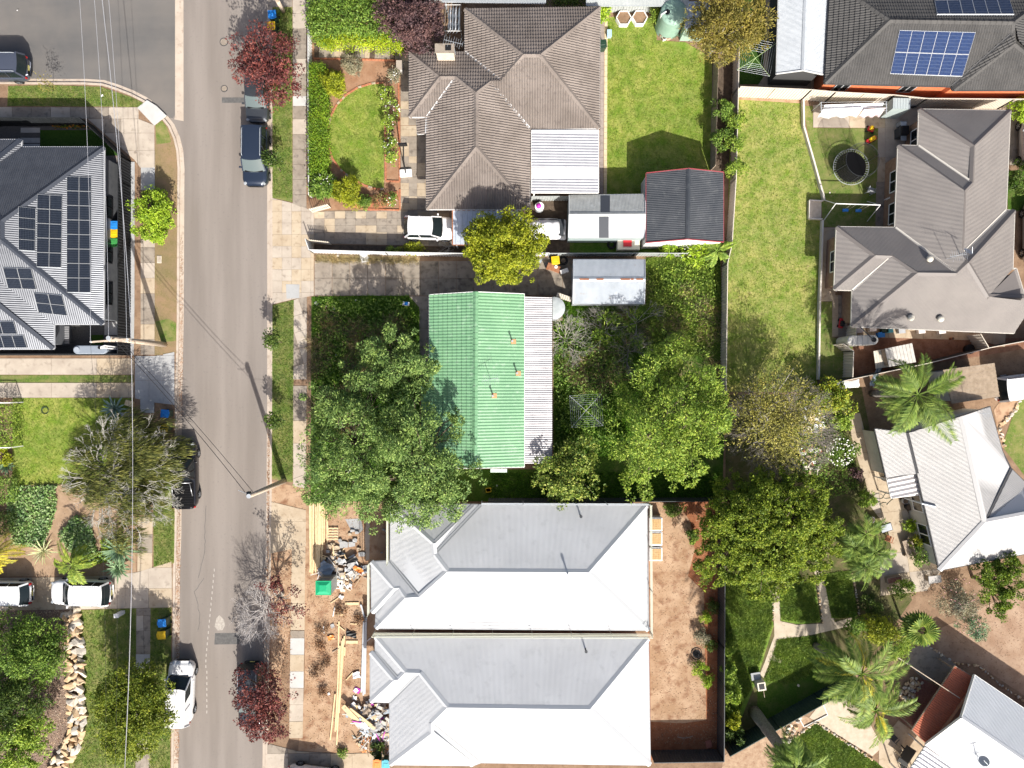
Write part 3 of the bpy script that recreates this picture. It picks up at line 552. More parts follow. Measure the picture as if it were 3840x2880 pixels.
# ------------------------------------------------------------------ houses
def roof_edges(V, faces):
    E = {}
    for fi, f in enumerate(faces):
        for i in range(len(f)):
            k = tuple(sorted((f[i-1], f[i]))); E.setdefault(k, []).append(fi)
    return E
def tiles_on(sl, tw, th, prof, amp, lap, singles, rest, m, roof, name='tile', gap=0.0):
    """lay lapped tiles over a slope; full tiles share one mesh. singles = list with the number still to be made as own objects"""
    u0, u1, v0, v1 = sl.bounds(); nseg = len(prof)-1; shared = None
    nu, nv = int((u1-u0)/tw)+1, int((v1-v0)/th)+1
    for j in range(nv):
        for i in range(nu):
            a0, b0 = u0+i*tw, v0+j*th; mb = MB(); full = True
            for k in range(nseg):
                (pa, ha), (pb, hb) = prof[k], prof[k+1]
                c = clip_rect(sl.uv, a0+pa*tw, a0+pb*tw, b0, b0+th-gap)
                if len(c) < 3 or parea(c) < 2e-4: full = False; continue
                if abs(parea(c)-(pb-pa)*tw*(th-gap)) > 1e-4: full = False
                def hh(x, y): t = (x-a0-pa*tw)/((pb-pa)*tw); return amp*(ha+(hb-ha)*t)+lap*(1-(y-b0)/th)
                top = [sl.at(x, y, hh(x, y)) for x, y in c]
                mb.poly(top)
                lo = [(x, y) for x, y in c if abs(y-b0) < 1e-5]
                if len(lo) >= 2:
                    x0_, x1_ = min(p[0] for p in lo), max(p[0] for p in lo)
                    mb.poly([sl.at(x0_, b0, hh(x0_, b0)), sl.at(x0_, b0, -0.01), sl.at(x1_, b0, -0.01), sl.at(x1_, b0, hh(x1_, b0))])
            if not mb.f: continue
            if full and singles[0] > 0:
                singles[0] -= 1; org = sl.at(a0, b0)
                if shared is None: shared = mb.mesh(name, m, org); fix_up(shared)
                o = bpy.data.objects.new(name, shared); link(o, roof); o.location = org-WL[roof.name]
            else:
                n = len(rest.v); rest.v += mb.v; rest.f += [tuple(n+x for x in f) for f in mb.f]
def house(name, label, V, faces, outline, m_roof, m_trim, m_wall, kind='sheet', pitch=0.076, amp=0.018, prof='sine', soff=0.45, gut=True, tile=None, cat='house', zfloor=0.0, m_gut=None, caps=True, joint=0.0, lining_m=None):
    c = sum((V[k] for k in outline), Vector())/len(outline)
    root = empty(name, (c.x, c.y, 0), label, cat)
    # roof body: eave lining under the slopes
    ol = [V[k] for k in outline]
    lining = MB()
    for f in faces:
        lining.poly([V[k]-Vector((0, 0, 0.05)) for k in f])
    zlow = min(p.z for p in ol)
    roof = lining.build('roof', lining_m or m_trim, root); fix_up(roof.data)
    SL = {}
    rest = MB(); singles = [300]
    for fi, f in enumerate(faces):
        sl = Slope([V[k] for k in f]); SL[fi] = sl
        if kind == 'tile': tiles_on(sl, *tile, singles, rest, m_roof, roof, gap=joint if sl.n.x < -.1 else 0)
        else:
            o = corrugate(sl, pitch, amp, prof).build('roof_sheet', m_roof, roof); fix_up(o.data)
    if rest.f:
        o = rest.build('roof_tiles', m_roof, roof); fix_up(o.data); o['kind'] = 'stuff'
    for (a, b), fs in roof_edges(V, faces).items():
        A, B = V[a], V[b]
        if len(fs) == 2:
            s1, s2 = SL[fs[0]], SL[fs[1]]
            c2 = sum(s2.p, Vector())/len(s2.p); conv = (c2-A).dot(s1.n) < 0
            d = (B-A); L = d.length
            if L < 0.15: continue
            d.normalize(); n = (s1.n+s2.n).normalized(); mb = MB()
            w = 0.17 if kind == 'tile' else 0.2
            def side(s):
                t = s.n.cross(d).normalized(); cc = sum(s.p, Vector())/len(s.p)
                return t if t.dot(cc-(A+B)/2) > 0 else -t
            t1, t2 = side(s1), side(s2)
            if conv and caps:
                step = 0.4 if kind == 'tile' else L
                k = max(1, int(L/step)); h = 0.075 if kind == 'tile' else amp+0.022
                for i in range(k):
                    p0, p1 = A+d*L*i/k, A+d*(L*(i+1)/k); e0, e1 = (0.02, 0.0) if kind == 'tile' else (0, 0)
                    r0, r1 = [p0+t1*w+s1.n*(h-.02+e0), p0+n*(h+.04+e0), p0+t2*w+s2.n*(h-.02+e0)], [p1+t1*w+s1.n*(h-.02+e1), p1+n*(h+.04+e1), p1+t2*w+s2.n*(h-.02+e1)]
                    mb.poly([r0[0], r1[0], r1[1], r0[1]]); mb.poly([r0[1], r1[1], r1[2], r0[2]])
                o = mb.build('ridge_cap', m_trim if kind == 'sheet' else m_roof, roof); fix_up(o.data)
            elif not conv:
                h = amp+0.012 if kind == 'sheet' else 0.07
                mb.poly([A+t1*.1+s1.n*h, B+t1*.1+s1.n*h, B+n*(h*.6), A+n*(h*.6)]); mb.poly([A+n*(h*.6), B+n*(h*.6), B+t2*.1+s2.n*h, A+t2*.1+s2.n*h])
                o = mb.build('valley_gutter', m_gut or m_trim, roof); fix_up(o.data)
    if gut:
        n = len(ol); mb = MB(); cen = c
        for i in range(n):
            A, B = ol[i], ol[(i+1) % n]
            if (B-A).length < 0.1: continue
            d = (B-A).normalized(); o = Vector((d.y, -d.x, 0)); 
            mid = (A+B)/2+o*0.05
            if abs(A.z-B.z) > 0.4: mb.beam(A+Vector((0, 0, -0.05)), B+Vector((0, 0, -0.05)), 0.04, 0.2); continue
            mb.beam(A+Vector((0, 0, -0.07)), B+Vector((0, 0, -0.07)), 0.11, 0.12)
        mb.build('gutter', m_gut or m_trim, root)
    wp = inset([(p.x, p.y) for p in ol], soff)
    mb = MB(); zt = zlow-0.02
    mb.prism([(p.x, p.y, zt) for p in wp], zt-zfloor); mb.build('wall', m_wall, root)
    return root, SL, roof, wp
def window(root, a, b, z0, z1, m=None, frame=None, out=0.03, name='window'):
    """flat window on the wall line a-b (2D points)"""
    a, b = Vector((*a, 0)), Vector((*b, 0)); d = (b-a).normalized(); n = Vector((d.y, -d.x, 0))
    w = MB().beam(a+n*out+Vector((0, 0, (z0+z1)/2)), b+n*out+Vector((0, 0, (z0+z1)/2)), 0.04, z1-z0).build(name, m or glassmat('window_glass'), root)
    f = MB()
    for za, zb in ((z0, z0), (z1, z1)): f.beam(a+n*out+Vector((0, 0, za)), b+n*out+Vector((0, 0, za)), 0.09, 0.07)
    for p in (a, b, (a+b)/2): f.beam(p+n*out+Vector((0, 0, z0)), p+n*out+Vector((0, 0, z1)), 0.07, 0.09)
    f.build('frame', frame or WHITE, w); return w
def wall_windows(root, wp, sides, frame=None, z0=0.9, z1=2.1, w=1.5):
    """put windows at fractions along wall edges: sides = {edge index: [fractions]}"""
    for e, fr in sides.items():
        a, b = wp[e], wp[(e+1) % len(wp)]; L = (b-a).length; d = (b-a).normalized()
        for t in fr:
            c = a+(b-a)*t; h = min(w, L*0.8)/2; window(root, tuple(c-d*h), tuple(c+d*h), z0, z1, frame=frame)
def solar(sl, corners, nx, ny, label, cell, line, frame, group=None, gap=0.012, lift=0.10):
    """array on a slope: corners = survey TL, TR, BR, BL"""
    P = [sl.hit(x, y, lift) for x, y in corners]; c = sum(P, Vector())/4
    root = empty('solar_array', c, label, 'solar panel', group)
    pm = panelmat('cells_%d' % (int(cell[2]*1000)), cell, line); out = []
    for j in range(ny):
        for i in range(nx):
            def B(u, v): return P[0]*(1-u)*(1-v)+P[1]*u*(1-v)+P[2]*u*v+P[3]*(1-u)*v
            u0, u1, v0, v1 = i/nx, (i+1)/nx, j/ny, (j+1)/ny
            q4 = [B(u0, v0), B(u1, v0), B(u1, v1), B(u0, v1)]; cc = sum(q4, Vector())/4
            ins = lambda p, k: p+(cc-p).normalized()*k
            o4 = [ins(p, 0.012) for p in q4]; i4 = [ins(p, 0.028) for p in q4]
            mb = MB(); mb.poly([p+sl.n*0.004 for p in i4][::-1]); mb.uv = [(0, 0), (0, 1), (1, 1), (1, 0)]
            pan = mb.build('panel', pm, root); fix_up(pan.data)
            fr = MB()
            for k in range(4):
                a, b, a2, b2 = o4[k], o4[(k+1) % 4], i4[k], i4[(k+1) % 4]
                fr.poly([a+sl.n*.012, b+sl.n*.012, b2+sl.n*.012, a2+sl.n*.012]); fr.poly([a+sl.n*.012, a-sl.n*.04, b-sl.n*.04, b+sl.n*.012])
            fr.build('frame', frame, pan)
    MB().beam(P[0]-sl.n*.06, P[1]-sl.n*.06, 0.04, 0.04).beam(P[3]-sl.n*.06, P[2]-sl.n*.06, 0.04, 0.04).build('rail', GALV, root)
    return root
def hitw(pts, z): return [W(x, y, z) for x, y in pts]

# ---- tiled house (north)
TG = mat('grey_brown_tile', (0.155, 0.13, 0.113), (0.21, 0.178, 0.157), 0.6, (0.12, 0.1, 0.09), 3.2, rough=0.85, bump=0.15)
BRKW = mat('cream_brick_wall', (0.4, 0.3, 0.2), (0.46, 0.36, 0.26), 5, rough=0.9)
ze, pt = 2.6, 0.44
V = {}
for k, p in dict(a=(1744, 35), b=(2249, 28), c=(2246, 481), d=(1988, 484), k=(1744, 196), e1=(1536, 197), f=(1536, 438), g=(1603, 438), h3=(1600, 500), h4=(1600, 784), i=(1985, 784)).items(): V[k] = W(*p, ze)
n1 = ((1536, 197), (1744, 196)); tN = ((1744, 35), (2249, 28)); wE = ((1600, 500), (1600, 784))
for k, p in dict(o1=(1649, 289), o2=(1710, 289), m=(1839, 307), v1=(1878, 303)).items(): V[k] = RV(*p, *n1, ze, pt)
for k, p in dict(r1=(1963, 206), r2=(2026, 206)).items(): V[k] = RV(*p, *tN, ze, pt)
for k, p in dict(p=(1785, 348), q2=(1785, 551)).items(): V[k] = RV(*p, *wE, ze, pt)
V['h1'], V['h2'] = W(1563, 441, 2.28), W(1566, 502, 2.28)
TPROF = [(0, 0), (0.25, 1), (0.5, 0), (0.75, 1), (1, 0)]
H1, SL1, RF1, wp1 = house('tiled_house', 'large house with grey brown tiled hip roof and chimney', V,
    [('a', 'k', 'v1', 'r1'), ('b', 'a', 'r1', 'r2'), ('c', 'b', 'r2'), ('d', 'c', 'r2', 'r1', 'v1', 'm'), ('k', 'e1', 'o1', 'o2', 'p', 'm', 'v1'), ('e1', 'f', 'o1'), ('f', 'g', 'o2', 'o1'),
     ('h3', 'h4', 'q2', 'p', 'o2', 'g'), ('h4', 'i', 'q2'), ('i', 'd', 'm', 'p', 'q2'), ('h1', 'h2', 'h3', 'g')],
    ['a', 'k', 'e1', 'f', 'g', 'h3', 'h4', 'i', 'd', 'c', 'b'], TG, TG, BRKW, kind='tile', tile=(0.36, 0.34, TPROF, 0.055, 0.05), m_gut=mat('pale_gutter', (0.5, 0.5, 0.5), rough=0.5))
V1 = V
MB().beam(W(1563, 441, 2.2), W(1566, 502, 2.2), 0.1, 0.1).beam(W(1566, 503, 2.2), W(1600, 500, 2.2), 0.1, 0.1).build('porch_gutter', MATS['pale_gutter'], H1)
wall_windows(H1, wp1, {0: [0.5], 6: [0.5], 8: [0.3, 0.7]})
cp = W(1674, 214, 3.0); CH = mat('chimney_brick', (0.5, 0.42, 0.33), (0.58, 0.5, 0.4), 4, rough=0.9)
ch = MB().box((cp.x, cp.y, 2.5), (1.22, 0.5, 1.75)).build('chimney', CH, H1)
mb = MB().box((cp.x, cp.y, 4.25), (1.34, 0.62, 0.1)); mb.build('chimney_cap', CONC2, ch); MB().box((cp.x+.25, cp.y, 4.35), (0.4, 0.34, 0.05)).build('chimney_opening', BLACK, ch)

# ---- small flat and pitched roofs: name, label
def flat_roof(name, label, cat, pts, zs, m, pitch, amp, prof, posts=True, m_post=None, trim=None, eave=(0, 1)):
    P = [W(x, y, z) for (x, y), z in zip(pts, zs)]; c = sum(P, Vector())/len(P)
    root = empty(name, (c.x, c.y, 0), label, cat)
    sl = Slope(P); P = [sl.hit(x, y) for x, y in pts]; sl = Slope(P); rf = corrugate(sl, pitch, amp, prof).build('roof', m, root); fix_up(rf.data)
    u = MB(); u.poly([p-Vector((0, 0, .03)) for p in P]); b = u.build('batten_frame', m_post or GALV, root)
    g_ = MB(); n = len(P)
    for i in range(n): g_.beam(P[i]-Vector((0, 0, .05)), P[(i+1) % n]-Vector((0, 0, .05)), 0.08, 0.1)
    g_.build('fascia', trim or m_post or GALV, root)
    if posts:
        for p in inset([(p.x, p.y) for p in P], 0.2):
            zz = min(zs)-0.05; MB().box((p.x, p.y, 0), (0.09, 0.09, zz)).build('post', m_post or GALV, root)
    return root, sl, rf
PATIOW = mat('pale_patio_sheet', (0.36, 0.36, 0.38), (0.42, 0.42, 0.44), 2, rough=0.35, metal=0.2)
rt, sl, rf = flat_roof('patio_roof', 'white ribbed patio roof attached to the tiled house', 'patio roof', [(1994, 722), (1994, 488), (2245, 488), (2244, 722)], [2.75, 2.75, 2.55, 2.55], PATIOW, 0.2, 0.035, 'sine', m_post=WHITE)
u = MB()
for a, b in ((1390, 1478), (1078, 1100)):
    P = [sl.hit(*q('20', x, y), 0.045) for x, y in ((165, a), (715, a), (715, b), (165, b))]; u.poly(P)
o = u.build('skylight_sheet', WHITE, rt); fix_up(o.data)
CARP = mat('pale_blue_carport_sheet', (0.42, 0.46, 0.52), (0.5, 0.54, 0.6), 1.3, (0.36, 0.38, 0.4), 4, rough=0.5, metal=0.15)
flat_roof('carport', 'pale blue ribbed carport roof below the tiled house', 'carport', [(1697, 917), (1962, 917), (1962, 789), (1697, 788)], [2.3, 2.3, 2.4, 2.4], CARP, 0.36, 0.05, 'trap', trim=RUST)
def gable_shed(name, label, pts, zs, ze_, zr, axis, m1, m2, wall_m, trim, pitch, amp, prof='sine', gable_m=None, cat='shed', over=0.06):
    """pts: eave corners NW NE SE SW, then ridge ends; axis only names which pair the ridge ends join"""
    nw, ne, se, sw = hitw(pts[:4], ze_); ra, rb = hitw(pts[4:6], zr)
    c = (nw+ne+se+sw)/4; root = empty(name, (c.x, c.y, 0), label, cat)
    if axis == 'x': fs = [(ne, nw, ra, rb), (sw, se, rb, ra)]; gb = [(nw, sw, ra), (se, ne, rb)]
    else: fs = [(nw, sw, rb, ra), (se, ne, ra, rb)]; gb = [(ne, nw, ra), (sw, se, rb)]
    sls = []
    for f, m in zip(fs, (m1, m2)):
        sl = Slope(f); sls.append(sl); o = corrugate(sl, pitch, amp, prof).build('roof_sheet', m, root); fix_up(o.data)
        u = MB(); u.poly([p-Vector((0, 0, .02)) for p in f]); u.build('roof_lining', trim, root)
    w = inset([(p.x, p.y) for p in (nw, ne, se, sw)], over); MB().prism([(p.x, p.y, ze_-0.03) for p in w], ze_-0.03).build('wall', wall_m, root)
    for a, b, r in gb:
        t = (c-(a+b)/2); t.z = 0; t = t.normalized()*over; MB().poly([a+t, b+t, r+t-Vector((0, 0, .03))]).build('gable_wall', gable_m or wall_m, root)
    for a, b, r in gb:
        for p_, q_ in ((a, r), (r, b)): MB().beam(p_, q_, 0.05, 0.14).build('barge_board', trim, root)
    d = (rb-ra).normalized(); k = MB()
    for s_, f in zip(sls, fs):
        t = s_.n.cross(d); cc = sum(f, Vector())/4
        if t.dot(cc-ra) < 0: t = -t
        k.poly([ra+t*.15+s_.n*(amp+.015), rb+t*.15+s_.n*(amp+.015), rb+Vector((0, 0, amp+.05)), ra+Vector((0, 0, amp+.05))])
    o = k.build('ridge_cap', m1, root); fix_up(o.data)
    for f in fs: MB().beam(f[0]-Vector((0, 0, .06)), f[1]-Vector((0, 0, .06)), 0.09, 0.09).build('gutter', trim, root)
    return root, sls
SH1 = mat('grey_shed_sheet', (0.3, 0.31, 0.3), (0.36, 0.37, 0.36), 2, (0.42, 0.43, 0.43), 3, rough=0.6, metal=0.1); SH1b = mat('pale_shed_sheet', (0.42, 0.43, 0.45), (0.48, 0.49, 0.51), 2, rough=0.55, metal=0.15)
sg, ss = gable_shed('garden_shed', 'long grey garden shed with a dark skylight stripe', [(2134, 733), (2420, 729), (2418, 890), (2132, 890), (2134, 804), (2420, 803)], None, 2.2, 2.75, 'x', SH1, SH1b, mat('grey_green_steel', (0.3, 0.36, 0.36), rough=0.5), mat('pale_steel_trim', (0.46, 0.48, 0.48), rough=0.5), 0.1, 0.02)
for s_, (ya, yb) in zip(ss, ((75, 218), (248, 425))):
    u = MB()
    x0, x1 = (735, 812) if ya < 200 else (722, 802); u.poly([s_.hit(*q('21', x, y), 0.03) for x, y in ((x0, ya), (x1, ya), (x1, yb), (x0, yb))]); o = u.build('skylight_sheet', mat('dark_skylight', (0.05, 0.055, 0.065), rough=0.3), sg); fix_up(o.data)
SH2 = mat('charcoal_shed_sheet', (0.035, 0.04, 0.048), (0.055, 0.06, 0.068), 0.8, (0.08, 0.085, 0.09), 2, rough=0.5)
gable_shed('shed', 'dark charcoal gabled shed with red barge boards', [(2424, 649), (2713, 646), (2713, 908), (2424, 910), (2582, 632), (2578, 897)], None, 2.5, 3.15, 'y', SH2, SH2, WHITE, mat('dull_red_trim', (0.3, 0.06, 0.07), rough=0.5), 0.13, 0.025)
SH3 = mat('old_galvanised_sheet', (0.36, 0.39, 0.42), (0.43, 0.46, 0.49), 1.2, (0.33, 0.3, 0.27), 3, rough=0.55, metal=0.2, lo3=0.62, hi3=0.8)
gable_shed('old_shed', 'old galvanised shed with rust along its ridge', [(2150, 974), (2418, 974), (2416, 1138), (2148, 1138), (2150, 1047), (2419, 1047)], None, 2.1, 2.5, 'x', SH3, SH3, GALV, GALV, 0.085, 0.02)
for x0, x1 in ((560, 640), (700, 760), (900, 980), (985, 1010), (1030, 1090)):
    a, b = W(*q('21', x0, 768), 2.56), W(*q('21', x1, 768), 2.56); MB().beam(a, b, 0.12, 0.02).build('rust_patch', RUST, bpy.data.objects['old_shed'])
# ---- white carport with ridge at the top right
gable_shed('carport', 'white gabled carport roof beside the dark tiled house', [(2924, -160), (3108, -160), (3091, 281), (2912, 277), (3027, -160), (3012, 264)], None, 2.5, 2.95, 'y', mat('white_carport_sheet', (0.36, 0.385, 0.41), (0.41, 0.435, 0.46), 2, rough=0.5), MATS['white_carport_sheet'], mat('carport_shade_wall', (0.05, 0.05, 0.05)), mat('carport_trim', (0.55, 0.55, 0.55), rough=0.6), 0.085, 0.02, gable_m=WHITE, cat='carport', over=0.25)  # solid near-black walls stand in for the shade under the carport roof

# ---- dark tiled house (north east)
TD = mat('charcoal_tile', (0.062, 0.06, 0.058), (0.082, 0.079, 0.076), 1.2, (0.05, 0.048, 0.047), 5, rough=0.8, bump=0.15)
V = {}; ze = 2.7
for k, p in dict(nw=(3115, -75), sw=(3093, 312), s2=(3568, 323), u=(3575, 337), se=(4010, 337), ne=(4010, -75)).items(): V[k] = W(*p, ze)
sE = ((3093, 312), (3568, 323))
for k, p in dict(r1=(3335, 77), r2=(3800, 84)).items(): V[k] = RV(*p, *sE, ze, pt)
V['v'] = RV(3801, 118, *sE, ze, pt); V['w1'] = RV(3803, 163, (3575, 337), (4010, 337), ze, pt)
H2, SL2, RF2, wp2 = house('tiled_house', 'house with charcoal tiled roof and orange brick walls', V, [('nw', 'sw', 'r1'), ('sw', 's2', 'v', 'r2', 'r1'), ('ne', 'nw', 'r1', 'r2'), ('s2', 'u', 'w1', 'v'), ('u', 'se', 'w1'), ('se', 'ne', 'r2', 'v', 'w1')],
    ['nw', 'sw', 's2', 'u', 'se', 'ne'], TD, TD, BRICKO, kind='tile', tile=(0.36, 0.34, TPROF, 0.04, 0.045), m_gut=mat('dark_gutter', (0.06, 0.06, 0.062), rough=0.5), soff=0.3)
solar(SL2[1], Q('30', [(1180, 250), (1812, 268), (1700, 634), (1102, 612)]), 6, 2, 'blue solar array of twelve panels on the charcoal tiles', (0.008, 0.022, 0.075), (0.1, 0.13, 0.2), mat('silver_frame', (0.7, 0.71, 0.72), rough=0.35, metal=0.3))
solar(SL2[2], Q('30', [(1470, 5), (2090, -15), (2132, 118), (1492, 118)]), 6, 1, 'blue solar array cut by the top edge', (0.006, 0.015, 0.045), (0.12, 0.14, 0.18), MATS['silver_frame'])
wall_windows(H2, wp2, {1: [0.16, 0.7]}, frame=GREYP, w=1.0)

# ---- dark house with the big solar arrays (west)
RDK = mat('blue_grey_roof_sheet', (0.07, 0.075, 0.088), (0.09, 0.096, 0.11), 1.5, rough=0.36, metal=0.3)
RDKT = mat('dark_blue_trim', (0.04, 0.046, 0.06), rough=0.5); pt = 0.42
V = {}; ze = 2.7
for k, p in dict(nw=(-222, 552), ne=(389, 552), se=(387, 1215), sw=(-222, 1215)).items(): V[k] = W(*p, ze)
eE = ((389, 552), (387, 1215))
for k, p in dict(r1=(5, 828), r2=(5, 897)).items(): V[k] = RV(*p, *eE, ze, pt)
H3, SL3, RF3, wp3 = house('metal_roofed_house', 'dark metal roofed house covered in solar panels', V, [('ne', 'nw', 'r1'), ('se', 'ne', 'r1', 'r2'), ('sw', 'se', 'r2'), ('nw', 'sw', 'r2', 'r1')], ['ne', 'nw', 'sw', 'se'],
    RDK, RDKT, mat('dark_render', (0.1, 0.105, 0.115), (0.13, 0.135, 0.145), 2, rough=0.8), pitch=0.15, amp=0.035, m_gut=mat('pale_grey_gutter', (0.42, 0.43, 0.45), rough=0.5))
wall_windows(H3, wp3, {3: [0.16, 0.42, 0.7]}, frame=BLACK)
# lower wings run into the main roof
W4 = {}
for k, p in dict(se=(201, 1308), sw=(-330, 1308)).items(): W4[k] = W(*p, ze)
W4['ne'] = W(201, 1200, ze); e4 = ((201, 1215), (201, 1308)); W4['rb'] = RV(-62, 1095, *e4, ze, pt); W4['ra'] = RV(-62, 975, *e4, ze, pt)
mwall = MATS['dark_render']
def wing(root, roof, V4, faces, m, trim, pitch, amp, wallpts, ze_, m_wall):
    sl = []
    for f in faces:
        s_ = Slope([V4[k] for k in f]); sl.append(s_); o = corrugate(s_, pitch, amp).build('roof_sheet', m, roof); fix_up(o.data)
        MB().poly([V4[k]-Vector((0, 0, .05)) for k in f]).build('roof_lining', trim, roof)
    for (a, b), fs in roof_edges(V4, faces).items():
        A, B = V4[a], V4[b]
        if len(fs) == 2: MB().beam(A+Vector((0, 0, .04)), B+Vector((0, 0, .04)), 0.3, 0.05).build('ridge_cap', trim, roof)
        elif abs(A.z-B.z) < 0.1: MB().beam(A-Vector((0, 0, .07)), B-Vector((0, 0, .07)), 0.11, 0.12).build('wing_gutter', MATS['pale_grey_gutter'], root)
    MB().prism([(W(x, y, ze_).x, W(x, y, ze_).y, ze_-0.05) for x, y in wallpts], ze_-0.05).build('wing_wall', m_wall, root)
    return sl
SW4 = wing(H3, RF3, W4, [('se', 'ne', 'ra', 'rb'), ('sw', 'se', 'rb')], RDK, RDKT, 0.15, 0.035, [(180, 1120), (180, 1288), (-330, 1288), (-330, 1120)], ze, mwall)
N4 = {}
for k, p in dict(ne=(79, 524), nw=(-330, 524)).items(): N4[k] = W(*p, ze)
N4['se'] = W(79, 600, ze); e5 = ((79, 524), (79, 600)); N4['ra'] = RV(-100, 668, *e5, ze, pt); N4['rb'] = RV(-100, 780, *e5, ze, pt)
wing(H3, RF3, N4, [('se', 'ne', 'ra', 'rb'), ('ne', 'nw', 'ra')], RDK, RDKT, 0.15, 0.035, [(58, 545), (58, 640), (-330, 640), (-330, 545)], ze, mwall)
DKC, LNC, FRC = (0.006, 0.009, 0.016), (0.07, 0.08, 0.1), mat('pale_frame', (0.36, 0.37, 0.38), rough=0.4)
solar(SL3[1], Q('00', [(553, 1462), (757, 1470), (755, 1549+878), (553, 1549+876)]), 2, 8, 'long two by eight dark solar array nearest the eave', DKC, LNC, FRC)
solar(SL3[1], Q('01', [(308, 62), (517, 75), (508, 672), (303, 665)]), 2, 5, 'two by five dark solar array in the middle of the west roof', DKC, LNC, FRC)
solar(SL3[1], Q('01', [(152, 165), (298, 180), (292, 535), (152, 525)]), 1, 4, 'single column of four dark solar panels', DKC, LNC, FRC)
solar(SL3[2], Q('01', [(22, 672), (258, 678), (303, 852), (68, 845)]), 2, 2, 'two by two tilted solar array on the south slope', DKC, LNC, FRC)
solar(SL3[2], Q('01', [(278, 880), (515, 900), (560, 1070), (320, 1045)]), 2, 2, 'two by two solar array beside the south hip', DKC, LNC, FRC)
solar(SW4[1], Q('01', [(-120, 1118), (112, 1118), (145, 1222), (-95, 1222)]), 2, 1, 'small pair of solar panels at the left edge', DKC, LNC, FRC)
solar(SW4[1], Q('01', [(-90, 1234), (192, 1234), (226, 1336), (-60, 1338)]), 3, 1, 'row of three solar panels on the lowest west eave', DKC, LNC, FRC)

# ---- two new houses
RN = mat('light_grey_roof_sheet', (0.49, 0.495, 0.5), (0.55, 0.555, 0.56), 0.35, (0.46, 0.465, 0.47), 1.6, rough=0.5, metal=0.1)
RNT = mat('light_grey_flashing', (0.5, 0.51, 0.52), rough=0.5)
NBW = mat('new_brick_wall', (0.38, 0.25, 0.2), (0.44, 0.31, 0.25), 5, rough=0.9)
ze, pt = 2.7, 0.37; V = {}
for k, p in dict(a1=(1466, 1893), aw=(1774, 1893), a2=(1803, 1894), a3=(2426, 1895), a4=(2433, 2363), a5=(1408, 2356), a6=(1411, 2297), a7=(1394, 2297), a8=(1392, 2107), a9=(1464, 2105)).items(): V[k] = W(*p, ze)
nE = ((1803, 1894), (2426, 1895)); wE = ((1466, 1893), (1464, 2105)); sE = ((1408, 2356), (2433, 2363)); w2 = ((1394, 2297), (1392, 2107))
for k, p in dict(rE=(2207, 2146), rW=(1679, 2143)).items(): V[k] = RV(*p, *nE, ze, pt)
for k, p in dict(g1=(1625, 2037), g2=(1629, 2078)).items(): V[k] = RV(*p, *wE, ze, pt)
for k, p in dict(t=(1521, 2241), t2=(1573, 2238)).items(): V[k] = RV(*p, *sE, ze, pt)
for k, p in dict(s1=(1478, 2205), s2=(1496, 2206)).items(): V[k] = RV(*p, *w2, ze, pt); 
V['s2'].z = V['s1'].z
NA, SLA, RFA, wpa = house('new_house', 'upper of two new pale metal roofed houses, with scaffold rails', V, [('a2', 'a3', 'rE', 'rW', 'g2'), ('aw', 'a2', 'g2', 'g1'), ('a1', 'aw', 'g1'), ('a9', 'a1', 'g1', 'g2', 'rW', 't2'), ('a8', 'a9', 't2', 't', 's2', 's1'),
    ('a7', 'a8', 's1'), ('a6', 'a7', 's1', 's2'), ('a5', 'a6', 's2', 't'), ('a4', 'a5', 't', 't2', 'rW', 'rE'), ('a3', 'a4', 'rE')], ['a1', 'aw', 'a2', 'a3', 'a4', 'a5', 'a6', 'a7', 'a8', 'a9'], RN, RNT, NBW, m_gut=mat('mid_grey_gutter', (0.3, 0.31, 0.32), rough=0.5), pitch=0.085)
V = {}
for k, p in dict(b1=(1408, 2388), b2=(2431, 2394), b3=(2438, 2869), b4=(1803, 2860), b4a=(1774, 2871), b6=(1462, 2868), b7=(1462, 2634), b8=(1389, 2632), b9=(1389, 2446), b10=(1408, 2444)).items(): V[k] = W(*p, ze)
nE = ((1408, 2388), (2431, 2394)); sE = ((1803, 2860), (2438, 2869)); wE = ((1462, 2634), (1462, 2868)); w2 = ((1389, 2446), (1389, 2632))
for k, p in dict(rE=(2212, 2659), rW=(1679, 2652), t=(1521, 2521), t2=(1575, 2523)).items(): V[k] = RV(*p, *nE, ze, pt)
for k, p in dict(u1=(1618, 2711), u2=(1618, 2749)).items(): V[k] = RV(*p, *wE, ze, pt)
V['s1'] = RV(1478, 2550, *w2, ze, pt); V['s2'] = RV(1494, 2550, *w2, ze, pt); V['s2'].z = V['s1'].z
NB, SLB, RFB, wpb = house('new_house', 'lower of two new pale metal roofed houses', V, [('b1', 'b2', 'rE', 'rW', 't2', 't'), ('b10', 'b1', 't', 's2'), ('b9', 'b10', 's2', 's1'), ('b8', 'b9', 's1'), ('b7', 'b8', 's1', 's2', 't', 't2'), ('b6', 'b7', 't2', 'rW', 'u1', 'u2'),
    ('b4a', 'b6', 'u2'), ('b4', 'b4a', 'u2', 'u1'), ('b3', 'b4', 'u1', 'rW', 'rE'), ('b2', 'b3', 'rE')], ['b1', 'b2', 'b3', 'b4', 'b4a', 'b6', 'b7', 'b8', 'b9', 'b10'], RN, RNT, NBW, m_gut=MATS['mid_grey_gutter'], pitch=0.085)
wall_windows(NA, wpa, {2: [0.2, 0.5], 8: [0.5]}); wall_windows(NB, wpb, {6: [0.5], 7: [0.5]})
def vent(sl, px, py, root, m, r=0.06, h=0.5, tilt=(0, 0)):
    p = sl.hit(px, py); MB().tube([p-Vector((0, 0, .1)), p+Vector((tilt[0], tilt[1], h))], r, 8).cyl(p+Vector((tilt[0], tilt[1], h)), r*1.8, 0.08, 8).build('vent_pipe', m, root)
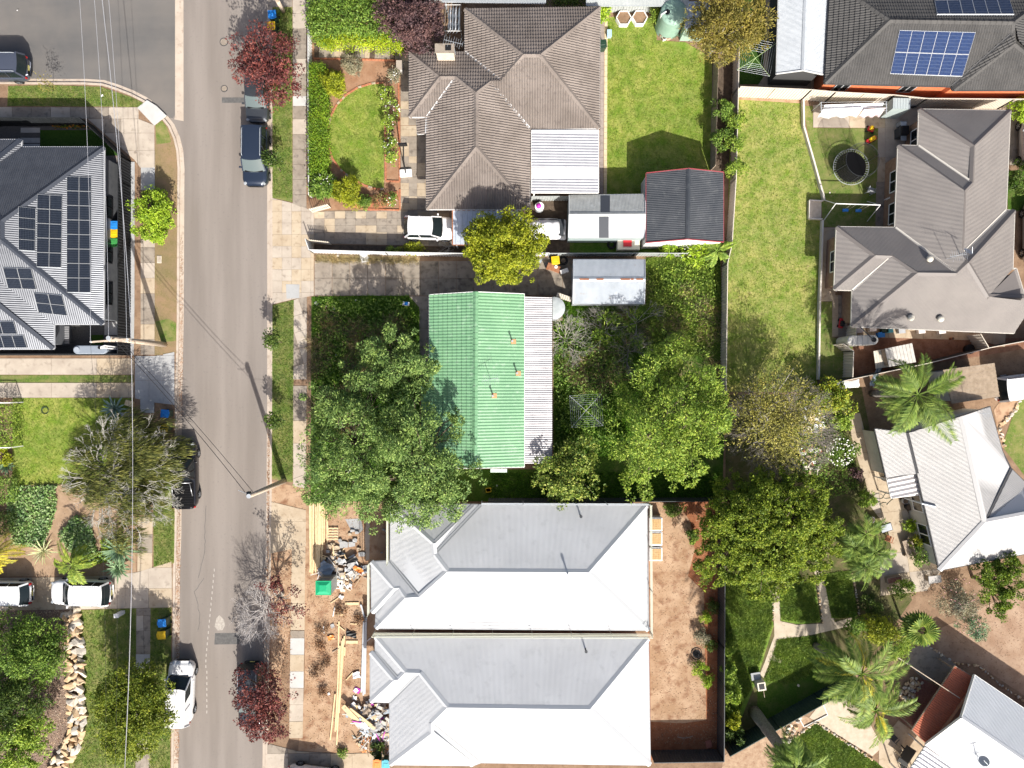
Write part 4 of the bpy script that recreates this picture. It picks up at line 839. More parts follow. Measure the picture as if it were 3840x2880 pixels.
vent(SLA[0], 2176, 1932, NA, DARKST); vent(SLA[8], 2128, 2149, NA, GALV); vent(SLB[0], 2195, 2433, NB, DARKST)

# ---- green roofed house
GR = mat('green_pressed_tile', (0.13, 0.275, 0.15), (0.17, 0.335, 0.185), 0.45, (0.24, 0.38, 0.25), 2.5, rough=0.5, metal=0.05, spec=0.4)
WB = mat('weatherboard', (0.5, 0.48, 0.43), (0.56, 0.54, 0.49), 3, rough=0.8)
V = {}; ze = 2.65; pt = 0.36
for k, p in dict(nw=(1611, 1105), w1=(1611, 1433), sw=(1611, 1757), se=(1965, 1752), ne=(1965, 1102)).items(): V[k] = W(*p, ze)
V['rn'] = RV(1784, 1094, (1611, 1105), (1611, 1757), ze, pt); V['rs'] = RV(1780, 1756, (1611, 1105), (1611, 1757), ze, pt)
V['p1'], V['p2'] = W(1582, 1433, 2.4), W(1582, 1757, 2.4)
GPROF = [(0, 0), (0.25, 1), (0.5, 0), (0.75, 1), (1, 0)]
HG, SLG, RFG, wpg = house('green_roofed_house', 'house with bright green pressed metal tile gable roof', V, [('nw', 'w1', 'sw', 'rs', 'rn'), ('se', 'ne', 'rn', 'rs')], ['nw', 'sw', 'rs', 'se', 'ne', 'rn'], GR, mat('white_trim', (0.72, 0.72, 0.7), rough=0.6), WB, kind='tile', tile=(0.44, 0.36, GPROF, 0.026, 0.05), soff=0.25, joint=0.035, lining_m=mat('shaded_joint_lining', (0.04, 0.11, 0.06), rough=0.9))  # dark lining colour stands for shaded grime in the west slope's course joints
s_ = Slope([V['p1'], V['p2'], V['sw'], V['w1']]); rb = MB(); tiles_on(s_, 0.44, 0.38, GPROF, 0.028, 0.05, [0], rb, GR, RFG); o = rb.build('porch_tiles', GR, RFG); fix_up(o.data); o['kind'] = 'stuff'
MB().beam(V['p1']-Vector((0, 0, .05)), V['p2']-Vector((0, 0, .05)), 0.1, 0.1).build('porch_gutter', WHITE, HG)
for x, y in ((1921, 1281), (1939, 1400), (1849, 1484)):
    p = SLG[1].hit(x, y); b = MB().beam(SLG[1].hit(x-5, y, .06), SLG[1].hit(x+14, y, .06), 0.34, 0.03).build('flashing', mat('orange_flashing', (0.45, 0.27, 0.13), rough=0.6), RFG)
    MB().cyl(p, 0.05, 0.62, 10).cyl(p+Vector((0, 0, .62)), 0.075, 0.1, 10).build('vent_pipe', GALV, RFG)
aw = hitw(Q('12', [(1945, 748), (2082, 748), (2082, 778), (1945, 778)]), 2.0); MB().prism([tuple(p) for p in aw], 0.1).build('window_awning', mat('pale_green_awning', (0.5, 0.6, 0.52), rough=0.6), HG)
CORR = mat('weathered_corrugated_iron', (0.27, 0.26, 0.27), (0.36, 0.35, 0.36), 0.6, (0.2, 0.19, 0.2), 3, rough=0.5, metal=0.2)
flat_roof('verandah', 'corrugated iron back verandah of the green roofed house', 'verandah', [(2070, 1738), (2070, 1116), (1967, 1113), (1967, 1738)], [2.35, 2.35, 2.6, 2.6], CORR, 0.16, 0.035, 'sine', m_post=TIMBER, trim=BLACK)

# ---- grey metal roofed house (east)
RE = mat('warm_grey_roof_sheet', (0.2, 0.182, 0.17), (0.225, 0.205, 0.19), 0.7, rough=0.5, metal=0.15); RET = mat('warm_grey_flashing', (0.15, 0.135, 0.127), rough=0.55)
V = {}; ze, pt = 2.6, 0.42
for k, p in dict(n1=(3448, 410), n2=(3789, 415), b2=(3443, 547), c1=(3369, 545), d1=(3357, 854), p0=(3138, 851), p1=(3129, 1086), w1=(3197, 1088), sw=(3193, 1224), se=(3803, 1249), se2=(3846, 1118), g1=(3812, 1007), e3=(3798, 1007), e2=(3805, 790), ev=(3773, 788)).items(): V[k] = W(*p, ze)
eW = ((3369, 545), (3357, 854)); eN = ((3448, 410), (3789, 415)); eS = ((3193, 1224), (3803, 1249)); eP = ((3357, 854), (3138, 851)); eW1 = ((3448, 410), (3443, 547)); eE = ((3789, 415), (3773, 788))
V['ap'] = RV(3651, 547, *eN, ze, pt); V['vv'] = RV(3645, 685, *eW1, ze, pt)
for k, p in dict(hh=(3615, 716), k2=(3606, 953)).items(): V[k] = RV(*p, *eW, ze, pt)
for k, p in dict(j=(3586, 1025), jj=(3439, 1023), gq=(3705, 1112)).items(): V[k] = RV(*p, *eS, ze, pt)
V['k3'] = RV(3629, 985, *eS, ze, pt)
for k, p in dict(o1=(3281, 958), o2=(3346, 960)).items(): V[k] = RV(*p, *eP, ze, pt)
HE, SLE, RFE, wpe = house('metal_roofed_house', 'rambling warm grey metal roofed house behind the trampoline', V, [('n2', 'n1', 'ap'), ('n1', 'b2', 'vv', 'ap'), ('b2', 'c1', 'hh', 'vv'), ('c1', 'd1', 'j', 'k3', 'k2', 'hh'), ('ev', 'n2', 'ap', 'vv', 'hh', 'k2'), ('e2', 'ev', 'k2', 'k3'),
    ('e3', 'e2', 'k3', 'gq'), ('g1', 'gq', 'se2'), ('sw', 'se', 'se2', 'gq', 'k3', 'j', 'jj'), ('w1', 'sw', 'jj', 'o2'), ('p1', 'w1', 'o2', 'o1'), ('p0', 'p1', 'o1'), ('d1', 'p0', 'o1', 'o2', 'jj', 'j')],
    ['n1', 'b2', 'c1', 'd1', 'p0', 'p1', 'w1', 'sw', 'se', 'se2', 'g1', 'e3', 'e2', 'ev', 'n2'], RE, RET, mat('brown_brick_wall', (0.24, 0.15, 0.1), (0.3, 0.2, 0.14), 4, rough=0.9), m_gut=mat('cream_gutter', (0.5, 0.47, 0.42), rough=0.5), pitch=0.09, amp=0.02)
wall_windows(HE, wpe, {2: [0.3, 0.7], 4: [0.5], 0: [0.5]})
for x, y in Q('31', [(1418, 602), (1262, 1088), (1507, 1098)]):
    sl = SLE[12] if x < 3500 and y < 1000 else SLE[8]; p = sl.hit(x, y); 
    v_ = MB().cyl(p-Vector((0, 0, .05)), 0.16, 0.28, 14).dome(p+Vector((0, 0, .2)), 0.24, 0.17, 14, 4).build('roof_ventilator', mat('cream_ventilator', (0.5, 0.47, 0.4), rough=0.5), RFE, smooth=True)
def dish(sl, px, py, name, label, az=0.5):
    p = sl.hit(px, py); r = empty(name, p, label, 'satellite dish'); top = p+Vector((0, 0, 0.9))
    MB().tube([p, top], 0.025, 6).build('mast', GALV, r)
    n = Vector((math.cos(az)*.7, math.sin(az)*.7, .7)).normalized(); t = n.orthogonal().normalized(); b = n.cross(t); mb = MB(); c0 = len(mb.v); mb.v.append(tuple(top))
    for ring in (1, 2, 3):
        for k in range(16):
            a = 2*math.pi*k/16; rr = 0.11*ring; mb.v.append(tuple(top+(t*math.cos(a)+b*math.sin(a))*rr+n*(rr*rr*.45)))
    for k in range(16): mb.f.append((0, 1+k, 1+(k+1) % 16))
    for ring in (0, 1):
        for k in range(16): mb.f.append((1+ring*16+k, 1+(ring+1)*16+k, 1+(ring+1)*16+(k+1) % 16, 1+ring*16+(k+1) % 16))
    mb.build('dish', mat('pale_dish', (0.45, 0.45, 0.45), rough=0.5), r, smooth=True); MB().tube([top-b*.3, top+n*.42], 0.012, 5).build('feed_arm', GALV, r); return r
def antenna(sl, px, py, label, h=1.2, ang=0.3, L=1.1):
    p = sl.hit(px, py); r = empty('tv_antenna', p, label, 'antenna'); top = p+Vector((0, 0, h))
    MB().tube([p, top], 0.018, 6).build('mast', GALV, r); d = Vector((math.cos(ang), math.sin(ang), 0)); e = Vector((-d.y, d.x, 0))
    MB().tube([top-d*L/2, top+d*L/2], 0.012, 5).build('boom', GALV, r)
    for i in range(9):
        c = top+d*(L*(i/8-.5)); l = 0.18+0.22*abs(math.sin(i*1.3)); MB().tube([c-e*l, c+e*l], 0.008, 4).build('element', GALV, r)
    return r
antenna(SLG[1], *q('12', 1945, 8), 'television antenna on the green tiled roof', 1.2, 0.2)
antenna(SLE[3], *q('31', 1565, 600), 'television antenna on the warm grey metal roof', 1.4, 0.15)
dish(SLE[3], *q('31', 1678, 560), 'satellite_dish', 'round satellite dish on the warm grey metal roof', 1.2)
antenna(SL1[4], *q('10', 1655, 455), 'television antenna beside the brick chimney', 1.9, 2.9, 1.3)

# ---- white metal roofed house (east)
RW_ = mat('off_white_roof_sheet', (0.35, 0.34, 0.33), (0.39, 0.38, 0.37), 0.7, rough=0.5, metal=0.05); RWT = mat('off_white_flashing', (0.52, 0.51, 0.5), rough=0.5)
V = {}; ze, pt = 2.75, 0.34
for k, p in dict(x1=(3403, 1624), e6=(3440, 1775), e7=(3523, 2139), e8=(3870, 2072), e2=(3712, 1524), e3=(3758, 1690), g4=(3792, 1757)).items(): V[k] = W(*p, ze)
eW = ((3403, 1624), (3523, 2139))
for k, p in dict(rn=(3606, 1560), rs=(3694, 1957)).items(): V[k] = RV(*p, *eW, ze, pt)
V['re'] = W(3880, 1922, V['rs'].z); V['e9'] = W(3850, 1815, ze)
V['e1'], V['e5'] = W(3281, 1608, 2.4), W(3324, 1791, 2.4)
V['x1'].z = V['e6'].z = ze
HW, SLW, RFW, wpw = house('metal_roofed_house', 'angled white metal roofed house with weatherboard wall', V, [('x1', 'e6', 'e7', 'rs', 'rn'), ('e1', 'e5', 'e6', 'x1'), ('e3', 'e2', 'rn', 'rs', 'g4'), ('e7', 'e8', 're', 'rs'), ('e9', 'g4', 'rs', 're')],
    ['x1', 'e1', 'e5', 'e6', 'e7', 'e8', 're', 'e9', 'g4', 'e3', 'e2', 'rn'], RW_, RWT, WB, pitch=0.09, amp=0.02, m_gut=mat('dark_gutter', (0.06, 0.06, 0.06)), soff=0.2)
flat_roof('patio_roof', 'small striped patio roof of the white metal roofed house', 'patio roof', Q('32', [(1112, 990), (1075, 825), (1318, 785), (1350, 962)]), [2.2, 2.2, 2.35, 2.35], mat('translucent_white_sheet', (0.55, 0.52, 0.5), (0.6, 0.57, 0.55), 3, rough=0.4), 0.34, 0.09, 'sine', m_post=WHITE)
wall_windows(HW, wpw, {3: [0.35, 0.7]})
p = SLW[0].hit(*q('32', 1475, 1060)); a = W(*q('32', 1225, 990), 1.0); MB().tube([a, W(*q('32', 1365, 1035), 2.6)], 0.06, 8).tube([W(*q('32', 1365, 1035), 2.8), p+Vector((0, 0, .1))], 0.07, 8).build('flue', GALV, HW)
antenna(SLW[2], *q('32', 1830, 285), 'small antenna at the top of the white metal roof', 0.9, 0.1, 0.5)
BT = mat('brown_shingle', (0.26, 0.2, 0.14), (0.33, 0.26, 0.19), 3, (0.2, 0.15, 0.11), 8, rough=0.9)
V = {}
for k, p in zip('abcd', Q('31', [(1540, 1520), (1965, 1462), (2040, 1740), (1640, 1800)])): V[k] = W(*p, 2.5)
for k in 'cd': V[k].z = 2.1
HB, SLBT, _, _ = house('outbuilding', 'old outbuilding with brown tiled skillion roof', {k: V[k] for k in V}, [('d', 'c', 'b', 'a')], ['d', 'c', 'b', 'a'], BT, TIMBER, WB, kind='tile', tile=(0.3, 0.26, [(0, 0), (0.5, 0.5), (1, 0)], 0.03, 0.05), soff=0.15, cat='outbuilding', gut=False)

# ---- bottom right house
RS_ = mat('pale_steel_roof_sheet', (0.5, 0.52, 0.54), (0.54, 0.56, 0.58), 0.7, rough=0.45, metal=0.1)
V = {}; ze = 2.7
for k, p in dict(n=(3654, 2532), ne=(4080, 2820), s=(3471, 2792), se=(3900, 3110)).items(): V[k] = W(*p, ze)
V['r'] = RV(3604, 2691, (3654, 2532), (4080, 2820), ze, 0.38); V['re'] = W(4000, 2962, V['r'].z)
HS, SLS, _, wps = house('metal_roofed_house', 'pale steel roofed house in the bottom corner', V, [('ne', 'n', 'r', 're'), ('s', 'se', 're', 'r')], ['n', 'r', 's', 'se', 're', 'ne'], RS_, mat('pale_steel_flashing', (0.6, 0.61, 0.62), rough=0.5), mat('brick_wall', (0.35, 0.16, 0.1), (0.4, 0.2, 0.13), 5, rough=0.9), pitch=0.1, amp=0.02, m_gut=WHITE)
dish(SLS[1], *q('33', 1810, 1545), 'satellite_dish', 'grey satellite dish on the bottom corner roof', 2.4); antenna(SLS[1], *q('33', 1830, 1600), 'small antenna by the bottom corner dish', 0.7, 0.5, 0.5)
RV_ = mat('red_verandah_sheet', (0.4, 0.11, 0.055), (0.46, 0.14, 0.075), 1.0, (0.3, 0.09, 0.055), 4, rough=0.75)
flat_roof('verandah', 'red tiled verandah roof on the bottom corner house', 'verandah', Q('33', [(1285, 1345), (1640, 815), (1790, 905), (1722, 1180), (1395, 1452)]), [2.15, 2.15, 2.5, 2.5, 2.5], RV_, 0.16, 0.03, 'sine', m_post=TIMBER)
flat_roof('patio_roof', 'wide ribbed silver patio roof at the bottom edge', 'patio roof', Q('33', [(1210, 1760), (1400, 1475), (1700, 1700), (1500, 2000)]), [2.3, 2.5, 2.5, 2.3], PATIOW, 0.3, 0.06, 'sine', m_post=WHITE)
# ------------------------------------------------------------------ vegetation builders
def unit(a): return a/np.maximum(np.linalg.norm(a, axis=1, keepdims=True), 1e-6)
def rdir(n, zmin=-1.0):
    z = RNG.uniform(zmin, 1, n); t = RNG.uniform(0, 2*np.pi, n); r = np.sqrt(1-z*z)
    return np.stack([r*np.cos(t), r*np.sin(t), z], 1)
def leaf_quads(p, axis, nrm, L, Wd):
    n = len(p); L = (L*RNG.uniform(0.65, 1.3, n))[:, None]; Wd = (Wd*RNG.uniform(0.7, 1.25, n))[:, None]
    a = unit(axis); s = unit(np.cross(a, nrm)); up = np.cross(s, a)
    v = np.empty((n, 4, 3)); v[:, 0] = p; v[:, 1] = p+a*L*.45+s*Wd/2+up*L*.06; v[:, 2] = p+a*L-up*L*.05; v[:, 3] = p+a*L*.45-s*Wd/2+up*L*.06
    return v.reshape(-1, 3)
def lobe_leaves(c, r, nclump, per, rc, L, Wd, zmin=-0.25, outb=0.6, upb=0.7, sweep=None, shell=(0.6, 1.02)):
    c = np.array(c, float); r = np.array(r, float)
    d = rdir(nclump, zmin); k = RNG.uniform(*shell, nclump)[:, None]
    # uneven outline
    ph = RNG.uniform(0, 6.28, 6); az = np.arctan2(d[:, 1], d[:, 0]); k = k*(1+0.10*np.sin(3*az+ph[0])+0.08*np.sin(5*az+ph[1])+0.05*np.sin(9*az+ph[2]))[:, None]
    cc = c+d*r*k; cc[:, 2] += RNG.normal(0, rc*.45, nclump); rcs = rc*RNG.uniform(0.6, 1.35, nclump)
    i = np.repeat(np.arange(nclump), per); n = len(i); o = rdir(n, -0.45); q_ = RNG.uniform(0.35, 1, n)[:, None]**0.5
    p = cc[i]+o*q_*rcs[i][:, None]*np.array([1, 1, 0.75])
    ax = o*outb+rdir(n)*0.8+d[i]*0.3
    if sweep is not None: ax = ax*0.5+np.array(sweep)
    nr = np.array([0, 0, upb*.5])+rdir(n)*0.4+o*0.6+d[i]*0.5
    return leaf_quads(p, ax, nr, L, Wd), cc
def limb(mb, a, b, r0, r1, bend=0.25, n=5, sides=6):
    a, b = Vector(a), Vector(b); d = b-a; L = d.length; off = Vector((random.uniform(-1, 1), random.uniform(-1, 1), random.uniform(0, .6)))*bend*L*0.5
    pts = [a+d*t+off*math.sin(math.pi*t)+Vector((random.uniform(-1, 1), random.uniform(-1, 1), 0))*L*0.02 for t in [i/(n-1) for i in range(n)]]
    mb.tube(pts, [r0+(r1-r0)*i/(n-1) for i in range(n)], sides); return pts
def tree(name, label, base, lobes, m, cat='tree', bark=None, nclump=70, per=60, rc=0.45, L=0.2, Wd=0.085, tr=0.14, sweep=None, zmin=-0.25, limbs=10, group=None, outb=0.6, upb=0.7, extra=None, shell=(0.6, 1.02), crown='crown'):
    """lobes: (survey x, survey y, height of centre, radius in survey units, flatness)"""
    b = W(*base); root = empty(name, (b.x, b.y, 0), label, cat, group)
    V_ = []; C = []; tb = MB(); top = None; LC = []
    for lx, ly, lz, lr, fl in lobes:
        c = W(lx, ly, lz); rm = lr/S*(H-lz)/H; LC.append((c, rm))
        nn = max(3, int(nclump*.5*(rm/2.2)**1.5)); v, cc = lobe_leaves(c, (rm*0.93, rm*0.93, rm*fl), nn, int(per*1.9), 1.3*rc*min(1.2, max(.5, rm/2)), L, Wd, zmin, outb, upb, sweep, shell)
        V_.append(v); C.append(cc); V_.append(lobe_leaves(c, (rm, rm, rm*fl), max(4, nn//3), max(6, per//3), .5*rc, L, Wd, -.2, outb, upb, sweep, (1.0, 1.22))[0])
    zc = min(c.z for c, _ in LC); fork = Vector((b.x, b.y, 0))+(LC[0][0]-Vector((b.x, b.y, 0)))*0.42 if len(LC) == 1 else Vector((b.x, b.y, zc*0.4))
    limb(tb, (b.x, b.y, -0.05), fork, tr, tr*0.75, 0.06, 5, 8)
    for (c, rm), cc in zip(LC, C):
        mid = fork+(c-fork)*0.55; limb(tb, fork, mid, tr*0.6, tr*0.38, 0.2)
        for k in RNG.choice(len(cc), min(limbs, len(cc)), replace=False): limb(tb, mid, cc[k], tr*0.3, 0.012, 0.3, 5, 5)
    tb.build('trunk', bark or BARK, root, smooth=True)
    fastmesh(crown, np.concatenate(V_), 4, m, root)
    return root
def inpoly(pts, x, y):
    c = np.zeros(len(x), bool); n = len(pts)
    for i in range(n):
        x0, y0 = pts[i-1]; x1, y1 = pts[i]; m = ((y0 > y) != (y1 > y)); c ^= m & (x < (x1-x0)*(y-y0)/(y1-y0+1e-12)+x0)
    return c
def scatter(poly, n):
    P = [W(x, y).xy for x, y in poly]; xs = [p.x for p in P]; ys = [p.y for p in P]; out = np.zeros((0, 2))
    while len(out) < n:
        c = np.stack([RNG.uniform(min(xs), max(xs), n*2), RNG.uniform(min(ys), max(ys), n*2)], 1); out = np.concatenate([out, c[inpoly([(p.x, p.y) for p in P], c[:, 0], c[:, 1])]])
    return out[:n]
def tufts(name, label, poly, n, h, w, m, z=0.02, blades=6, lean=0.7, kind='stuff', cat=None, clump=None, parent=None):
    p = scatter(poly, n)
    if clump:
        cc = scatter(poly, clump[0]); p = cc[RNG.integers(0, len(cc), n)]+RNG.normal(0, clump[1], (n, 2))
    i = np.repeat(np.arange(n), blades); N = len(i); d = rdir(N, 0.15); d[:, :2] *= lean; d = unit(d)
    b = np.stack([p[i, 0]+RNG.normal(0, w*1.5, N), p[i, 1]+RNG.normal(0, w*1.5, N), np.full(N, z)], 1)
    hh = (h*RNG.uniform(0.4, 1.2, N))[:, None]; s = unit(np.cross(d, rdir(N)))*w/2
    tip = b+d*hh; tip[:, 2] -= hh[:, 0]*0.18*lean; tip[:, 2] = np.maximum(tip[:, 2], z+.01)
    mid = b+d*hh*0.55; v = np.stack([b-s*.6, b+s*.6, mid+s, tip, mid-s], 1).reshape(-1, 3)
    o = fastmesh(name, v, 5, m, parent); 
    if parent is None: tag(o, label, cat, None, kind)
    return o
def hedge(name, label, poly, h, m, n, L=0.11, Wd=0.065, cat='hedge', z0=0.0, rough=0.12, flat=0.55):
    """clipped leafy block: leaves over the top and round the sides, stems inside"""
    P = [W(x, y, h*.8).xy for x, y in poly]; c = sum((Vector((p.x, p.y, 0)) for p in P), Vector())/len(P); root = empty(name, c, label, cat)
    nt_ = int(n*flat); t = scatter([((p.x*S)+1920, 1440-p.y*S) for p in P], nt_)
    wav = 0.5+0.5*np.sin(t[:, 0]*2.3+1.1)*np.sin(t[:, 1]*1.9+.4)
    top = np.concatenate([t, (h*(0.86+0.14*wav)+RNG.normal(0, rough, nt_))[:, None]], 1)
    ns = n-nt_; e = RNG.integers(0, len(P), ns); f = RNG.uniform(0, 1, ns)[:, None]; A = np.array([tuple(p) for p in P]); B = np.roll(A, -1, 0)
    sxy = A[e]*(1-f)+B[e]*f+RNG.normal(0, rough, (ns, 2)); side = np.concatenate([sxy, RNG.uniform(z0+.05, h, ns)[:, None]], 1)
    p = np.concatenate([top, side]); N = len(p)
    out = p-np.array([c.x, c.y, h*.4]); out[:, 2] *= 0.6; out = unit(out)
    v = leaf_quads(p, rdir(N)+out*.5, np.array([0, 0, .6])+rdir(N)*.7+out*.4, L, Wd)
    st = MB()
    for k in range(14):
        a = t[RNG.integers(0, nt_)]; st.tube([(a[0], a[1], 0), (a[0]+random.uniform(-.1, .1), a[1]+random.uniform(-.1, .1), h*.8)], [0.03, 0.012], 5)
    st.build('stems', BARK, root); fastmesh('foliage', v, 4, m, root); return root
def bush(name, label, px, py, r, h, m, n=1600, L=0.14, Wd=0.07, cat='shrub', fl=None, clumps=22, rc=0.3, ry=None, group=None):
    b = W(px, py); root = empty(name, (b.x, b.y, 0), label, cat, group); zc = h*0.5; c = W(px, py, zc); rm = r/S*.92; ryy = (ry or r)/S*.92
    v, cc = lobe_leaves(c, (rm, ryy, h*.5), clumps, max(8, n//clumps), rc*min(1.4, max(.5, rm)), L, Wd, -0.3)
    st = MB()
    for k in range(min(8, len(cc))): limb(st, (b.x+random.uniform(-.1, .1), b.y+random.uniform(-.1, .1), 0), cc[k], 0.03, 0.008, 0.2, 4, 5)
    st.build('stems', BARK, root); fastmesh('foliage', v, 4, m, root); return root
def flowers(root, px, py, r, h, n, m, size=0.07, ry=None):
    c = W(px, py, h); v = []
    for k in range(n):
        d = rdir(1, 0.15)[0]; p = Vector((c.x+d[0]*r/S, c.y+d[1]*(ry or r)/S, h*0.55+d[2]*h*.5)); t = Vector(rdir(1)[0]); u = t.orthogonal().normalized()
        s1 = Vector((1, 0, random.uniform(-.4, .4)))*size; s2 = Vector((0, 1, random.uniform(-.4, .4)))*size
        v += [tuple(p-s1*.5), tuple(p-s2*.5), tuple(p+s1*.5), tuple(p+s2*.5)]
    o = fastmesh('flowers', np.array(v), 4, m, root); o['kind'] = 'stuff'; return o
def frond_mesh(name, L, leaflet, m, droop=0.5, n=26, lw=0.035, up=0.55):
    mb = MB(); pts = [Vector((L*t, 0, L*(up*t-droop*1.25*t*t))) for t in [i/10 for i in range(11)]]
    mb.tube(pts, [0.035*(1-.85*i/10) for i in range(11)], 5)
    for i in range(n):
        t = 0.18+0.82*i/(n-1); p = Vector((L*t, 0, L*(up*t-droop*1.25*t*t))); l = leaflet*(0.55+0.6*math.sin(math.pi*min(1, t*1.05)))*random.uniform(.85, 1.1)
        for sg in (-1, 1):
            d = Vector((0.75, sg*0.8, random.uniform(-.35, .05))).normalized(); s = Vector((-.5, .4*sg, .2)).normalized()*lw
            mb.poly([p-s, p+d*l*.5-s*.8+Vector((0, 0, .02)), p+d*l+Vector((0, 0, -.12*l)), p+d*l*.5+s*.8+Vector((0, 0, .02))])
    return mb.mesh(name, m)
def palm(name, label, base, top, h, nfr, L, leaflet, m, tr=0.17, m2=None, droop=0.5, cat='palm', lw=0.035, n=26, trunk=True, up=0.55, group=None):
    b = W(*base); t = W(*top, h); root = empty(name, (b.x, b.y, 0), label, cat, group)
    if trunk:
        tb = MB(); k = 9
        pts = [Vector((b.x, b.y, 0)).lerp(t, i/k) for i in range(k+1)]; tb.tube(pts, [tr*(1.25-.35*i/k)*(1+.06*(i % 2)) for i in range(k+1)], 10); tb.build('trunk', PALMB, root, smooth=True)
    meshes = [frond_mesh('frond', L*s, leaflet, m, droop*d, n, lw, up) for s, d in ((1, 1), (.9, .75), (1.05, 1.25))]
    if m2: meshes.append(frond_mesh('frond', L*.8, leaflet*.8, m2, droop*1.5, n, lw, up*.5))
    for i in range(nfr):
        a = 2.399963*i+random.uniform(-.15, .15); me = meshes[i % 3] if not (m2 and i % 6 == 5) else meshes[3]
        o = bpy.data.objects.new('frond', me); link(o, root); o.location = t-Vector((b.x, b.y, 0)); o.rotation_euler = (random.uniform(-.45, .45), 0.6-1.0*(i/nfr)+random.uniform(-.3, .3), a+random.uniform(-.3, .3)); o.scale = (random.uniform(.65, 1.12),)*3
    return root
def fan_palm(name, label, base, top, h, nfr, R_, m, cat='palm', tr=0.1):
    b = W(*base); t = W(*top, h); root = empty(name, (b.x, b.y, 0), label, cat); MB().tube([(b.x, b.y, 0), t], [tr, tr*.8], 8).build('trunk', PALMB, root)
    mb = MB(); mb.tube([(0, 0, 0), (R_*.3, 0, .12*R_)], 0.015, 4)
    for k in range(16):
        a = -1.9+3.8*k/15; c = Vector((R_*.3, 0, .12*R_)); d = Vector((math.cos(a), math.sin(a), -.12)); s = Vector((-math.sin(a), math.cos(a), 0))*.07*R_
        mb.poly([c, c+d*R_*.38+s+Vector((0, 0, .03)), c+d*R_*random.uniform(.55, .65)-Vector((0, 0, .06)), c+d*R_*.38-s+Vector((0, 0, .03))])
    me = mb.mesh('leaf', m)
    for i in range(nfr):
        o = bpy.data.objects.new('leaf', me); link(o, root); o.location = t-Vector((b.x, b.y, 0)); o.rotation_euler = (random.uniform(-.2, .2), .45-1.0*i/nfr, 2.399963*i); o.scale = (random.uniform(.8, 1.05),)*3
    return root
def rosette(name, label, px, py, R_, n, m, cat='agave', w=0.09, up=0.75, group=None):
    b = W(px, py); root = empty(name, (b.x, b.y, 0), label, cat, group); mb = MB()
    s = lambda x, z, ww: [(x, -ww, z+.02), (x, 0, z), (x, ww, z+.02)]
    r = [s(0.03, 0.02, w*.4), s(R_*.4, R_*up*.5, w), s(R_*.75, R_*up*.72, w*.7), [(R_, 0, R_*up*.8)]*3]
    for a, c in zip(r, r[1:]):
        mb.poly([a[0], a[1], c[1], c[0]] if c[0] != c[1] else [a[0], a[1], c[1]]); mb.poly([a[1], a[2], c[2], c[1]] if c[0] != c[1] else [a[1], a[2], c[1]])
    me = mb.mesh('leaf', m)
    for i in range(n):
        o = bpy.data.objects.new('leaf', me); link(o, root); f = i/n; o.rotation_euler = (0, -.9*f*f+.25*(1-f)+random.uniform(-.08, .08), 2.399963*i); k = (1-.45*f)*random.uniform(.85, 1.1); o.scale = (k, k, k); o.location = (0, 0, .05)
    return root
def bare_branches(mb, a, d, L, r, depth, spread=0.6):
    d = Vector(d).normalized(); b = Vector(a)+d*L; pts = [Vector(a), Vector(a)+d*L*.5+Vector((random.uniform(-1, 1), random.uniform(-1, 1), random.uniform(-.5, .5)))*L*.08, b]
    mb.tube(pts, [r, r*.85, r*.7], 5 if depth > 1 else 4, cap=False)
    if depth == 0: return
    for k in range(random.choice((2, 3, 3))):
        e = d+Vector((random.uniform(-1, 1), random.uniform(-1, 1), random.uniform(-.6, .7)))*spread; e.z = max(e.z, -.15); bare_branches(mb, b, e, L*random.uniform(.6, .85), r*.62, depth-1, spread)
# ---- leaf colours
def LM(n, a, b, c, tr=0.22): return leafmat(n, a, b, c, tr)
L_PEP = LM('pepper_tree_leaf', (0.055, 0.105, 0.026), (0.12, 0.19, 0.05), (0.24, 0.32, 0.1))
L_LEM = LM('yellow_green_leaf', (0.075, 0.135, 0.014), (0.15, 0.225, 0.03), (0.27, 0.33, 0.06))
L_OLV = LM('olive_dome_leaf', (0.06, 0.105, 0.01), (0.13, 0.18, 0.018), (0.22, 0.255, 0.032))
L_GOLD = LM('golden_leaf', (0.09, 0.12, 0.008), (0.175, 0.2, 0.012), (0.28, 0.29, 0.025))
L_DRK = LM('dark_green_leaf', (0.025, 0.05, 0.01), (0.05, 0.085, 0.015), (0.1, 0.14, 0.03))
L_MID = LM('mid_green_leaf', (0.05, 0.1, 0.015), (0.1, 0.17, 0.025), (0.18, 0.25, 0.05))
L_BRT = LM('bright_green_leaf', (0.11, 0.19, 0.012), (0.19, 0.28, 0.02), (0.28, 0.36, 0.04))
L_LIME = LM('lime_leaf', (0.17, 0.25, 0.012), (0.27, 0.35, 0.015), (0.34, 0.42, 0.03))
L_RED = LM('dark_red_leaf', (0.05, 0.02, 0.02), (0.1, 0.028, 0.03), (0.17, 0.055, 0.045), 0.2)
L_PUR = LM('purple_leaf', (0.035, 0.02, 0.024), (0.065, 0.036, 0.04), (0.11, 0.065, 0.065), 0.15)
L_WEEP = LM('weeping_needle', (0.022, 0.03, 0.008), (0.06, 0.07, 0.015), (0.19, 0.19, 0.055), 0.25)
L_EUC = LM('eucalypt_leaf', (0.1, 0.085, 0.018), (0.17, 0.15, 0.03), (0.24, 0.19, 0.055), 0.25)
L_SPARSE = LM('yellowing_leaf', (0.12, 0.115, 0.025), (0.2, 0.19, 0.045), (0.28, 0.25, 0.07))
L_PALM = LM('palm_leaf', (0.05, 0.095, 0.015), (0.105, 0.16, 0.028), (0.18, 0.235, 0.05))
L_PALMY = LM('yellow_palm_leaf', (0.3, 0.24, 0.02), (0.4, 0.33, 0.03), (0.45, 0.38, 0.06))
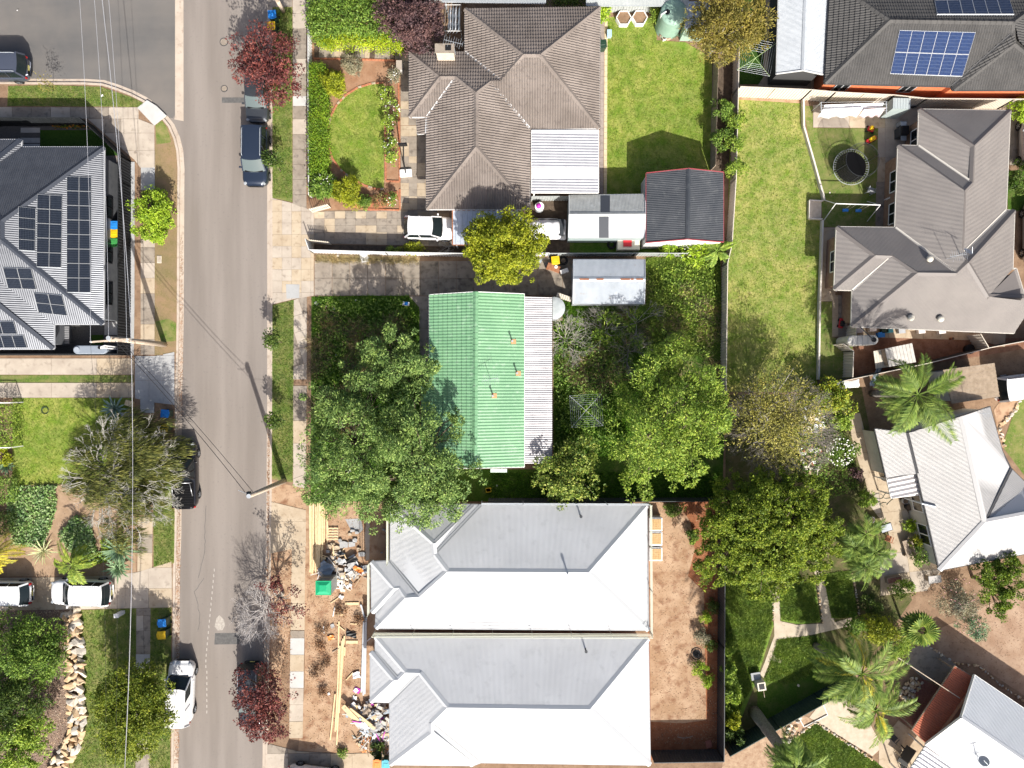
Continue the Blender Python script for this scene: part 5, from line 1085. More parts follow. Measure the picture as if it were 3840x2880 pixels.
L_GREY = LM('grey_green_leaf', (0.12, 0.12, 0.08), (0.18, 0.17, 0.12), (0.24, 0.22, 0.16), 0.15)
L_BLUE = LM('blue_green_leaf', (0.06, 0.11, 0.06), (0.11, 0.18, 0.1), (0.19, 0.27, 0.17), 0.15)
L_DRYG = LM('dry_grass_blade', (0.16, 0.13, 0.06), (0.26, 0.21, 0.11), (0.36, 0.3, 0.18), 0.2)
L_WEED = LM('weed_blade', (0.04, 0.11, 0.01), (0.08, 0.18, 0.015), (0.14, 0.24, 0.03), 0.35)
L_GRS = LM('grass_blade', (0.11, 0.17, 0.02), (0.18, 0.25, 0.035), (0.28, 0.3, 0.075), 0.4)
L_LITTER = LM('leaf_litter', (0.13, 0.06, 0.035), (0.2, 0.1, 0.055), (0.28, 0.16, 0.09), 0.0)
PETALW = mat('white_petal', (0.75, 0.73, 0.68), rough=0.7); PETALP = mat('pink_petal', (0.6, 0.3, 0.33), rough=0.7)
# ------------------------------------------------------------------ trees
random.seed(21)
def under(px, py, z):   # ground survey point below a crown seen at px, py
    c = W(px, py, z); return (c.x*S+1920, 1440-c.y*S)
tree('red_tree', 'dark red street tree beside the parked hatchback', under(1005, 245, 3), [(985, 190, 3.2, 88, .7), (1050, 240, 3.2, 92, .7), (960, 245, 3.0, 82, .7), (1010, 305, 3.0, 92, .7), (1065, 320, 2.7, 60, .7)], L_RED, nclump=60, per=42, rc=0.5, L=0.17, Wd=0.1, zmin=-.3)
tree('red_tree', 'dark red street tree over the dark parked car', under(980, 2640, 3), [(960, 2560, 3.2, 78, .7), (1010, 2600, 3.2, 82, .7), (955, 2650, 3.0, 80, .7), (1020, 2690, 2.9, 75, .7), (985, 2735, 2.5, 50, .7)], L_RED, nclump=62, per=42, rc=0.5, L=0.16, Wd=0.1)
r = tree('street_tree', 'half bare grey street tree with red leaves on one side', under(1010, 2270, 3), [(1062, 2240, 3.1, 58, .7), (1090, 2290, 2.8, 52, .7), (1010, 2180, 2.9, 42, .7)], L_RED, nclump=60, per=26, rc=0.45, L=0.14, Wd=0.09, bark=PALEBARK)
bb = MB(); c = W(990, 2290, 1.6)
for k in range(26):
    d = rdir(1, -.05)[0]; d[2] *= .6; bare_branches(bb, c+Vector((random.uniform(-.3, .3), random.uniform(-.3, .3), 0)), (d[0]-.25, d[1], d[2]+.25), 0.8, 0.03, 4, 0.8)
bb.build('bare_branches', mat('bleached_twig', (0.4, 0.37, 0.35), (0.5, 0.47, 0.45), 6, rough=0.9), r)
tree('shrub_tree', 'round bright green shrub beside the dark fence', under(572, 815, 1.1), [(570, 770, 1.25, 66, .7), (585, 810, 1.3, 62, .7), (560, 850, 1.2, 58, .7), (585, 868, 1.0, 40, .7)], L_BRT, nclump=150, per=60, rc=0.36, L=0.15, Wd=0.08, tr=0.08)
wt = tree('weeping_tree', 'large weeping tree with pale twigs over the black truck', under(490, 1790, 2.8), [(480, 1650, 2.6, 120, .6), (400, 1730, 2.7, 130, .6), (560, 1720, 2.8, 130, .6), (480, 1800, 3.1, 150, .6), (585, 1735, 2.3, 105, .6), (400, 1860, 2.6, 120, .6), (500, 1930, 2.4, 120, .6), (535, 1865, 2.3, 90, .6), (330, 1790, 2.0, 80, .6)], L_WEEP, nclump=22, per=105, rc=0.62, L=0.5, Wd=0.045, sweep=(0.9, 0.05, -0.12), bark=PALEBARK, limbs=9, tr=0.2)
bb = MB()
for k in range(130):
    a = RNG.uniform(0, 6.28); rr = RNG.uniform(.02, 1)**.55*3.3; x, y = rr*math.cos(a)-.3, rr*math.sin(a)*1.15; c = W(485, 1790, 3.3)
    p = c+Vector((x, y, .9-rr*.3)); bare_branches(bb, p, (x*.15+.35, y*.15, .12), 0.5, 0.026, 3, 0.75)
bb.build('bare_branches', mat('pale_twig', (0.42, 0.4, 0.35), (0.52, 0.5, 0.45), 6, rough=0.9), wt)
tree('street_tree', 'yellow green street tree over the white van', under(506, 2670, 3), [(500, 2560, 3.2, 85, .8), (570, 2600, 3.1, 75, .8), (440, 2620, 3.2, 85, .8), (520, 2680, 3.5, 110, .8), (450, 2720, 3.0, 85, .8), (580, 2700, 2.9, 75, .8), (490, 2780, 2.7, 80, .8)], LM('street_tree_leaf', (0.06, 0.095, 0.01), (0.12, 0.155, 0.016), (0.2, 0.22, 0.028)), nclump=120, per=62, rc=0.42, L=0.17, Wd=0.08)
tree('garden_tree', 'bushy dark green tree above the bark mulch', under(105, 2420, 2.5), [(40, 2390, 1.5, 100, .6), (140, 2405, 1.5, 100, .6), (60, 2460, 2.0, 110, .7), (160, 2480, 1.8, 85, .7), (215, 2420, 1.4, 50, .7)], L_MID, nclump=70, per=62, rc=0.45, L=0.18, Wd=0.08)
tree('garden_tree', 'dark green tree at the left edge below the mulch gap', under(50, 2620, 2.5), [(20, 2580, 2.4, 90, .8), (90, 2620, 2.4, 90, .8), (30, 2680, 2.4, 90, .8)], L_DRK, nclump=70, per=60, rc=0.45, L=0.18, Wd=0.08)
tree('garden_tree', 'pale green glossy bush tree in the bottom left corner', under(70, 2770, 2), [(130, 2720, 2.2, 70, .8), (60, 2760, 2.4, 95, .8), (100, 2810, 2.1, 80, .8), (10, 2830, 2.2, 90, .8)], L_LEM, nclump=80, per=60, rc=0.4, L=0.17, Wd=0.1)
# front yard of the green roofed house
tree('pepper_tree', 'smaller leafy tree beside the green roof', under(1495, 1345, 4), [(1440, 1300, 4.2, 75, .8), (1500, 1300, 4.4, 70, .8), (1470, 1350, 4.3, 80, .8), (1555, 1370, 4.0, 75, .8), (1590, 1390, 3.6, 45, .8), (1500, 1420, 3.6, 90, .8), (1330, 1440, 3.6, 90, .8)], L_PEP, nclump=25, per=120, rc=0.52, L=0.2, Wd=0.075, tr=0.16)
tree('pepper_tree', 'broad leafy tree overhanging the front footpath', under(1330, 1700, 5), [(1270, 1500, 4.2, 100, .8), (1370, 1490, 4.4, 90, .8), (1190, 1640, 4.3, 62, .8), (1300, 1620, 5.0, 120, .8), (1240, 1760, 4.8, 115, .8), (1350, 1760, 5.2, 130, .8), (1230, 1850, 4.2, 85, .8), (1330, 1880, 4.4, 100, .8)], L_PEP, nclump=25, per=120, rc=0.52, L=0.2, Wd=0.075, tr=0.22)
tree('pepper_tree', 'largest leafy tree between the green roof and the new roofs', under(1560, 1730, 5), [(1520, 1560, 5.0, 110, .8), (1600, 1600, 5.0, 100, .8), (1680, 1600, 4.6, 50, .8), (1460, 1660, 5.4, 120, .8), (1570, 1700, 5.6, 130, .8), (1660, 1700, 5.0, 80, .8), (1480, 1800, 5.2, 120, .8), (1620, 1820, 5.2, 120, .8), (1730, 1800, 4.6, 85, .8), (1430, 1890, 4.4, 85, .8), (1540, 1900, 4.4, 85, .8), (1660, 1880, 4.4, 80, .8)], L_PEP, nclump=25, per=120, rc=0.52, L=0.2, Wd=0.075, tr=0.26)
# back yard
tree('pepper_tree', 'large bright leafy tree in the back yard', under(2510, 1570, 5), [(2440, 1400, 4.3, 110, .8), (2540, 1360, 4.2, 100, .8), (2640, 1420, 4.4, 95, .8), (2400, 1500, 4.6, 100, .8), (2510, 1480, 5.4, 130, .8), (2630, 1520, 5.2, 115, .8), (2430, 1620, 5.2, 130, .8), (2560, 1620, 5.6, 140, .8), (2680, 1580, 4.8, 70, .8), (2540, 1710, 4.8, 105, .8), (2370, 1720, 4.2, 90, .8), (2610, 1730, 4.0, 50, .8), (2390, 1800, 3.6, 65, .8)], L_LEM, nclump=25, per=120, rc=0.52, L=0.2, Wd=0.075, tr=0.25)
tree('lemon_tree', 'round glossy lemon tree at the corner of the verandah', under(2125, 1780, 2.2), [(2160, 1700, 2.3, 75, .8), (2090, 1770, 2.4, 85, .8), (2170, 1790, 2.5, 85, .8), (2110, 1830, 2.2, 70, .8)], LM('glossy_citrus_leaf', (0.05, 0.09, 0.015), (0.11, 0.16, 0.025), (0.27, 0.29, 0.07)), nclump=80, per=48, rc=0.42, L=0.19, Wd=0.11, tr=0.1)
bt = tree('thinning_tree', 'grey twiggy tree with sparse yellow leaves', under(2920, 1590, 4), [(2830, 1500, 3.6, 110, .7), (2930, 1470, 3.6, 110, .7), (2990, 1540, 3.6, 110, .7), (2850, 1590, 4.0, 120, .7), (2960, 1620, 3.8, 120, .7), (2900, 1680, 3.4, 90, .7)], L_SPARSE, nclump=80, per=22, rc=0.6, L=0.17, Wd=0.07, bark=PALEBARK, limbs=14, tr=0.16, shell=(.3, 1.0))
bb = MB()
for k in range(60):
    d = rdir(1, -.1)[0]; p = W(2910, 1600, 2.4)+Vector((d[0]*1.6, d[1]*1.6, d[2]*.8)); bare_branches(bb, p, (d[0], d[1], .3), 0.9, 0.028, 4, 0.65)
bb.build('bare_branches', mat('grey_twig', (0.2, 0.175, 0.15), (0.3, 0.27, 0.24), 6, rough=0.95), bt)
dl = [(2873, 1975, 4.4, 190, .75)]
for k in range(24):
    a = 2.399963*k; rr = 235*math.sqrt((k+.5)/24); dl.append((2873+rr*math.cos(a), 1990+rr*math.sin(a)*.9, 4.9-1.7*(rr/240)**2, random.uniform(60, 88), .75))
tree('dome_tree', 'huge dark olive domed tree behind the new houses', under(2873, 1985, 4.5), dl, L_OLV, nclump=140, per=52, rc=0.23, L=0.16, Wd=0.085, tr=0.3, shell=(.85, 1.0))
tree('golden_tree', 'round golden green tree between the carport and the driveway', under(1888, 935, 4), [(1840, 890, 4.2, 82, .8), (1920, 878, 4.3, 86, .8), (1805, 925, 4.0, 72, .8), (1890, 935, 4.7, 100, .8), (1970, 925, 4.1, 78, .8), (1840, 980, 4.0, 80, .8), (1935, 985, 4.0, 80, .8), (1885, 1010, 3.5, 58, .8)], L_GOLD, nclump=125, per=64, rc=0.36, L=0.16, Wd=0.085, tr=0.14)
tree('eucalypt', 'olive brown eucalypt over the top fence', under(2715, 110, 4), [(2700, 20, 4.0, 95, .8), (2780, 60, 4.0, 95, .8), (2640, 120, 3.8, 75, .8), (2720, 120, 4.4, 110, .8), (2775, 125, 3.8, 80, .8), (2700, 190, 3.5, 55, .8)], L_EUC, nclump=70, per=70, rc=0.5, L=0.22, Wd=0.06, bark=PALEBARK, limbs=16, tr=0.18)
tree('purple_tree', 'dark purple leaved tree beside the laundry line', under(1545, 85, 3), [(1500, 20, 3.2, 95, .8), (1580, 30, 3.2, 85, .8), (1530, 90, 3.4, 100, .8), (1600, 100, 3.0, 65, .8), (1560, 145, 2.8, 55, .8)], L_PUR, nclump=90, per=60, rc=0.4, L=0.17, Wd=0.09)
hedge('hedge', 'flowering green hedge shrubs inside the top front fence', Q('10', [(470, 30), (1150, -60), (1150, 190), (1180, 290), (500, 290), (475, 180)]), 1.7, L_MID, 13000, rough=0.25, L=0.2, Wd=0.09)
hedge('hedge', 'bright lime clipped hedge above the paver path', Q('10', [(520, 285), (1180, 285), (1235, 330), (1190, 395), (1000, 395), (640, 378), (530, 350)]), 1.0, L_LIME, 7000)
hedge('hedge', 'long clipped hedge behind the white front fence', Q('10', [(445, 545), (560, 545), (555, 700), (582, 850), (570, 1060), (578, 1250), (570, 1420), (445, 1450)]), 1.3, LM('hedge_leaf', (0.05, 0.11, 0.008), (0.11, 0.19, 0.014), (0.19, 0.26, 0.025)), 16000)
bush('shrub', 'golden green shrub beside the half round lawn', *q('10', 645, 690), 47, 1.7, L_GOLD, 4200, 0.2, 0.05, clumps=40)
bush('shrub', 'golden green shrub at the foot of the half round lawn', *q('10', 765, 1590), 52, 1.7, L_GOLD, 4600, 0.2, 0.05, clumps=44)
bush('shrub', 'grey lavender shrub in the bare bed', *q('10', 800, 540), 38, 0.9, L_GREY, 2200, 0.18, 0.03)
r = bush('shrub', 'broad leaved white flowering shrub by the gate', *q('10', 545, 1545), 48, 1.6, L_MID, 1500, 0.32, 0.09); flowers(r, *q('10', 545, 1500), 40, 1.7, 26, PETALW)
bush('shrub', 'round green shrub beside the driveway edge', *q('11', 895, 130), 24, 0.9, L_MID, 1500, 0.12, 0.06); bush('shrub', 'sparse reddish rose bush beside the driveway', *q('11', 1030, 120), 32, 1.2, LM('rose_leaf', (0.1, 0.06, 0.03), (0.14, 0.09, 0.04), (0.1, 0.13, 0.04)), 700, 0.12, 0.07); r = bush('shrub', 'pale flowering rose at the driveway corner', *q('11', 1120, 110), 26, 1.1, L_MID, 500, 0.12, 0.07); flowers(r, *q('11', 1120, 110), 22, 1.1, 12, PETALW)
for i, (x, y, rr) in enumerate(((1145, 630, 24), (1085, 780, 30), (1120, 900, 34), (1110, 1020, 28), (1110, 1200, 32), (1125, 1300, 26))):
    r = bush('rose_bush', ['small rose near the letterbox', 'first rose of the brick edged bed', 'white rose full of bloom', 'green rose in the middle of the bed', 'white rose below the sundial', 'lowest rose of the brick edged bed'][i], *q('10', x, y), rr, 1.3, L_LEM if i else L_GREY, 520, 0.13, 0.08, 'rose', group='roses in the front bed'); flowers(r, *q('10', x, y-10), rr*.9, 1.3, 18 if i in (2, 4) else 6, PETALW, 0.09)
bush('shrub', 'leafy shrub at the corner of the tiled roof', *q('20', 735, 90), 38, 1.8, L_BRT, 900, 0.26, 0.13)
bush('shrub', 'green shrub between planter and water tank', *q('20', 1190, 130), 26, 1.2, L_LEM, 900)
for i, (x, y, rr) in enumerate(((1735, 930, 40), (1860, 1020, 32), (1730, 1170, 46), (1830, 1200, 34), (1850, 1400, 38))):
    bush('shrub', ['dark shrub growing between the two back fences', 'yellow shrub leaning over the long lawn', 'olive shrub between the fences near the shed shadow', 'yellow green shrub at the long lawn fence', 'yellow green shrub behind the charcoal shed'][i], *q('20', x, y), rr, 2.0, L_MID if i in (0, 2) else L_LEM, 1500, 0.17, 0.06)
r = bush('frangipani', 'white flowering frangipani behind the charcoal shed', *q('21', 1500, 520), 52, 1.6, L_BRT, 900, 0.34, 0.1); flowers(r, *q('21', 1500, 520), 44, 1.6, 24, PETALW)
r = bush('frangipani', 'small frangipani by the shed corner', *q('21', 1295, 520), 26, 1.4, L_BRT, 420, 0.34, 0.1)
palm('palm', 'small yellow green palm at the charcoal shed corner', q('21', 1690, 545), q('21', 1700, 535), 1.6, 22, 1.2, 0.3, L_LEM, 0.1, droop=.9)
bush('shrub', 'yellow flowering shrub along the white side fence', *q('11', 1310, 515), 46, 1.0, L_GOLD, 900, ry=18); bush('shrub', 'thin creeper on the white side fence', *q('11', 1140, 520), 30, 0.9, L_LEM, 260, ry=12)
def dead(name, label, px, py, rm, h, n=16, m=None, cat='shrub'):
    b = W(px, py); root = empty(name, (b.x, b.y, 0), label, cat); mb = MB()
    for k in range(n): d = rdir(1, .1)[0]; bare_branches(mb, (b.x+random.uniform(-.15, .15), b.y+random.uniform(-.15, .15), .05), (d[0], d[1], d[2]*.8), rm*.4, 0.022, 4, 0.7)
    mb.build('branches', m or PALEBARK, root); return root
dead('dead_shrub', 'bare bleached shrub beside the carport', *q('11', 1600, 500), 0.8, 0.8, 10)
dead('dead_shrub', 'bare bleached shrub beside the iron verandah', *q('21', 445, 1270), 1.9, 1.5, 22)
fr = dead('frangipani', 'bare limbed frangipani left of the old shed shade', *q('21', 740, 1190), 1.9, 2, 9); 
fr2 = dead('frangipani', 'bare limbed frangipani with a few leaves below the old shed', *q('21', 1020, 1120), 1.9, 2, 10)
for o, (x, y) in ((fr, (800, 1150)), (fr2, (1050, 1150))):
    v, _ = lobe_leaves(W(*q('21', x, y), 1.4), (1.3, 1.3, .5), 16, 12, .3, .3, .1); fastmesh('foliage', v, 4, L_LEM, o)
dead('dead_shrub', 'tangle of grey twigs near the back clothesline', *q('21', 960, 1370), 1.8, 1.2, 12, MATS['grey_twig'])
# saplings on the verges
for i, (bx, by, cx, cy, rr) in enumerate((('10', 207, 1425, (135, 1335), 28), ('11', 212, 1295, (135, 1270), 26), ('12', 218, 345, (150, 345), 24))):
    sx, sy = q(bx, by, cx); c = q(bx, *cy)
    tree('sapling', ['staked sapling beside the navy wagon', 'staked sapling opposite the weedy yard', 'staked sapling beside the leaning pole shadow'][i], (sx, sy), [(c[0], c[1], 1.7, rr, .8)], L_DRK, nclump=320, per=24, rc=0.5, L=0.17, Wd=0.09, tr=0.025, limbs=8)
tree('sapling', 'thin sapling on the side street verge', q('00', 440, 760), [(q('00', 380, 690)[0], q('00', 380, 690)[1], 1.8, 26, .9)], L_EUC, nclump=160, per=10, rc=0.5, L=0.14, Wd=0.05, tr=0.025, limbs=8)
# west garden
hedge('hedge', 'clipped yellow green hedge at the left edge', Q('02', [(-300, 225), (105, 225), (95, 560), (-300, 560)]), 1.3, L_LEM, 6000)
hedge('hedge', 'lower clipped hedge at the left edge by the lawn', Q('02', [(-300, 830), (95, 830), (80, 1020), (-300, 1040)]), 1.1, L_MID, 4000); hedge('hedge', 'dark hedge below the left edge hedges', Q('02', [(-300, 1120), (90, 1120), (60, 1290), (-300, 1290)]), 1.0, L_DRK, 3500)
bush('shrub', 'golden shrub between the left hedges', *q('02', 20, 640), 34, 1.1, L_GOLD, 1400)
rosette('agave', 'pale agave beside the left lawn edge', *q('02', 68, 720), 0.75, 30, L_BLUE); rosette('agave', 'grey agave in the shade of the weeping tree', *q('02', 965, 250), 1.1, 28, LM('grey_agave', (0.09, 0.14, 0.12), (0.13, 0.19, 0.16), (0.17, 0.24, 0.2), 0.05))
rosette('agave', 'large blue green agave above the driveway', *q('02', 1010, 1420), 1.5, 40, L_BLUE, w=.1); rosette('agave', 'smaller blue green agave at the driveway corner', *q('02', 995, 1565), 1.1, 34, L_BLUE); rosette('yucca', 'cream variegated yucca in the west garden', *q('02', 375, 1430), 1.1, 34, LM('cream_yucca', (0.3, 0.3, 0.16), (0.4, 0.38, 0.24), (0.25, 0.3, 0.12), 0.1), cat='yucca', w=.05)
palm('palm', 'yellowing palm fronds at the left edge', q('02', -120, 1420), q('02', -60, 1460), 2.4, 16, 2.1, 0.45, L_PALMY, 0.12, droop=.7)
palm('palm', 'green arching palm above the white wagon', q('02', 600, 1480), q('02', 600, 1545), 2.2, 18, 1.7, 0.4, LM('fresh_palm', (0.1, 0.16, 0.02), (0.17, 0.23, 0.03), (0.26, 0.3, 0.05)), 0.1, droop=.8)
LG = leafmat('round_cover_leaf', (0.06, 0.12, 0.03), (0.12, 0.2, 0.06), (0.24, 0.3, 0.16), 0.1)
def cover(label, poly, n, s, m, z=(0.05, 0.35)):
    p = scatter(poly, n); p = np.concatenate([p, RNG.uniform(*z, n)[:, None]], 1); v = leaf_quads(p, rdir(n), np.array([0, 0, 1.2])+rdir(n)*.5, s, s*.8); o = fastmesh('ground_cover', v, 4, m); tag(o, label, None, None, 'stuff')
cover('round leaved ground cover in the west garden', Q('02', [(90, 900), (480, 880), (470, 1100), (420, 1240), (370, 1390), (130, 1380), (80, 1200)]), 4200, 0.17, LG); cover('round leaved ground cover beside the garden path', Q('02', [(640, 1130), (760, 1200), (810, 1420), (900, 1500), (700, 1540), (560, 1380), (500, 1290)]), 2600, 0.17, LG)
cover('leafy cover along the driveway edge', Q('02', [(860, 1330), (930, 1330), (940, 1510), (720, 1540), (700, 1520), (860, 1480)]), 900, 0.15, L_LEM)
# rough grass and weeds
cover('broad leaved green weeds in the overgrown front yard', [(1185, 1125), (1520, 1118), (1560, 1180), (1560, 1300), (1300, 1420), (1185, 1560)], 3600, .15, L_MID, (.05, .45)); cover('broad leaved green weeds behind the iron verandah', [(2080, 1200), (2330, 1180), (2400, 1400), (2300, 1650), (2090, 1720)], 4200, .15, L_MID, (.05, .5)); cover('leafy weeds behind the old shed', [(2430, 1000), (2690, 980), (2690, 1330), (2440, 1330)], 2600, .13, L_LEM, (.05, .35)); cover('leafy weeds under the dome tree and shrubs', Q('32', [(100, 450), (600, 300), (760, 500), (840, 900), (600, 1000), (420, 840)]), 2600, .14, L_MID, (.04, .3))
tufts('weeds', 'dark green weeds in the overgrown front yard', [(1175, 1115), (1530, 1110), (1570, 1160), (1572, 1500), (1180, 1650)], 6500, 0.3, 0.03, L_WEED, blades=5, lean=1.0)
tufts('dry_grass', 'tall dry grass clumps in the overgrown front yard', [(1180, 1150), (1430, 1160), (1560, 1240), (1560, 1380), (1350, 1420), (1340, 1600), (1175, 1620)], 1700, 0.85, 0.018, L_DRYG, blades=6, lean=1.3, clump=(34, 0.35), cat=None)
tufts('dry_grass', 'dry grass along the white side fence', Q('11', [(500, 570), (1350, 590), (1350, 640), (500, 625)]), 700, 0.3, 0.015, L_DRYG, lean=1.2)
tufts('weeds', 'lush weeds round the back clothesline', [(2080, 1120), (2400, 1150), (2420, 1500), (2330, 1700), (2090, 1730)], 7000, 0.32, 0.035, L_WEED, blades=5, lean=1.0)
tufts('weeds', 'bright grass behind the old shed', [(2425, 970), (2690, 970), (2700, 1180), (2640, 1330), (2430, 1340)], 6500, 0.3, 0.03, LM('bright_weed', (0.07, 0.13, 0.015), (0.13, 0.2, 0.03), (0.21, 0.26, 0.06)), blades=5, lean=1.1)
tufts('dry_grass', 'dry grass clumps in the back yard', [(2090, 1150), (2680, 1000), (2700, 1400), (2300, 1420), (2090, 1600)], 1800, 0.7, 0.018, L_DRYG, lean=1.3, clump=(36, 0.4))
tufts('weeds', 'shaded weeds along the back of the green roofed house', [(1840, 1770), (2700, 1770), (2700, 1870), (1840, 1870)], 3000, 0.25, 0.03, L_WEED, blades=5, lean=1.0)
tufts('weeds', 'dry brown weeds by the timber stack', [(1170, 1640), (1570, 1640), (1570, 1870), (1170, 1870)], 1500, 0.25, 0.025, L_WEED, blades=5)
for lab, poly, n, h in (('grass blades on the half round lawn', Q('10', arc), 6000, .09), ('grass blades on the tiled house back lawn', Q('20', [(800, 150), (1190, 140), (1200, 340), (1640, 480), (1650, 1450), (1110, 1600), (790, 1600)]), 13000, .09), ('grass blades on the long east lawn', [(2745, 378), (3000, 390), (3005, 482), (3078, 752), (3070, 1300), (3060, 1460), (2726, 1460), (2735, 700)], 12000, .1), ('grass blades on the west front lawn', Q('02', [(110, 165), (1100, 165), (1100, 640), (740, 885), (110, 885)]), 8000, .09)):
    tufts('grass', lab, poly, n, h, 0.022, L_GRS, blades=3, lean=1.1)
for lab, poly, n in (('rough grass in the south east garden', Q('23', [(1765, 80), (2180, 80), (2150, 480), (2080, 700), (1980, 1000), (1770, 1400)]), 9000), ('rough green plants below the winding path', Q('33', [(160, 590), (470, 560), (640, 640), (620, 830), (230, 960), (60, 930)]), 4000), ('rough grass of the square lawn', Q('33', [(190, 190), (465, 90), (515, 445), (195, 430)]), 2600), ('rough grass of the narrow lawn', Q('33', [(550, 55), (765, 25), (825, 398), (618, 412)]), 2600), ('grass of the bottom stone edged lawn', Q('33', [(255, 1450), (480, 1285), (940, 1580), (1090, 1700), (150, 1680)]), 5000)):
    tufts('grass', lab, poly, n, 0.16, 0.028, LM('lush_blade', (0.07, 0.125, 0.018), (0.125, 0.185, 0.028), (0.2, 0.25, 0.06)), blades=4, lean=1.0)
for lab, poly, n in (('tufts on the first east verge', Q('10', [(140, 70), (300, 70), (300, 1640), (140, 1640)]), 4500), ('tufts on the second east verge', Q('11', [(140, 990), (310, 945), (308, 2400), (140, 2400)]), 4500), ('tufts on the bottom west nature strip', Q('03', [(650, 355), (1125, 340), (1125, 1659), (600, 1659), (700, 1330)]), 7000), ('tufts on the bottom west verge', Q('03', [(1255, 335), (1420, 335), (1410, 1700), (1240, 1700)]), 2500), ('tufts on the corner verge', Q('00', [(70, 875), (75, 720), (400, 712), (840, 727), (1190, 858), (1160, 885)]), 2600), ('tufts below the black truck', Q('02', [(1275, 1080), (1445, 1080), (1440, 1525), (1280, 1560)]), 1100)):
    tufts('grass', lab, poly, n, 0.11, 0.022, LM('verge_blade', (0.06, 0.12, 0.015), (0.11, 0.17, 0.03), (0.19, 0.2, 0.06)), blades=3, lean=1.1)
def litter(label, poly, n, z, s=0.07, m=None):
    p = scatter(poly, n); p = np.concatenate([p, np.full((n, 1), z)+RNG.uniform(0, .02, (n, 1))], 1); v = leaf_quads(p, rdir(n)*np.array([1, 1, .2]), np.array([0, 0, 1.5])+rdir(n)*.4, s, s*.6); o = fastmesh('leaf_litter', v, 4, m or L_LITTER); tag(o, label, None, None, 'stuff')
litter('dead leaves in the west gutter', Q('02', [(1462, 1080), (1492, 1080), (1478, 3200), (1445, 3200)]), 1500, -0.1); litter('dead leaves in the upper west gutter', Q('01', [(1478, 400), (1512, 400), (1510, 1900), (1478, 1900)]), 700, -0.1)
litter('dead leaves in the east gutter', Q('12', [(95, 300), (132, 300), (118, 1650), (85, 1650)]), 1300, -0.1); litter('red leaves below the red street trees', Q('13', [(60, 0), (300, 0), (290, 1400), (60, 1400)]), 1400, 0.02, 0.08); litter('red leaves along the white front fence', Q('10', [(422, 20), (442, 20), (442, 1700), (424, 1700)]), 900, 0.02)
litter('dead leaves on the building site sand', Q('13', [(420, 200), (900, 300), (900, 1000), (420, 1000)]), 900, 0.02, 0.08); litter('bark chips on the mulch bed', Q('03', [(0, 370), (560, 350), (600, 700), (610, 1200), (450, 1640), (0, 1650)]), 6000, 0.02, 0.1, LM('bark_chip', (0.12, 0.075, 0.05), (0.24, 0.17, 0.13), (0.34, 0.27, 0.22), 0.0))
# south east
palm('palm', 'great feathery palm above the white metal roof', under(3441, 1480, 6), (3441, 1480), 6.2, 30, 3.1, 0.8, L_PALM, 0.2, droop=.55, lw=.03, n=44)
palm('palm', 'tall palm leaning over the winding garden path', q('33', 480, 640), q('33', 860, 880), 7.0, 26, 2.8, 0.75, L_PALM, 0.2, L_PALMY, .6, lw=.03, n=42)
palm('palm', 'lower palm with a yellow skirt above the stone edged lawn', under(3285, 2660, 4), (3285, 2665), 4.6, 26, 2.4, 0.7, L_PALM, 0.18, L_PALMY, .65, lw=.03, n=42)
palm('palm', 'thick trunked palm cut by the bottom edge', q('23', 2010, 1190), (2985, 2880), 8.0, 34, 2.0, 0.55, L_PALM, 0.36, droop=.7, n=34)
for i, (x, y, rr) in enumerate(((900, 1290, 1.1), (800, 1400, 1.0), (980, 1440, 1.1), (900, 1560, 1.2))):
    palm('cordyline', ['spiky cordyline beside the barbecue', 'spiky cordyline nearest the narrow lawn', 'spiky cordyline at the terrace edge', 'lowest spiky cordyline of the terrace clump'][i], under(*q('32', x, y), 2.5), q('32', x, y), 2.8, 26, rr*1.25, 0.5, L_PALM, 0.08, droop=.9, cat='cordyline', n=22, lw=.028, group='cordylines on the terrace edge')
fan_palm('fan_palm', 'fan palm with broad pleated leaves', under(*q('33', 1345, 510), 2.5), q('33', 1345, 510), 2.8, 16, 1.5, LM('fan_leaf', (0.07, 0.12, 0.02), (0.13, 0.19, 0.03), (0.22, 0.26, 0.05)))
bush('shrub', 'golden shrub above the tall palm crown', *q('33', 1010, 500), 64, 2.2, L_GOLD, 4200, 0.18, 0.06, ry=52, clumps=44); bush('shrub', 'green shrub left of the golden shrub', *q('33', 810, 480), 40, 1.6, L_MID, 1800); bush('shrub', 'soft green shrub below the fan palm', *q('33', 1130, 610), 60, 2.2, L_LEM, 3400, 0.2, 0.04, clumps=40)
tree('garden_tree', 'dense dark green tree beside the dirt yard', under(3735, 2200, 2.6), [(3700, 2160, 2.8, 70, .8), (3760, 2180, 2.8, 70, .8), (3740, 2240, 2.6, 62, .8), (3770, 2120, 2.6, 55, .8)], LM('dense_leaf', (0.045, 0.085, 0.008), (0.09, 0.14, 0.012), (0.15, 0.2, 0.02)), nclump=100, per=60, rc=0.35, L=0.16, Wd=0.08)
r = bush('oleander', 'pink flowering oleander beside the terrace', *q('33', 1660, 260), 72, 2.2, L_GREY, 3000, 0.2, 0.04, clumps=40); flowers(r, *q('33', 1720, 240), 60, 2.2, 30, PETALP)
r = bush('oleander', 'pale oleander at the edge of the dirt yard', *q('33', 1790, 480), 52, 1.8, L_BLUE, 1500, 0.2, 0.04); flowers(r, *q('33', 1790, 480), 44, 1.8, 26, PETALP)
r = bush('shrub', 'white flowering shrub beside the terrace slabs', *q('32', 725, 625), 56, 1.7, L_MID, 1500, 0.14, 0.07); flowers(r, *q('32', 725, 615), 52, 1.8, 90, PETALW, 0.1); bush('shrub', 'dark purple shrub below the white flowers', *q('32', 815, 775), 20, 1.0, L_PUR, 700)
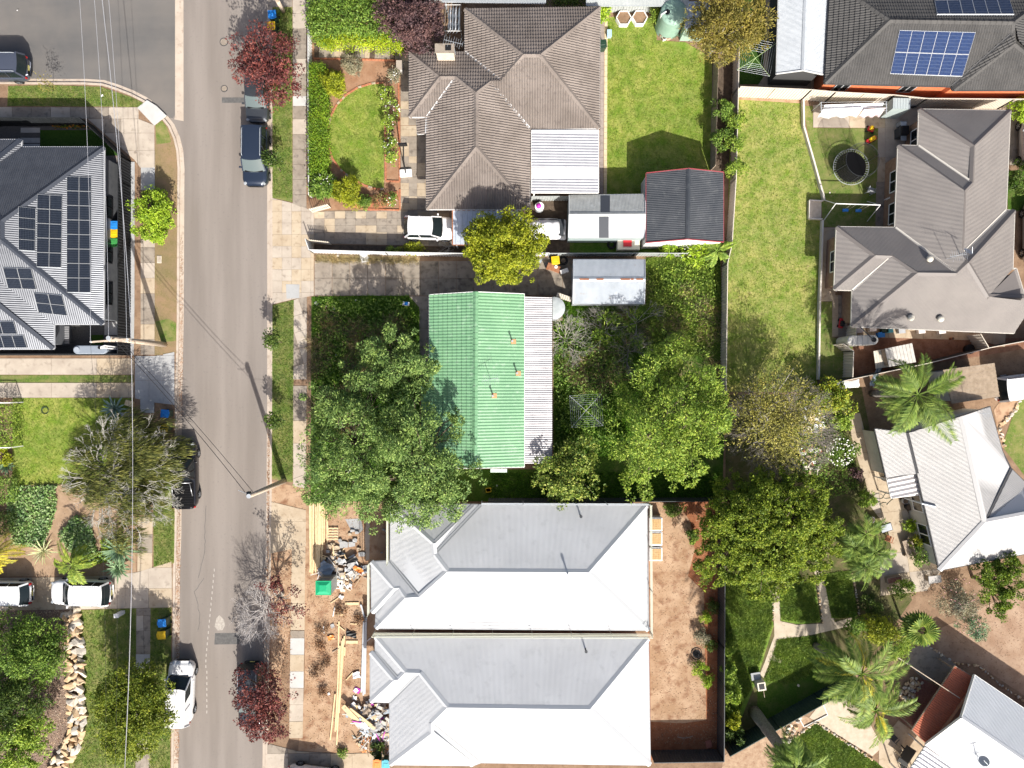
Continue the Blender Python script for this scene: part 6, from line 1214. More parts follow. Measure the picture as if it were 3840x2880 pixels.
bush('shrub', 'yellow green creeper beside the long lawn corner', *q('32', 560, 150), 105, 2.4, LM('creeper_leaf', (0.09, 0.14, 0.015), (0.17, 0.22, 0.025), (0.3, 0.28, 0.03)), 4200, 0.2, 0.11, ry=60, clumps=46); bush('shrub', 'lush shrub beside the grey slab path', *q('32', 700, 330), 40, 1.4, L_LEM, 1400, 0.2, 0.1, ry=60)
bush('shrub', 'leafy shrub in the terrace corner bed', *q('32', 905, 1000), 30, 1.6, L_LEM, 1100, 0.2, 0.07); bush('shrub', 'yellow lily clump beside the house wall', *q('32', 1260, 1220), 18, 0.7, L_BRT, 400, 0.25, 0.06); bush('shrub', 'dark shrub against the house wall', *q('32', 1350, 1470), 36, 1.5, L_MID, 1300); bush('shrub', 'yellow tipped shrub along the house wall', *q('32', 1310, 1350), 24, 1.2, L_GOLD, 600)
bush('shrub', 'green shrub beside the small raised bed', *q('33', 1200, 160), 50, 1.2, L_LEM, 1300, ry=36); bush('shrub', 'shaded shrub below the terrace corner', *q('33', 950, 300), 38, 1.3, L_DRK, 1200)
for i, (x, y, rx, ry_, m) in enumerate(((1790, 640, 18, 30, 'y'), (1790, 850, 24, 44, 'y'), (1810, 1080, 34, 60, 'y'), (1830, 1250, 34, 30, 'g'), (1850, 1380, 40, 30, 'd'))):
    bush('shrub', ['small yellow creeper on the dark back fence', 'yellow green creeper along the dark back fence', 'large golden creeper on the dark back fence', 'golden creeper near the palm trunk', 'dark leafy plants below the golden creeper'][i], *q('23', x, y), rx, 1.6, {'y': L_LEM, 'g': L_GOLD, 'd': L_DRK}[m], 1400, 0.17, 0.1, ry=ry_)
for i, (x, y, rr, m) in enumerate(((1600, 410, 20, 0), (1560, 570, 32, 1), (1550, 820, 30, 0), (1620, 930, 28, 0), (1660, 320, 26, 2), (1650, 640, 22, 2))):
    bush('shrub', ['small green weed bush in the red soil', 'grey green bush in the red soil', 'bright green weed bush in the red soil', 'long weed bush against the dark fence', 'dark weeds against the fence near the dome tree', 'dark weeds against the middle of the fence'][i], *q('23', x, y), rr, 0.7, (L_BRT, L_GREY, L_DRK)[m], 900, 0.13, 0.05)
bush('shrub', 'green weeds on the sand by the dome tree', *q('22', 1340, 1085), 40, 0.5, L_MID, 1300, 0.13, 0.05, ry=22); bush('shrub', 'green weeds under the dome tree', *q('22', 1490, 1310), 24, 0.7, L_MID, 900)
bush('shrub', 'lush green hedge behind the grey metal roof', *q('30', 2180, 930), 50, 1.8, L_BRT, 2500, ry=46); bush('shrub', 'dark bush at the right edge', *q('30', 2180, 1480), 44, 1.6, L_DRK, 2000, ry=80)
bush('shrub', 'weeds at the bottom of the bottom white roof', *q('13', 720, 1530), 18, 0.3, L_MID, 300); bush('shrub', 'weeds beside the orange bin', *q('13', 1000, 1500), 30, 0.6, L_DRK, 800)
bush('shrub', 'dark shrub behind the tiled house', *q('20', 460, 20), 70, 1.6, L_DRK, 2000, ry=22)
cover('orange flowers in the shaded front bed', Q('00', [(450, 1040), (770, 1040), (790, 1070), (450, 1070)]), 240, 0.12, LM('orange_flower', (0.02, 0.05, 0.01), (0.04, 0.08, 0.01), (0.4, 0.1, 0.01), 0.1), (.05, .3))
# ------------------------------------------------------------------ fences
random.seed(5)
def fence(name, label, pts, h, m, panel=2.4, rail=None, kind='rib', zb=0.0, post=None, step=0.0, cat='fence', top=True):
    P = [W(x, y) for x, y in pts]; root = empty(name, (P[0].x, P[0].y, 0), label, cat)
    for a, b in zip(P, P[1:]):
        L = (b-a).length; n = max(1, round(L/panel)); d = (b-a).normalized(); s = Vector((-d.y, d.x, 0))
        for i in range(n):
            p0, p1 = a+(b-a)*i/n, a+(b-a)*(i+1)/n; l = L/n; hh = h+(random.uniform(-step, step) if step else 0)
            mb = MB()
            if kind == 'rib':
                k = max(1, int(l/0.2)); w = l/k; q_ = []
                for j in range(k):
                    for f, o in ((0, 0), (.45, 0), (.55, .035), (.9, .035)): q_.append(p0+d*(w*(j+f))+s*o)
                q_.append(p1)
                for u, v in zip(q_, q_[1:]): mb.poly([(u.x, u.y, zb), (v.x, v.y, zb), (v.x, v.y, hh), (u.x, u.y, hh)])
            elif kind == 'pale':
                k = max(1, int(l/0.12)); w = l/k
                for j in range(k):
                    u, v = p0+d*w*(j+.04), p0+d*w*(j+.94); e = s*random.uniform(0, .015); z1 = hh+random.uniform(-.03, .03); mb.beam(u+e+Vector((0, 0, (zb+z1)/2)), v+e+Vector((0, 0, (zb+z1)/2)), 0.02, z1-zb)
            mb.build('panel', m, root)
            MB().box((p0.x, p0.y, zb), (0.06, 0.06, hh-zb+.02)).build('post', post or m, root)
            if top: MB().beam((p0.x, p0.y, hh+.01), (p1.x, p1.y, hh+.01), 0.05, 0.05).build('rail', rail or m, root)
        MB().box((b.x, b.y, zb), (0.06, 0.06, h-zb+.02)).build('post', post or m, root)
    return root
FDK = mat('charcoal_fence_steel', (0.045, 0.05, 0.056), (0.06, 0.065, 0.07), 1.5, rough=0.5); FCR = mat('cream_fence_steel', (0.56, 0.5, 0.42), (0.6, 0.54, 0.46), 1.2, rough=0.55); FWH = mat('white_fence_steel', (0.58, 0.58, 0.57), (0.64, 0.64, 0.63), 1.2, rough=0.5)
FGR = mat('dark_green_fence_steel', (0.03, 0.055, 0.045), (0.04, 0.065, 0.055), 1.2, rough=0.5); FGY = mat('grey_fence_steel', (0.33, 0.35, 0.34), (0.38, 0.4, 0.39), 1.2, rough=0.5)
fence('fence', 'tall charcoal ribbed fence round the solar roofed corner house', Q('00', [(-500, 1048), (775, 1048), (1088, 1342), (1088, 1549)])+Q('01', [(1084, 1396), (-500, 1396)]), 1.75, mat('black_fence_steel', (0.016, 0.018, 0.02), (0.022, 0.024, 0.027), 1.5, rough=0.6, spec=0.15))
fence('fence', 'low white front fence beside the footpath', Q('10', [(462, -300), (462, 1000), (466, 1640)]), 0.95, FWH, 2.2)
fence('fence', 'white ribbed side fence above the cracked driveway', Q('11', [(452, 465), (482, 552), (1100, 570), (1760, 582)])+Q('21', [(300, 578)]), 1.35, FWH)
fence('fence', 'grey ribbed fence behind the two back sheds', Q('21', [(300, 580), (1000, 578), (1420, 580)]), 1.3, FGY)
fence('fence', 'pale steel fence beside the long lawn', [(2748, 212), (2745, 360), (2737, 690), (2722, 930), (2706, 1000), (2700, 1450), (2702, 1480)], 1.5, FCR)
fence('fence', 'weathered timber paling fence beside the back lawn', Q('20', [(1668, 470), (1655, 900), (1642, 1420)]), 1.5, TIMBER, kind='pale', top=False)
fence('fence', 'long cream ribbed fence below the charcoal tiled house', Q('20', [(1832, 805)])+Q('30', [(365, 830), (560, 848), (1030, 872), (1290, 900), (1990, 905), (2600, 900)]), 1.85, FCR)
fence('fence', 'dark steel back fence of the building site', [(2692, 1888), (2690, 2400), (2688, 2808), (2436, 2812)], 1.8, FDK, step=0.05)
fence('fence', 'dark fence between the weedy yard and the new houses', [(1835, 1868), (2640, 1866), (2692, 1866)], 1.7, FDK)
fence('fence', 'cream fence panels beside the small shaded grass corner', Q('31', [(628, 1312), (712, 1372), (706, 1578)]), 1.6, FCR)
fence('fence', 'dark fence running slantwise below the grey metal roof', Q('31', [(440, 1655), (640, 1612), (1320, 1470), (1830, 1342), (2212, 1270), (2700, 1170)]), 1.5, FDK, rail=FCR)
fence('fence', 'dark green ribbed fence slanting through the palms', [(2712, 2790), (2890, 2690), (3052, 2600), (3180, 2530)], 1.75, FGR)
fence('fence', 'grey fence behind the two hexagonal planters', Q('20', [(620, 105), (1215, 108), (1420, 100)]), 1.6, FGY); fence('fence', 'dark fence behind the top hedge', Q('10', [(478, 25), (900, 22), (1740, 30)]), 1.5, FGY)
fence('fence', 'cream side gate panels below the grey metal roof', Q('31', [(1735, 1235), (1800, 1345)]), 1.6, FCR); fence('fence', 'cream gate beside the slim water tank', Q('31', [(735, 1160), (732, 1250)]), 1.6, FCR)
fence('fence', 'steel frame fence beside the carport', Q('21', [(160, 120), (470, 118)]), 1.3, FGY)
def low_wall(name, label, pts, h, w, m, cat='retaining wall', l=2.0):
    P = [W(x, y) for x, y in pts]; root = empty(name, (P[0].x, P[0].y, 0), label, cat)
    for a, b in zip(P, P[1:]):
        n = max(1, round((b-a).length/l))
        for i in range(n): p, q_ = a+(b-a)*(i+.005)/n, a+(b-a)*(i+.995)/n; MB().beam((p.x, p.y, h/2), (q_.x, q_.y, h/2), w, h).build('sleeper', m, root)
    return root
SLP = mat('concrete_sleeper', (0.58, 0.53, 0.46), (0.66, 0.61, 0.54), 2, rough=0.85)
low_wall('retaining_wall', 'pale sleeper wall zigzagging beside the trampoline lawn', Q('30', [(368, 835), (372, 1064), (452, 1340), (535, 1640)])+Q('31', [(540, 122)]), 0.38, 0.12, SLP)
low_wall('retaining_wall', 'pale sleeper wall below the timber steps', Q('31', [(527, 285), (514, 700), (504, 950), (494, 1600)]), 0.38, 0.12, SLP)
st = empty('steps', W(*q('31', 478, 200)), 'pale timber steps set into the sleeper wall', 'steps')
c = [W(*p) for p in Q('31', [(420, 120), (530, 125), (527, 275), (418, 270)])]
for i in range(4):
    a, b = c[0].lerp(c[1], .04+i*.24), c[3].lerp(c[2], .04+i*.24); a2, b2 = c[0].lerp(c[1], .04+i*.24+.22), c[3].lerp(c[2], .04+i*.24+.22); z = 0.30-.07*i; MB().prism([(p.x, p.y, z) for p in (a, a2, b2, b)], z).build('step', mat('pale_timber', (0.5, 0.42, 0.32), (0.58, 0.5, 0.4), 4, rough=0.85), st)
for a, b in ((c[0], c[1]), (c[3], c[2]), (c[0], c[3])): MB().beam((a.x, a.y, .16), (b.x, b.y, .16), 0.08, 0.32).build('side_board', SLP, st)
def pickets(name, label, a, b, h, m):
    A, B = W(*a), W(*b); root = empty(name, A, label, 'gate'); n = int((B-A).length/0.14)
    for i in range(n+1): p = A+(B-A)*i/n; MB().box((p.x, p.y, .06), (0.07, 0.03, h), math.atan2((B-A).y, (B-A).x)).build('picket', m, root)
    for z in (.25, h*.8): MB().beam((A.x, A.y, z), (B.x, B.y, z), 0.04, 0.07).build('rail', m, root)
    MB().beam((A.x, A.y, .2), (B.x, B.y, h*.85), 0.03, 0.06).build('brace', m, root)
pickets('gate', 'open white picket gate beside the front garden', q('11', 478, 215), q('11', 620, 178), 1.1, CREAM); pickets('gate', 'open white picket gate at the end of the side fence', q('11', 478, 465), q('11', 625, 482), 1.1, CREAM)

# ------------------------------------------------------------------ vehicles
HEADL = mat('headlight_lens', (0.3, 0.32, 0.34), rough=0.15, spec=0.7); TAIL = mat('tail_light_lens', (0.35, 0.01, 0.012), rough=0.15, spec=0.6); RIM = mat('alloy_rim', (0.45, 0.46, 0.48), rough=0.35, metal=0.8); CARGLASS = mat('car_glass', (0.012, 0.018, 0.02), rough=0.08, spec=0.35)
PALEGLASS = mat('pale_windscreen', (0.1, 0.125, 0.125), rough=0.12, spec=0.5)  # paler base colour, for the grey-green interior seen behind the glass
PLATE = mat('number_plate', (0.6, 0.55, 0.2), rough=0.5)
def car(label, px, py, ang, col, kind='hatch', L=4.3, Wd=1.78, Hh=1.5, cat='car', group=None, z=0.0, name='parked_car'):
    p = W(px, py); root = empty(name, (p.x, p.y, z), label, cat, group); WL[root.name] = Vector((0, 0, 0)); root.rotation_euler.z = ang
    suv = kind in ('suv', 'wagon', 'van'); zb = 0.98 if not suv else 1.05; hood = 0.86 if not suv else 1.0; zr = Hh
    # stations rear -> front as fraction of length; cabin limits (belt rear, roof rear, roof front, belt front)
    cab = {'hatch': (-.47, -.38, .06, .24), 'sedan': (-.36, -.2, .06, .24), 'suv': (-.485, -.43, .08, .25), 'wagon': (-.485, -.43, .1, .26), 'ute': (-.06, -.02, .12, .25), 'van': (-.49, -.46, .1, .27)}[kind]
    xs = np.linspace(-.5, .5, 29); mb = MB(); ring = 13; w2 = Wd/2
    for t in xs:
        e = abs(t)*2; wv = w2*(1-0.36*max(0, (e-.72)/.28)**2.6 - .02*e*e); fr = max(0, (t-cab[3])/(.5-cab[3])); zt = zb-.02 if t < cab[3] else zb-.02-(zb-hood)*fr**.8-.12*max(0, (fr-.75)/.25)**2
        if t < -.45: zt -= .12*((-.45-t)/.05)**2*(1 if kind != 'ute' else .2)
        zlo = .24+.12*max(0, (e-.9)/.1)
        if e > .99: zlo += .1; zt -= .08
        mid = zlo+.28
        for y, zz in ((-.86, zlo), (-.98, zlo+.1), (-1, mid), (-.985, zt-.16), (-.93, zt-.05), (-.7, zt), (0, zt+.035), (.7, zt), (.93, zt-.05), (.985, zt-.16), (1, mid), (.98, zlo+.1), (.86, zlo)): mb.v.append((t*L, y*wv, zz))
    n = len(xs)
    for i in range(n-1):
        for k in range(ring): k2 = (k+1) % ring; mb.f.append((i*ring+k, i*ring+k2, (i+1)*ring+k2, (i+1)*ring+k))
    mb.f.append(tuple(range(ring))); mb.f.append(tuple((n-1)*ring+k for k in reversed(range(ring))))
    body = mb.build('body', col, root, smooth=True)
    # cabin glass
    a0, a1, a2, a3 = [c_*L for c_ in cab]; wb, wt = w2*.92, w2*.8; zb0 = zb-.04; zr0 = zr-.05
    def qd(nm, pts, m): b_ = MB(); b_.poly(pts); return b_.build(nm, m, root)
    def curve(nm, xb, xt, bul, m):
        b_ = MB(); k = 8
        for j in range(k+1):
            s_ = -1+2*j/k; b_.v.append((xb+bul*(1-s_*s_), s_*wb*.97, zb0)); b_.v.append((xt+bul*.6*(1-s_*s_), s_*wt*.98, zr0))
        for j in range(k): b_.f.append((2*j, 2*j+2, 2*j+3, 2*j+1))
        return b_.build(nm, m, root, smooth=True)
    curve('windscreen', a3, a2, .17, PALEGLASS if col in (NAVY, GRY) else CARGLASS); curve('rear_window', a0, a1, -.1, CARGLASS)
    for s_ in (-1, 1):
        f0 = .66 if kind == 'van' else 0; b0, t0 = a0+(a3-a0)*f0, a1+(a2-a1)*f0; sw_ = qd('side_window', [(b0, s_*wb, zb0), (a3, s_*wb, zb0), (a2, s_*wt, zr0), (t0, s_*wt, zr0)], CARGLASS)
        if f0: qd('side_panel', [(a0, s_*wb, zb0), (b0, s_*wb, zb0), (t0, s_*wt, zr0), (a1, s_*wt, zr0)], col)
        for xb, xt, ww in ((a0, a1, .12), (a3, a2, .08)): MB().beam((xb, s_*wb*.99, zb0), (xt, s_*wt*.99, zr0), ww, .05).build('pillar', col, sw_)
        for f in ((.45,) if kind not in ('wagon', 'suv') else (.3, .62)):
            xb, xt = a0+(a3-a0)*f, a1+(a2-a1)*f; MB().beam((xb, s_*(wb+.004), zb0), (xt, s_*(wt+.004), zr0), .08, .03).build('pillar', col, sw_)
    # roof
    r_ = MB(); nu, nv = 9, 8
    for i in range(nu):
        for j in range(nv):
            u, v = -1+2*i/(nu-1), -1+2*j/(nv-1); x = (a1+a2)/2+(a2-a1)/2*u*(1.03); x += (.1*(1-v*v) if u > .9 else (-.06*(1-v*v) if u < -.9 else 0)); r_.v.append((x, v*wt*1.0, zr-.055+.055*(1-abs(v)**3)*(1-abs(u)**4)))
    for i in range(nu-1):
        for j in range(nv-1): r_.f.append((i*nv+j, (i+1)*nv+j, (i+1)*nv+j+1, i*nv+j+1))
    rf = r_.build('roof', col, root, smooth=True)
    for s_ in ((-1, 1) if kind in ('wagon', 'suv') else ()): MB().tube([(a1+.1, s_*wt*.9, zr-.02), (a1+.2, s_*wt*.9, zr+.05), (a2-.3, s_*wt*.9, zr+.05), (a2-.2, s_*wt*.9, zr-.02)], .022, 6).build('roof_rail', GALV, rf)
    # wheels
    for fx in (.31, -.30):
        for s_ in (-1, 1):
            y0 = s_*(w2-.2); c_ = (fx*L, y0, .33); wh = MB().tube([(fx*L, y0, .33), (fx*L, y0+s_*.06, .33), (fx*L, y0+s_*.2, .33), (fx*L, y0+s_*.225, .33)], [.31, .335, .335, .30], 22).build('wheel', RUBBER, root, smooth=False)
            m_ = MB().tube([(fx*L, y0+s_*.2, .33), (fx*L, y0+s_*.232, .33)], [.2, .2], 18)
            m_.build('rim', DARKST, wh); sp = MB()
            for k in range(6): a = k*math.pi/3; sp.beam((fx*L, y0+s_*.236, .33), (fx*L+.21*math.cos(a), y0+s_*.236, .33+.21*math.sin(a)), .012, .05) if abs(math.cos(a)) < .99 else sp.beam((fx*L, y0+s_*.236, .33), (fx*L+.21*math.cos(a), y0+s_*.236, .33), .05, .012)
            sp.build('spokes', RIM, wh)
    for s_ in (-1, 1):
        MB().box((L*.456, s_*w2*.7, hood-.22), (.18, .3, .19), s_*-.5).build('headlight', HEADL, root, bevel=.03); MB().box((-L*.468, s_*w2*.78, zb-.36), (.14, .2, .26), s_*.35).build('tail_light', TAIL, root, bevel=.03)
        MB().box((a3-.25, s_*(w2+.09), zb-.06), (.13, .18, .14)).build('mirror', col, root, bevel=.04)
    MB().box((L*.497, 0, .45), (.03, Wd*.5, .2)).build('grille', BLACK, root); MB().box((-L*.498, 0, .62), (.03, .38, .12)).build('number_plate', PLATE, root)
    MB().box((a3+.05, 0, zb-.015), (.1, Wd*.72, .05)).build('wiper_cowl', BLACK, root)
    if kind == 'ute':
        MB().box((-.29*L, 0, .95), (.37*L, Wd*.86, .06)).build('tray_cover', mat('ribbed_tray_cover', (0.006, 0.006, 0.007), rough=0.4, spec=0.2), root)
        for i in range(9): MB().box((-.45*L+i*.032*L*1.15, 0, 1.012), (.04, Wd*.82, .015)).build('cover_slat', BLACK, root)
        sb = MB().tube([(-.1*L, -w2*.75, 1.0), (-.1*L, -w2*.7, 1.35), (-.1*L, w2*.7, 1.35), (-.1*L, w2*.75, 1.0)], .035, 8); sb.tube([(-.1*L, -w2*.7, 1.3), (-.3*L, -w2*.78, 1.02)], .03, 6); sb.tube([(-.1*L, w2*.7, 1.3), (-.3*L, w2*.78, 1.02)], .03, 6); sb.build('sports_bar', RIM, root, smooth=True)
    return root
WHT = paint('white_car_paint', (0.72, 0.72, 0.72)); NAVY = paint('navy_car_paint', (0.022, 0.032, 0.055), 0.3); BLK = paint('black_car_paint', (0.008, 0.008, 0.011), 0.2); GRY = paint('dark_grey_car_paint', (0.05, 0.055, 0.062), 0.4); SIL = paint('silver_car_paint', (0.42, 0.44, 0.46), 0.4); SLATE = paint('slate_car_paint', (0.07, 0.08, 0.11), 0.3)
ZR = -0.112
car('dark slate wagon on the side street cut by the left edge', 8, 268, math.pi, SLATE, 'wagon', 4.8, 1.86, 1.7, z=ZR)
car('dark grey hatchback half under the red street tree', 976, 372, -math.pi/2-.03, GRY, 'hatch', 3.9, 1.69, 1.5, z=ZR); car('navy wagon with roof rails parked at the east kerb', 970, 596, -math.pi/2-.01, NAVY, 'wagon', 4.45, 1.84, 1.72, z=ZR)
car('white hatchback nosing up to the pale blue carport', 1614, 863, -.02, WHT, 'hatch', 3.75, 1.7, 1.48, z=.03); car('white car on the west driveway cut by the left edge', 40, 2214, math.pi, WHT, 'hatch', 4.2, 1.76, 1.48, z=.03)
car('white wagon with dark rear glass on the west driveway', 330, 2210, math.pi-.02, WHT, 'suv', 4.4, 1.84, 1.68, z=.03); car('black utility truck half under the weeping tree', 704, 1778, math.pi/2+.02, BLK, 'ute', 5.0, 1.88, 1.75, 'ute', z=ZR, name='utility_truck')
car('white van parked at the west kerb', 692, 2582, math.pi/2-.04, WHT, 'van', 4.7, 1.86, 1.7, 'van', z=ZR); car('dark car under the lower red tree', 955, 2590, -math.pi/2-.01, GRY, 'suv', 4.8, 1.86, 1.7, z=ZR)
car('white car on the bottom driveway cut by the bottom edge', 1190, 2905, -.13, WHT, 'hatch', 4.3, 1.76, 1.5, z=.03); car('silver car at the right edge behind the grey metal roof', 3850, 545, math.pi/2, SIL, 'hatch', 4.2, 1.76, 1.5, z=.03)
car('pale blue white van at the right edge', 3866, 880, math.pi/2, SIL, 'van', 4.8, 1.85, 1.95, 'van', z=.02); car('white van beside the brown tiled outbuilding', 3830, 1448, .12, WHT, 'van', 5.0, 1.9, 1.95, 'van', z=.02)

# ------------------------------------------------------------------ wheelie bins
def bin_(px, py, lid, label, ang=0, body=None, h=1.0, z=0.02, tall=True, name='wheelie_bin'):
    p = W(px, py, .95) if tall else W(px, py); root = empty(name, (p.x, p.y, z), label, 'bin', 'wheelie bins'); WL[root.name] = Vector(); root.rotation_euler.z = ang
    bd = MB(); n0 = 0
    for zz, k in ((0.06, .72), (.95, 1)):
        for x, y in ((-.28, -.27), (.28, -.27), (.28, .27), (-.28, .27)): bd.v.append((x*k, y*k, zz))
    bd.f += [(3, 2, 1, 0), (4, 5, 6, 7), (0, 1, 5, 4), (1, 2, 6, 5), (2, 3, 7, 6), (3, 0, 4, 7)]; bd.build('body', body or BINBODY, root)
    l_ = MB().box((0, .01, .96), (.6, .6, .05)).build('lid', lid, root, bevel=.05); MB().box((0, .03, 1.01), (.36, .3, .025), tz=.85).build('lid_panel', lid, l_); MB().box((0, -.31, .98), (.3, .05, .03)).build('lid_lip', lid, l_)
    for s_ in (-1, 1): MB().tube([(s_*.24, .22, .1), (s_*.3, .22, .1)], .1, 12).build('wheel', RUBBER, root)
    MB().tube([(-.25, .32, .9), (.25, .32, .9)], .018, 6).build('handle', body or BINBODY, root)
for s_, x, y, m, lab, a in (('10', 135, 122, BLUE, 'blue lidded bin on the verge above the red tree', .1), ('10', 127, 216, YELLOW, 'yellow lidded bin on the verge above the red tree', .05), ('01', 952, 320, BLUE, 'blue lidded bin beside the dark fence', 0), ('01', 945, 388, YELLOW, 'yellow lidded bin beside the dark fence', 0), ('01', 943, 464, GREEN, 'green lidded bin beside the dark fence', 0),
    ('02', 1370, 290, BLUE, 'blue lidded bin beside the new grey crossover', 1.5), ('02', 1362, 405, YELLOW, 'yellow lidded bin hidden by the weeping tree', 1.5), ('03', 1345, 456, BLUE, 'blue lidded bin on the lower west verge', -1.5), ('03', 1341, 556, YELLOW, 'yellow lidded bin on the lower west verge', -1.5), ('13', 1003, 1622, ORANGE, 'orange lidded bin below the new house', 3.1), ('13', 1077, 1626, TEAL, 'teal lidded bin below the new house', 3.1),
    ('21', 360, 612, YELLOW, 'yellow lidded bin beside the old shed', .1), ('20', 752, 365, GREEN, 'dark bin against the tiled house path', .1)):
    bin_(*q(s_, x, y), m if lab[:4] != 'dark' else BINBODY, lab, a)

# ------------------------------------------------------------------ poles and wires
def pole(label, base, h, arms, top_off=(0, 0)):
    b = W(*base); root = empty('power_pole', (b.x, b.y, 0), label, 'power pole'); t = Vector((b.x+top_off[0], b.y+top_off[1], h))
    MB().tube([(b.x, b.y, -.1), (b.x+top_off[0]*.5, b.y+top_off[1]*.5, h*.5), t], [.2, .17, .14], 12).build('post', POLEW, root, smooth=True); ends = []
    for z, x0, x1, dy in arms:
        f = z/h; c = Vector((b.x+top_off[0]*f, b.y+top_off[1]*f, z)); a, e = c+Vector((x0, dy[0]-.14, 0)), c+Vector((x1, dy[1]-.14, 0)); ar = MB().beam(a, e, .1, .12).build('crossarm', POLEW, root)
        k = 3
        for i in range(k):
            p = a.lerp(e, .04+.92*i/(k-1)); ins = MB().cyl(p+Vector((0, 0, .06)), .05, .14, 8).cyl(p+Vector((0, 0, .12)), .07, .03, 8).build('insulator', mat('porcelain', (0.6, 0.6, 0.58), rough=0.3), ar); ends.append(p+Vector((0, 0, .2)))
        MB().beam(c+Vector((.5*x0, -.14, 0)), c+Vector((0, -.14, -.5)), .04, .03).build('brace', GALV, ar)
    MB().cyl(t, .15, .04, 12).build('cap', GALV, root)
    return root, t, ends
p1, t1, e1 = pole('timber power pole with crossarms beside the dark fence', q('01', 1368, 1310), 7.4, [(7.25, -1.25, 1.3, (-.1, .1)), (6.6, -.7, .9, (0, 0))])
p2, t2, e2 = pole('timber power pole on the east verge beside the large tree', q('12', 237, 848), 7.2, [])
MB().box((t2.x-.12, t2.y+.1, 6.7), (.2, .3, .35)).build('junction_box', DARKST, p2); MB().tube([t2+Vector((-.2, .1, -.3)), t2+Vector((-.6, .2, -.5)), t2+Vector((-.9, .3, -.55))], .02, 5).build('bracket', GALV, p2)
WIRE = mat('aluminium_wire', (0.5, 0.5, 0.52), rough=0.4, metal=0.4); WIREK = mat('black_cable', (0.02, 0.02, 0.022), rough=0.6)
def wire(label, a, b, r, m, sag=0.5, group='overhead wires'):
    a, b = Vector(a), Vector(b); pts = [a.lerp(b, i/16)-Vector((0, 0, sag*4*(i/16)*(1-i/16))) for i in range(17)]
    o = MB().tube(pts, r, 5).build('power_line', m); tag(o, label, 'power line', group)
for i, (x, lab) in enumerate(((590, 'leftmost thin power line running up from the timber pole'), (705, 'middle thin power line running up from the timber pole'), (815, 'rightmost thin power line running up from the timber pole'))):
    wire(lab, e1[i], W(*q('00', x, -900), 7.8), .012, WIRE, .6)
wire('thick pale cable running up past the dark fence', W(*q('01', 1083, 1110), 6.2), W(*q('00', 735, -900), 6.6), .02, WIRE, .5)
wire('thick pale cable running down through the weeping tree', W(*q('01', 1083, 1110), 6.2), W(*q('03', 1010, 2100), 6.6), .02, WIRE, .7)
wire('upper black service cable crossing the street', t1+Vector((0, 0, -.5)), t2+Vector((-.3, .2, -.2)), .02, WIREK, .45); wire('lower black service cable crossing the street', t1+Vector((0, 0, -1.2)), t2+Vector((0, 0, -1.0)), .017, WIREK, .3)
for i in range(3): wire(['leftmost faint line over the west lawn', 'middle faint line over the west lawn', 'rightmost faint line over the west lawn'][i], e1[i], W(*q('03', 870+i*70, 2100), 7.4), .008, WIREK, .7)
wire('service wire from the street pole to the green roof', t2+Vector((0, 0, -.9)), W(1611, 1600, 3.0), .01, WIREK, .3); wire('service wire over the terrace to the red verandah', W(*q('33', 1170, 745), 3.2), W(*q('33', 1680, 1080), 2.8), .03, POLEW, .1)
# clotheslines
def hoist(label, c, r, h, m, ang=0.0, n=6, tilt=0):
    b = W(*c); root = empty('rotary_clothesline', (b.x, b.y, 0), label, 'clothesline'); MB().cyl((b.x, b.y, 0), .025, h, 8).build('post', m, root)
    E = [Vector((b.x+r*math.cos(ang+k*math.pi/2), b.y+r*math.sin(ang+k*math.pi/2), h+.18)) for k in range(4)]; o = Vector((b.x, b.y, h-.05))
    for e in E: MB().tube([o, e], .012, 6).build('arm', m, root)
    for i in range(n):
        f = .38+.62*i/(n-1); q4 = [o.lerp(e, f) for e in E]; mb = MB()
        for k in range(4): mb.tube([q4[k], q4[(k+1) % 4]], .006, 4)
        mb.build('line', GALV, root)
hoist('square rotary clothesline in the back weeds', under(*q('22', 615, 265), 1.8), 1.62, 1.75, GALV, math.pi/4+.06); hoist('green armed rotary clothesline below the eucalypt', under(*q('20', 2020, 480), 1.9), 1.7, 1.9, mat('pale_green_tube', (0.42, 0.55, 0.25), rough=0.5), 0.6)
fl = empty('clothesline', W(*q('30', 800, 930)), 'wall clothesline with white and pink sheets', 'clothesline')
for k in range(4): MB().tube([W(*q('30', 520, 850+k*22), 1.6), W(*q('30', 1080, 840+k*26), 1.6)], .006, 4).build('line', GALV, fl)
for x in (530, 1070): MB().beam(W(*q('30', x, 845), 1.6), W(*q('30', x, 950), 1.6), .05, .04).build('frame', GALV, fl); MB().beam(W(*q('30', x, 850), 1.6), Vector((*W(*q('30', x, 850), 1.6).xy, 0)), .05, .05).build('post', GALV, fl)
def cloth(label, s_, pts, z, drop, m, cat='sheet', name='laundry_sheet', n=10):
    a, b = W(*q(s_, *pts[0]), z), W(*q(s_, *pts[1]), z); mb = MB(); d = (b-a); nn = Vector((-d.y, d.x, 0)).normalized()
    for j in range(4):
        for i in range(n+1): p = a+d*i/n; mb.v.append((p.x+nn.x*.08*math.sin(i*1.7)*j/3-nn.x*.25*j/3, p.y+nn.y*.08*math.sin(i*1.7)*j/3-nn.y*.25*j/3, z-drop*j/3))
    for j in range(3):
        for i in range(n): k = j*(n+1)+i; mb.f.append((k, k+1, k+n+2, k+n+1))
    o = mb.build(name, m, smooth=True); tag(o, label, cat); sd_ = o.modifiers.new('solid', 'SOLIDIFY'); sd_.thickness = .01
for i, (a, b, dz, m, lab) in enumerate((((545, 905), (880, 890), 1.1, SHEETW, 'long white sheet on the wall clothesline'), ((885, 905), (1065, 895), 1.0, SHEETP, 'pale pink sheet on the wall clothesline'), ((560, 868), (1050, 852), .5, SHEETW, 'narrow white towel row behind the sheets'))): cloth(lab, '30', (a, b), 1.6, dz, m)
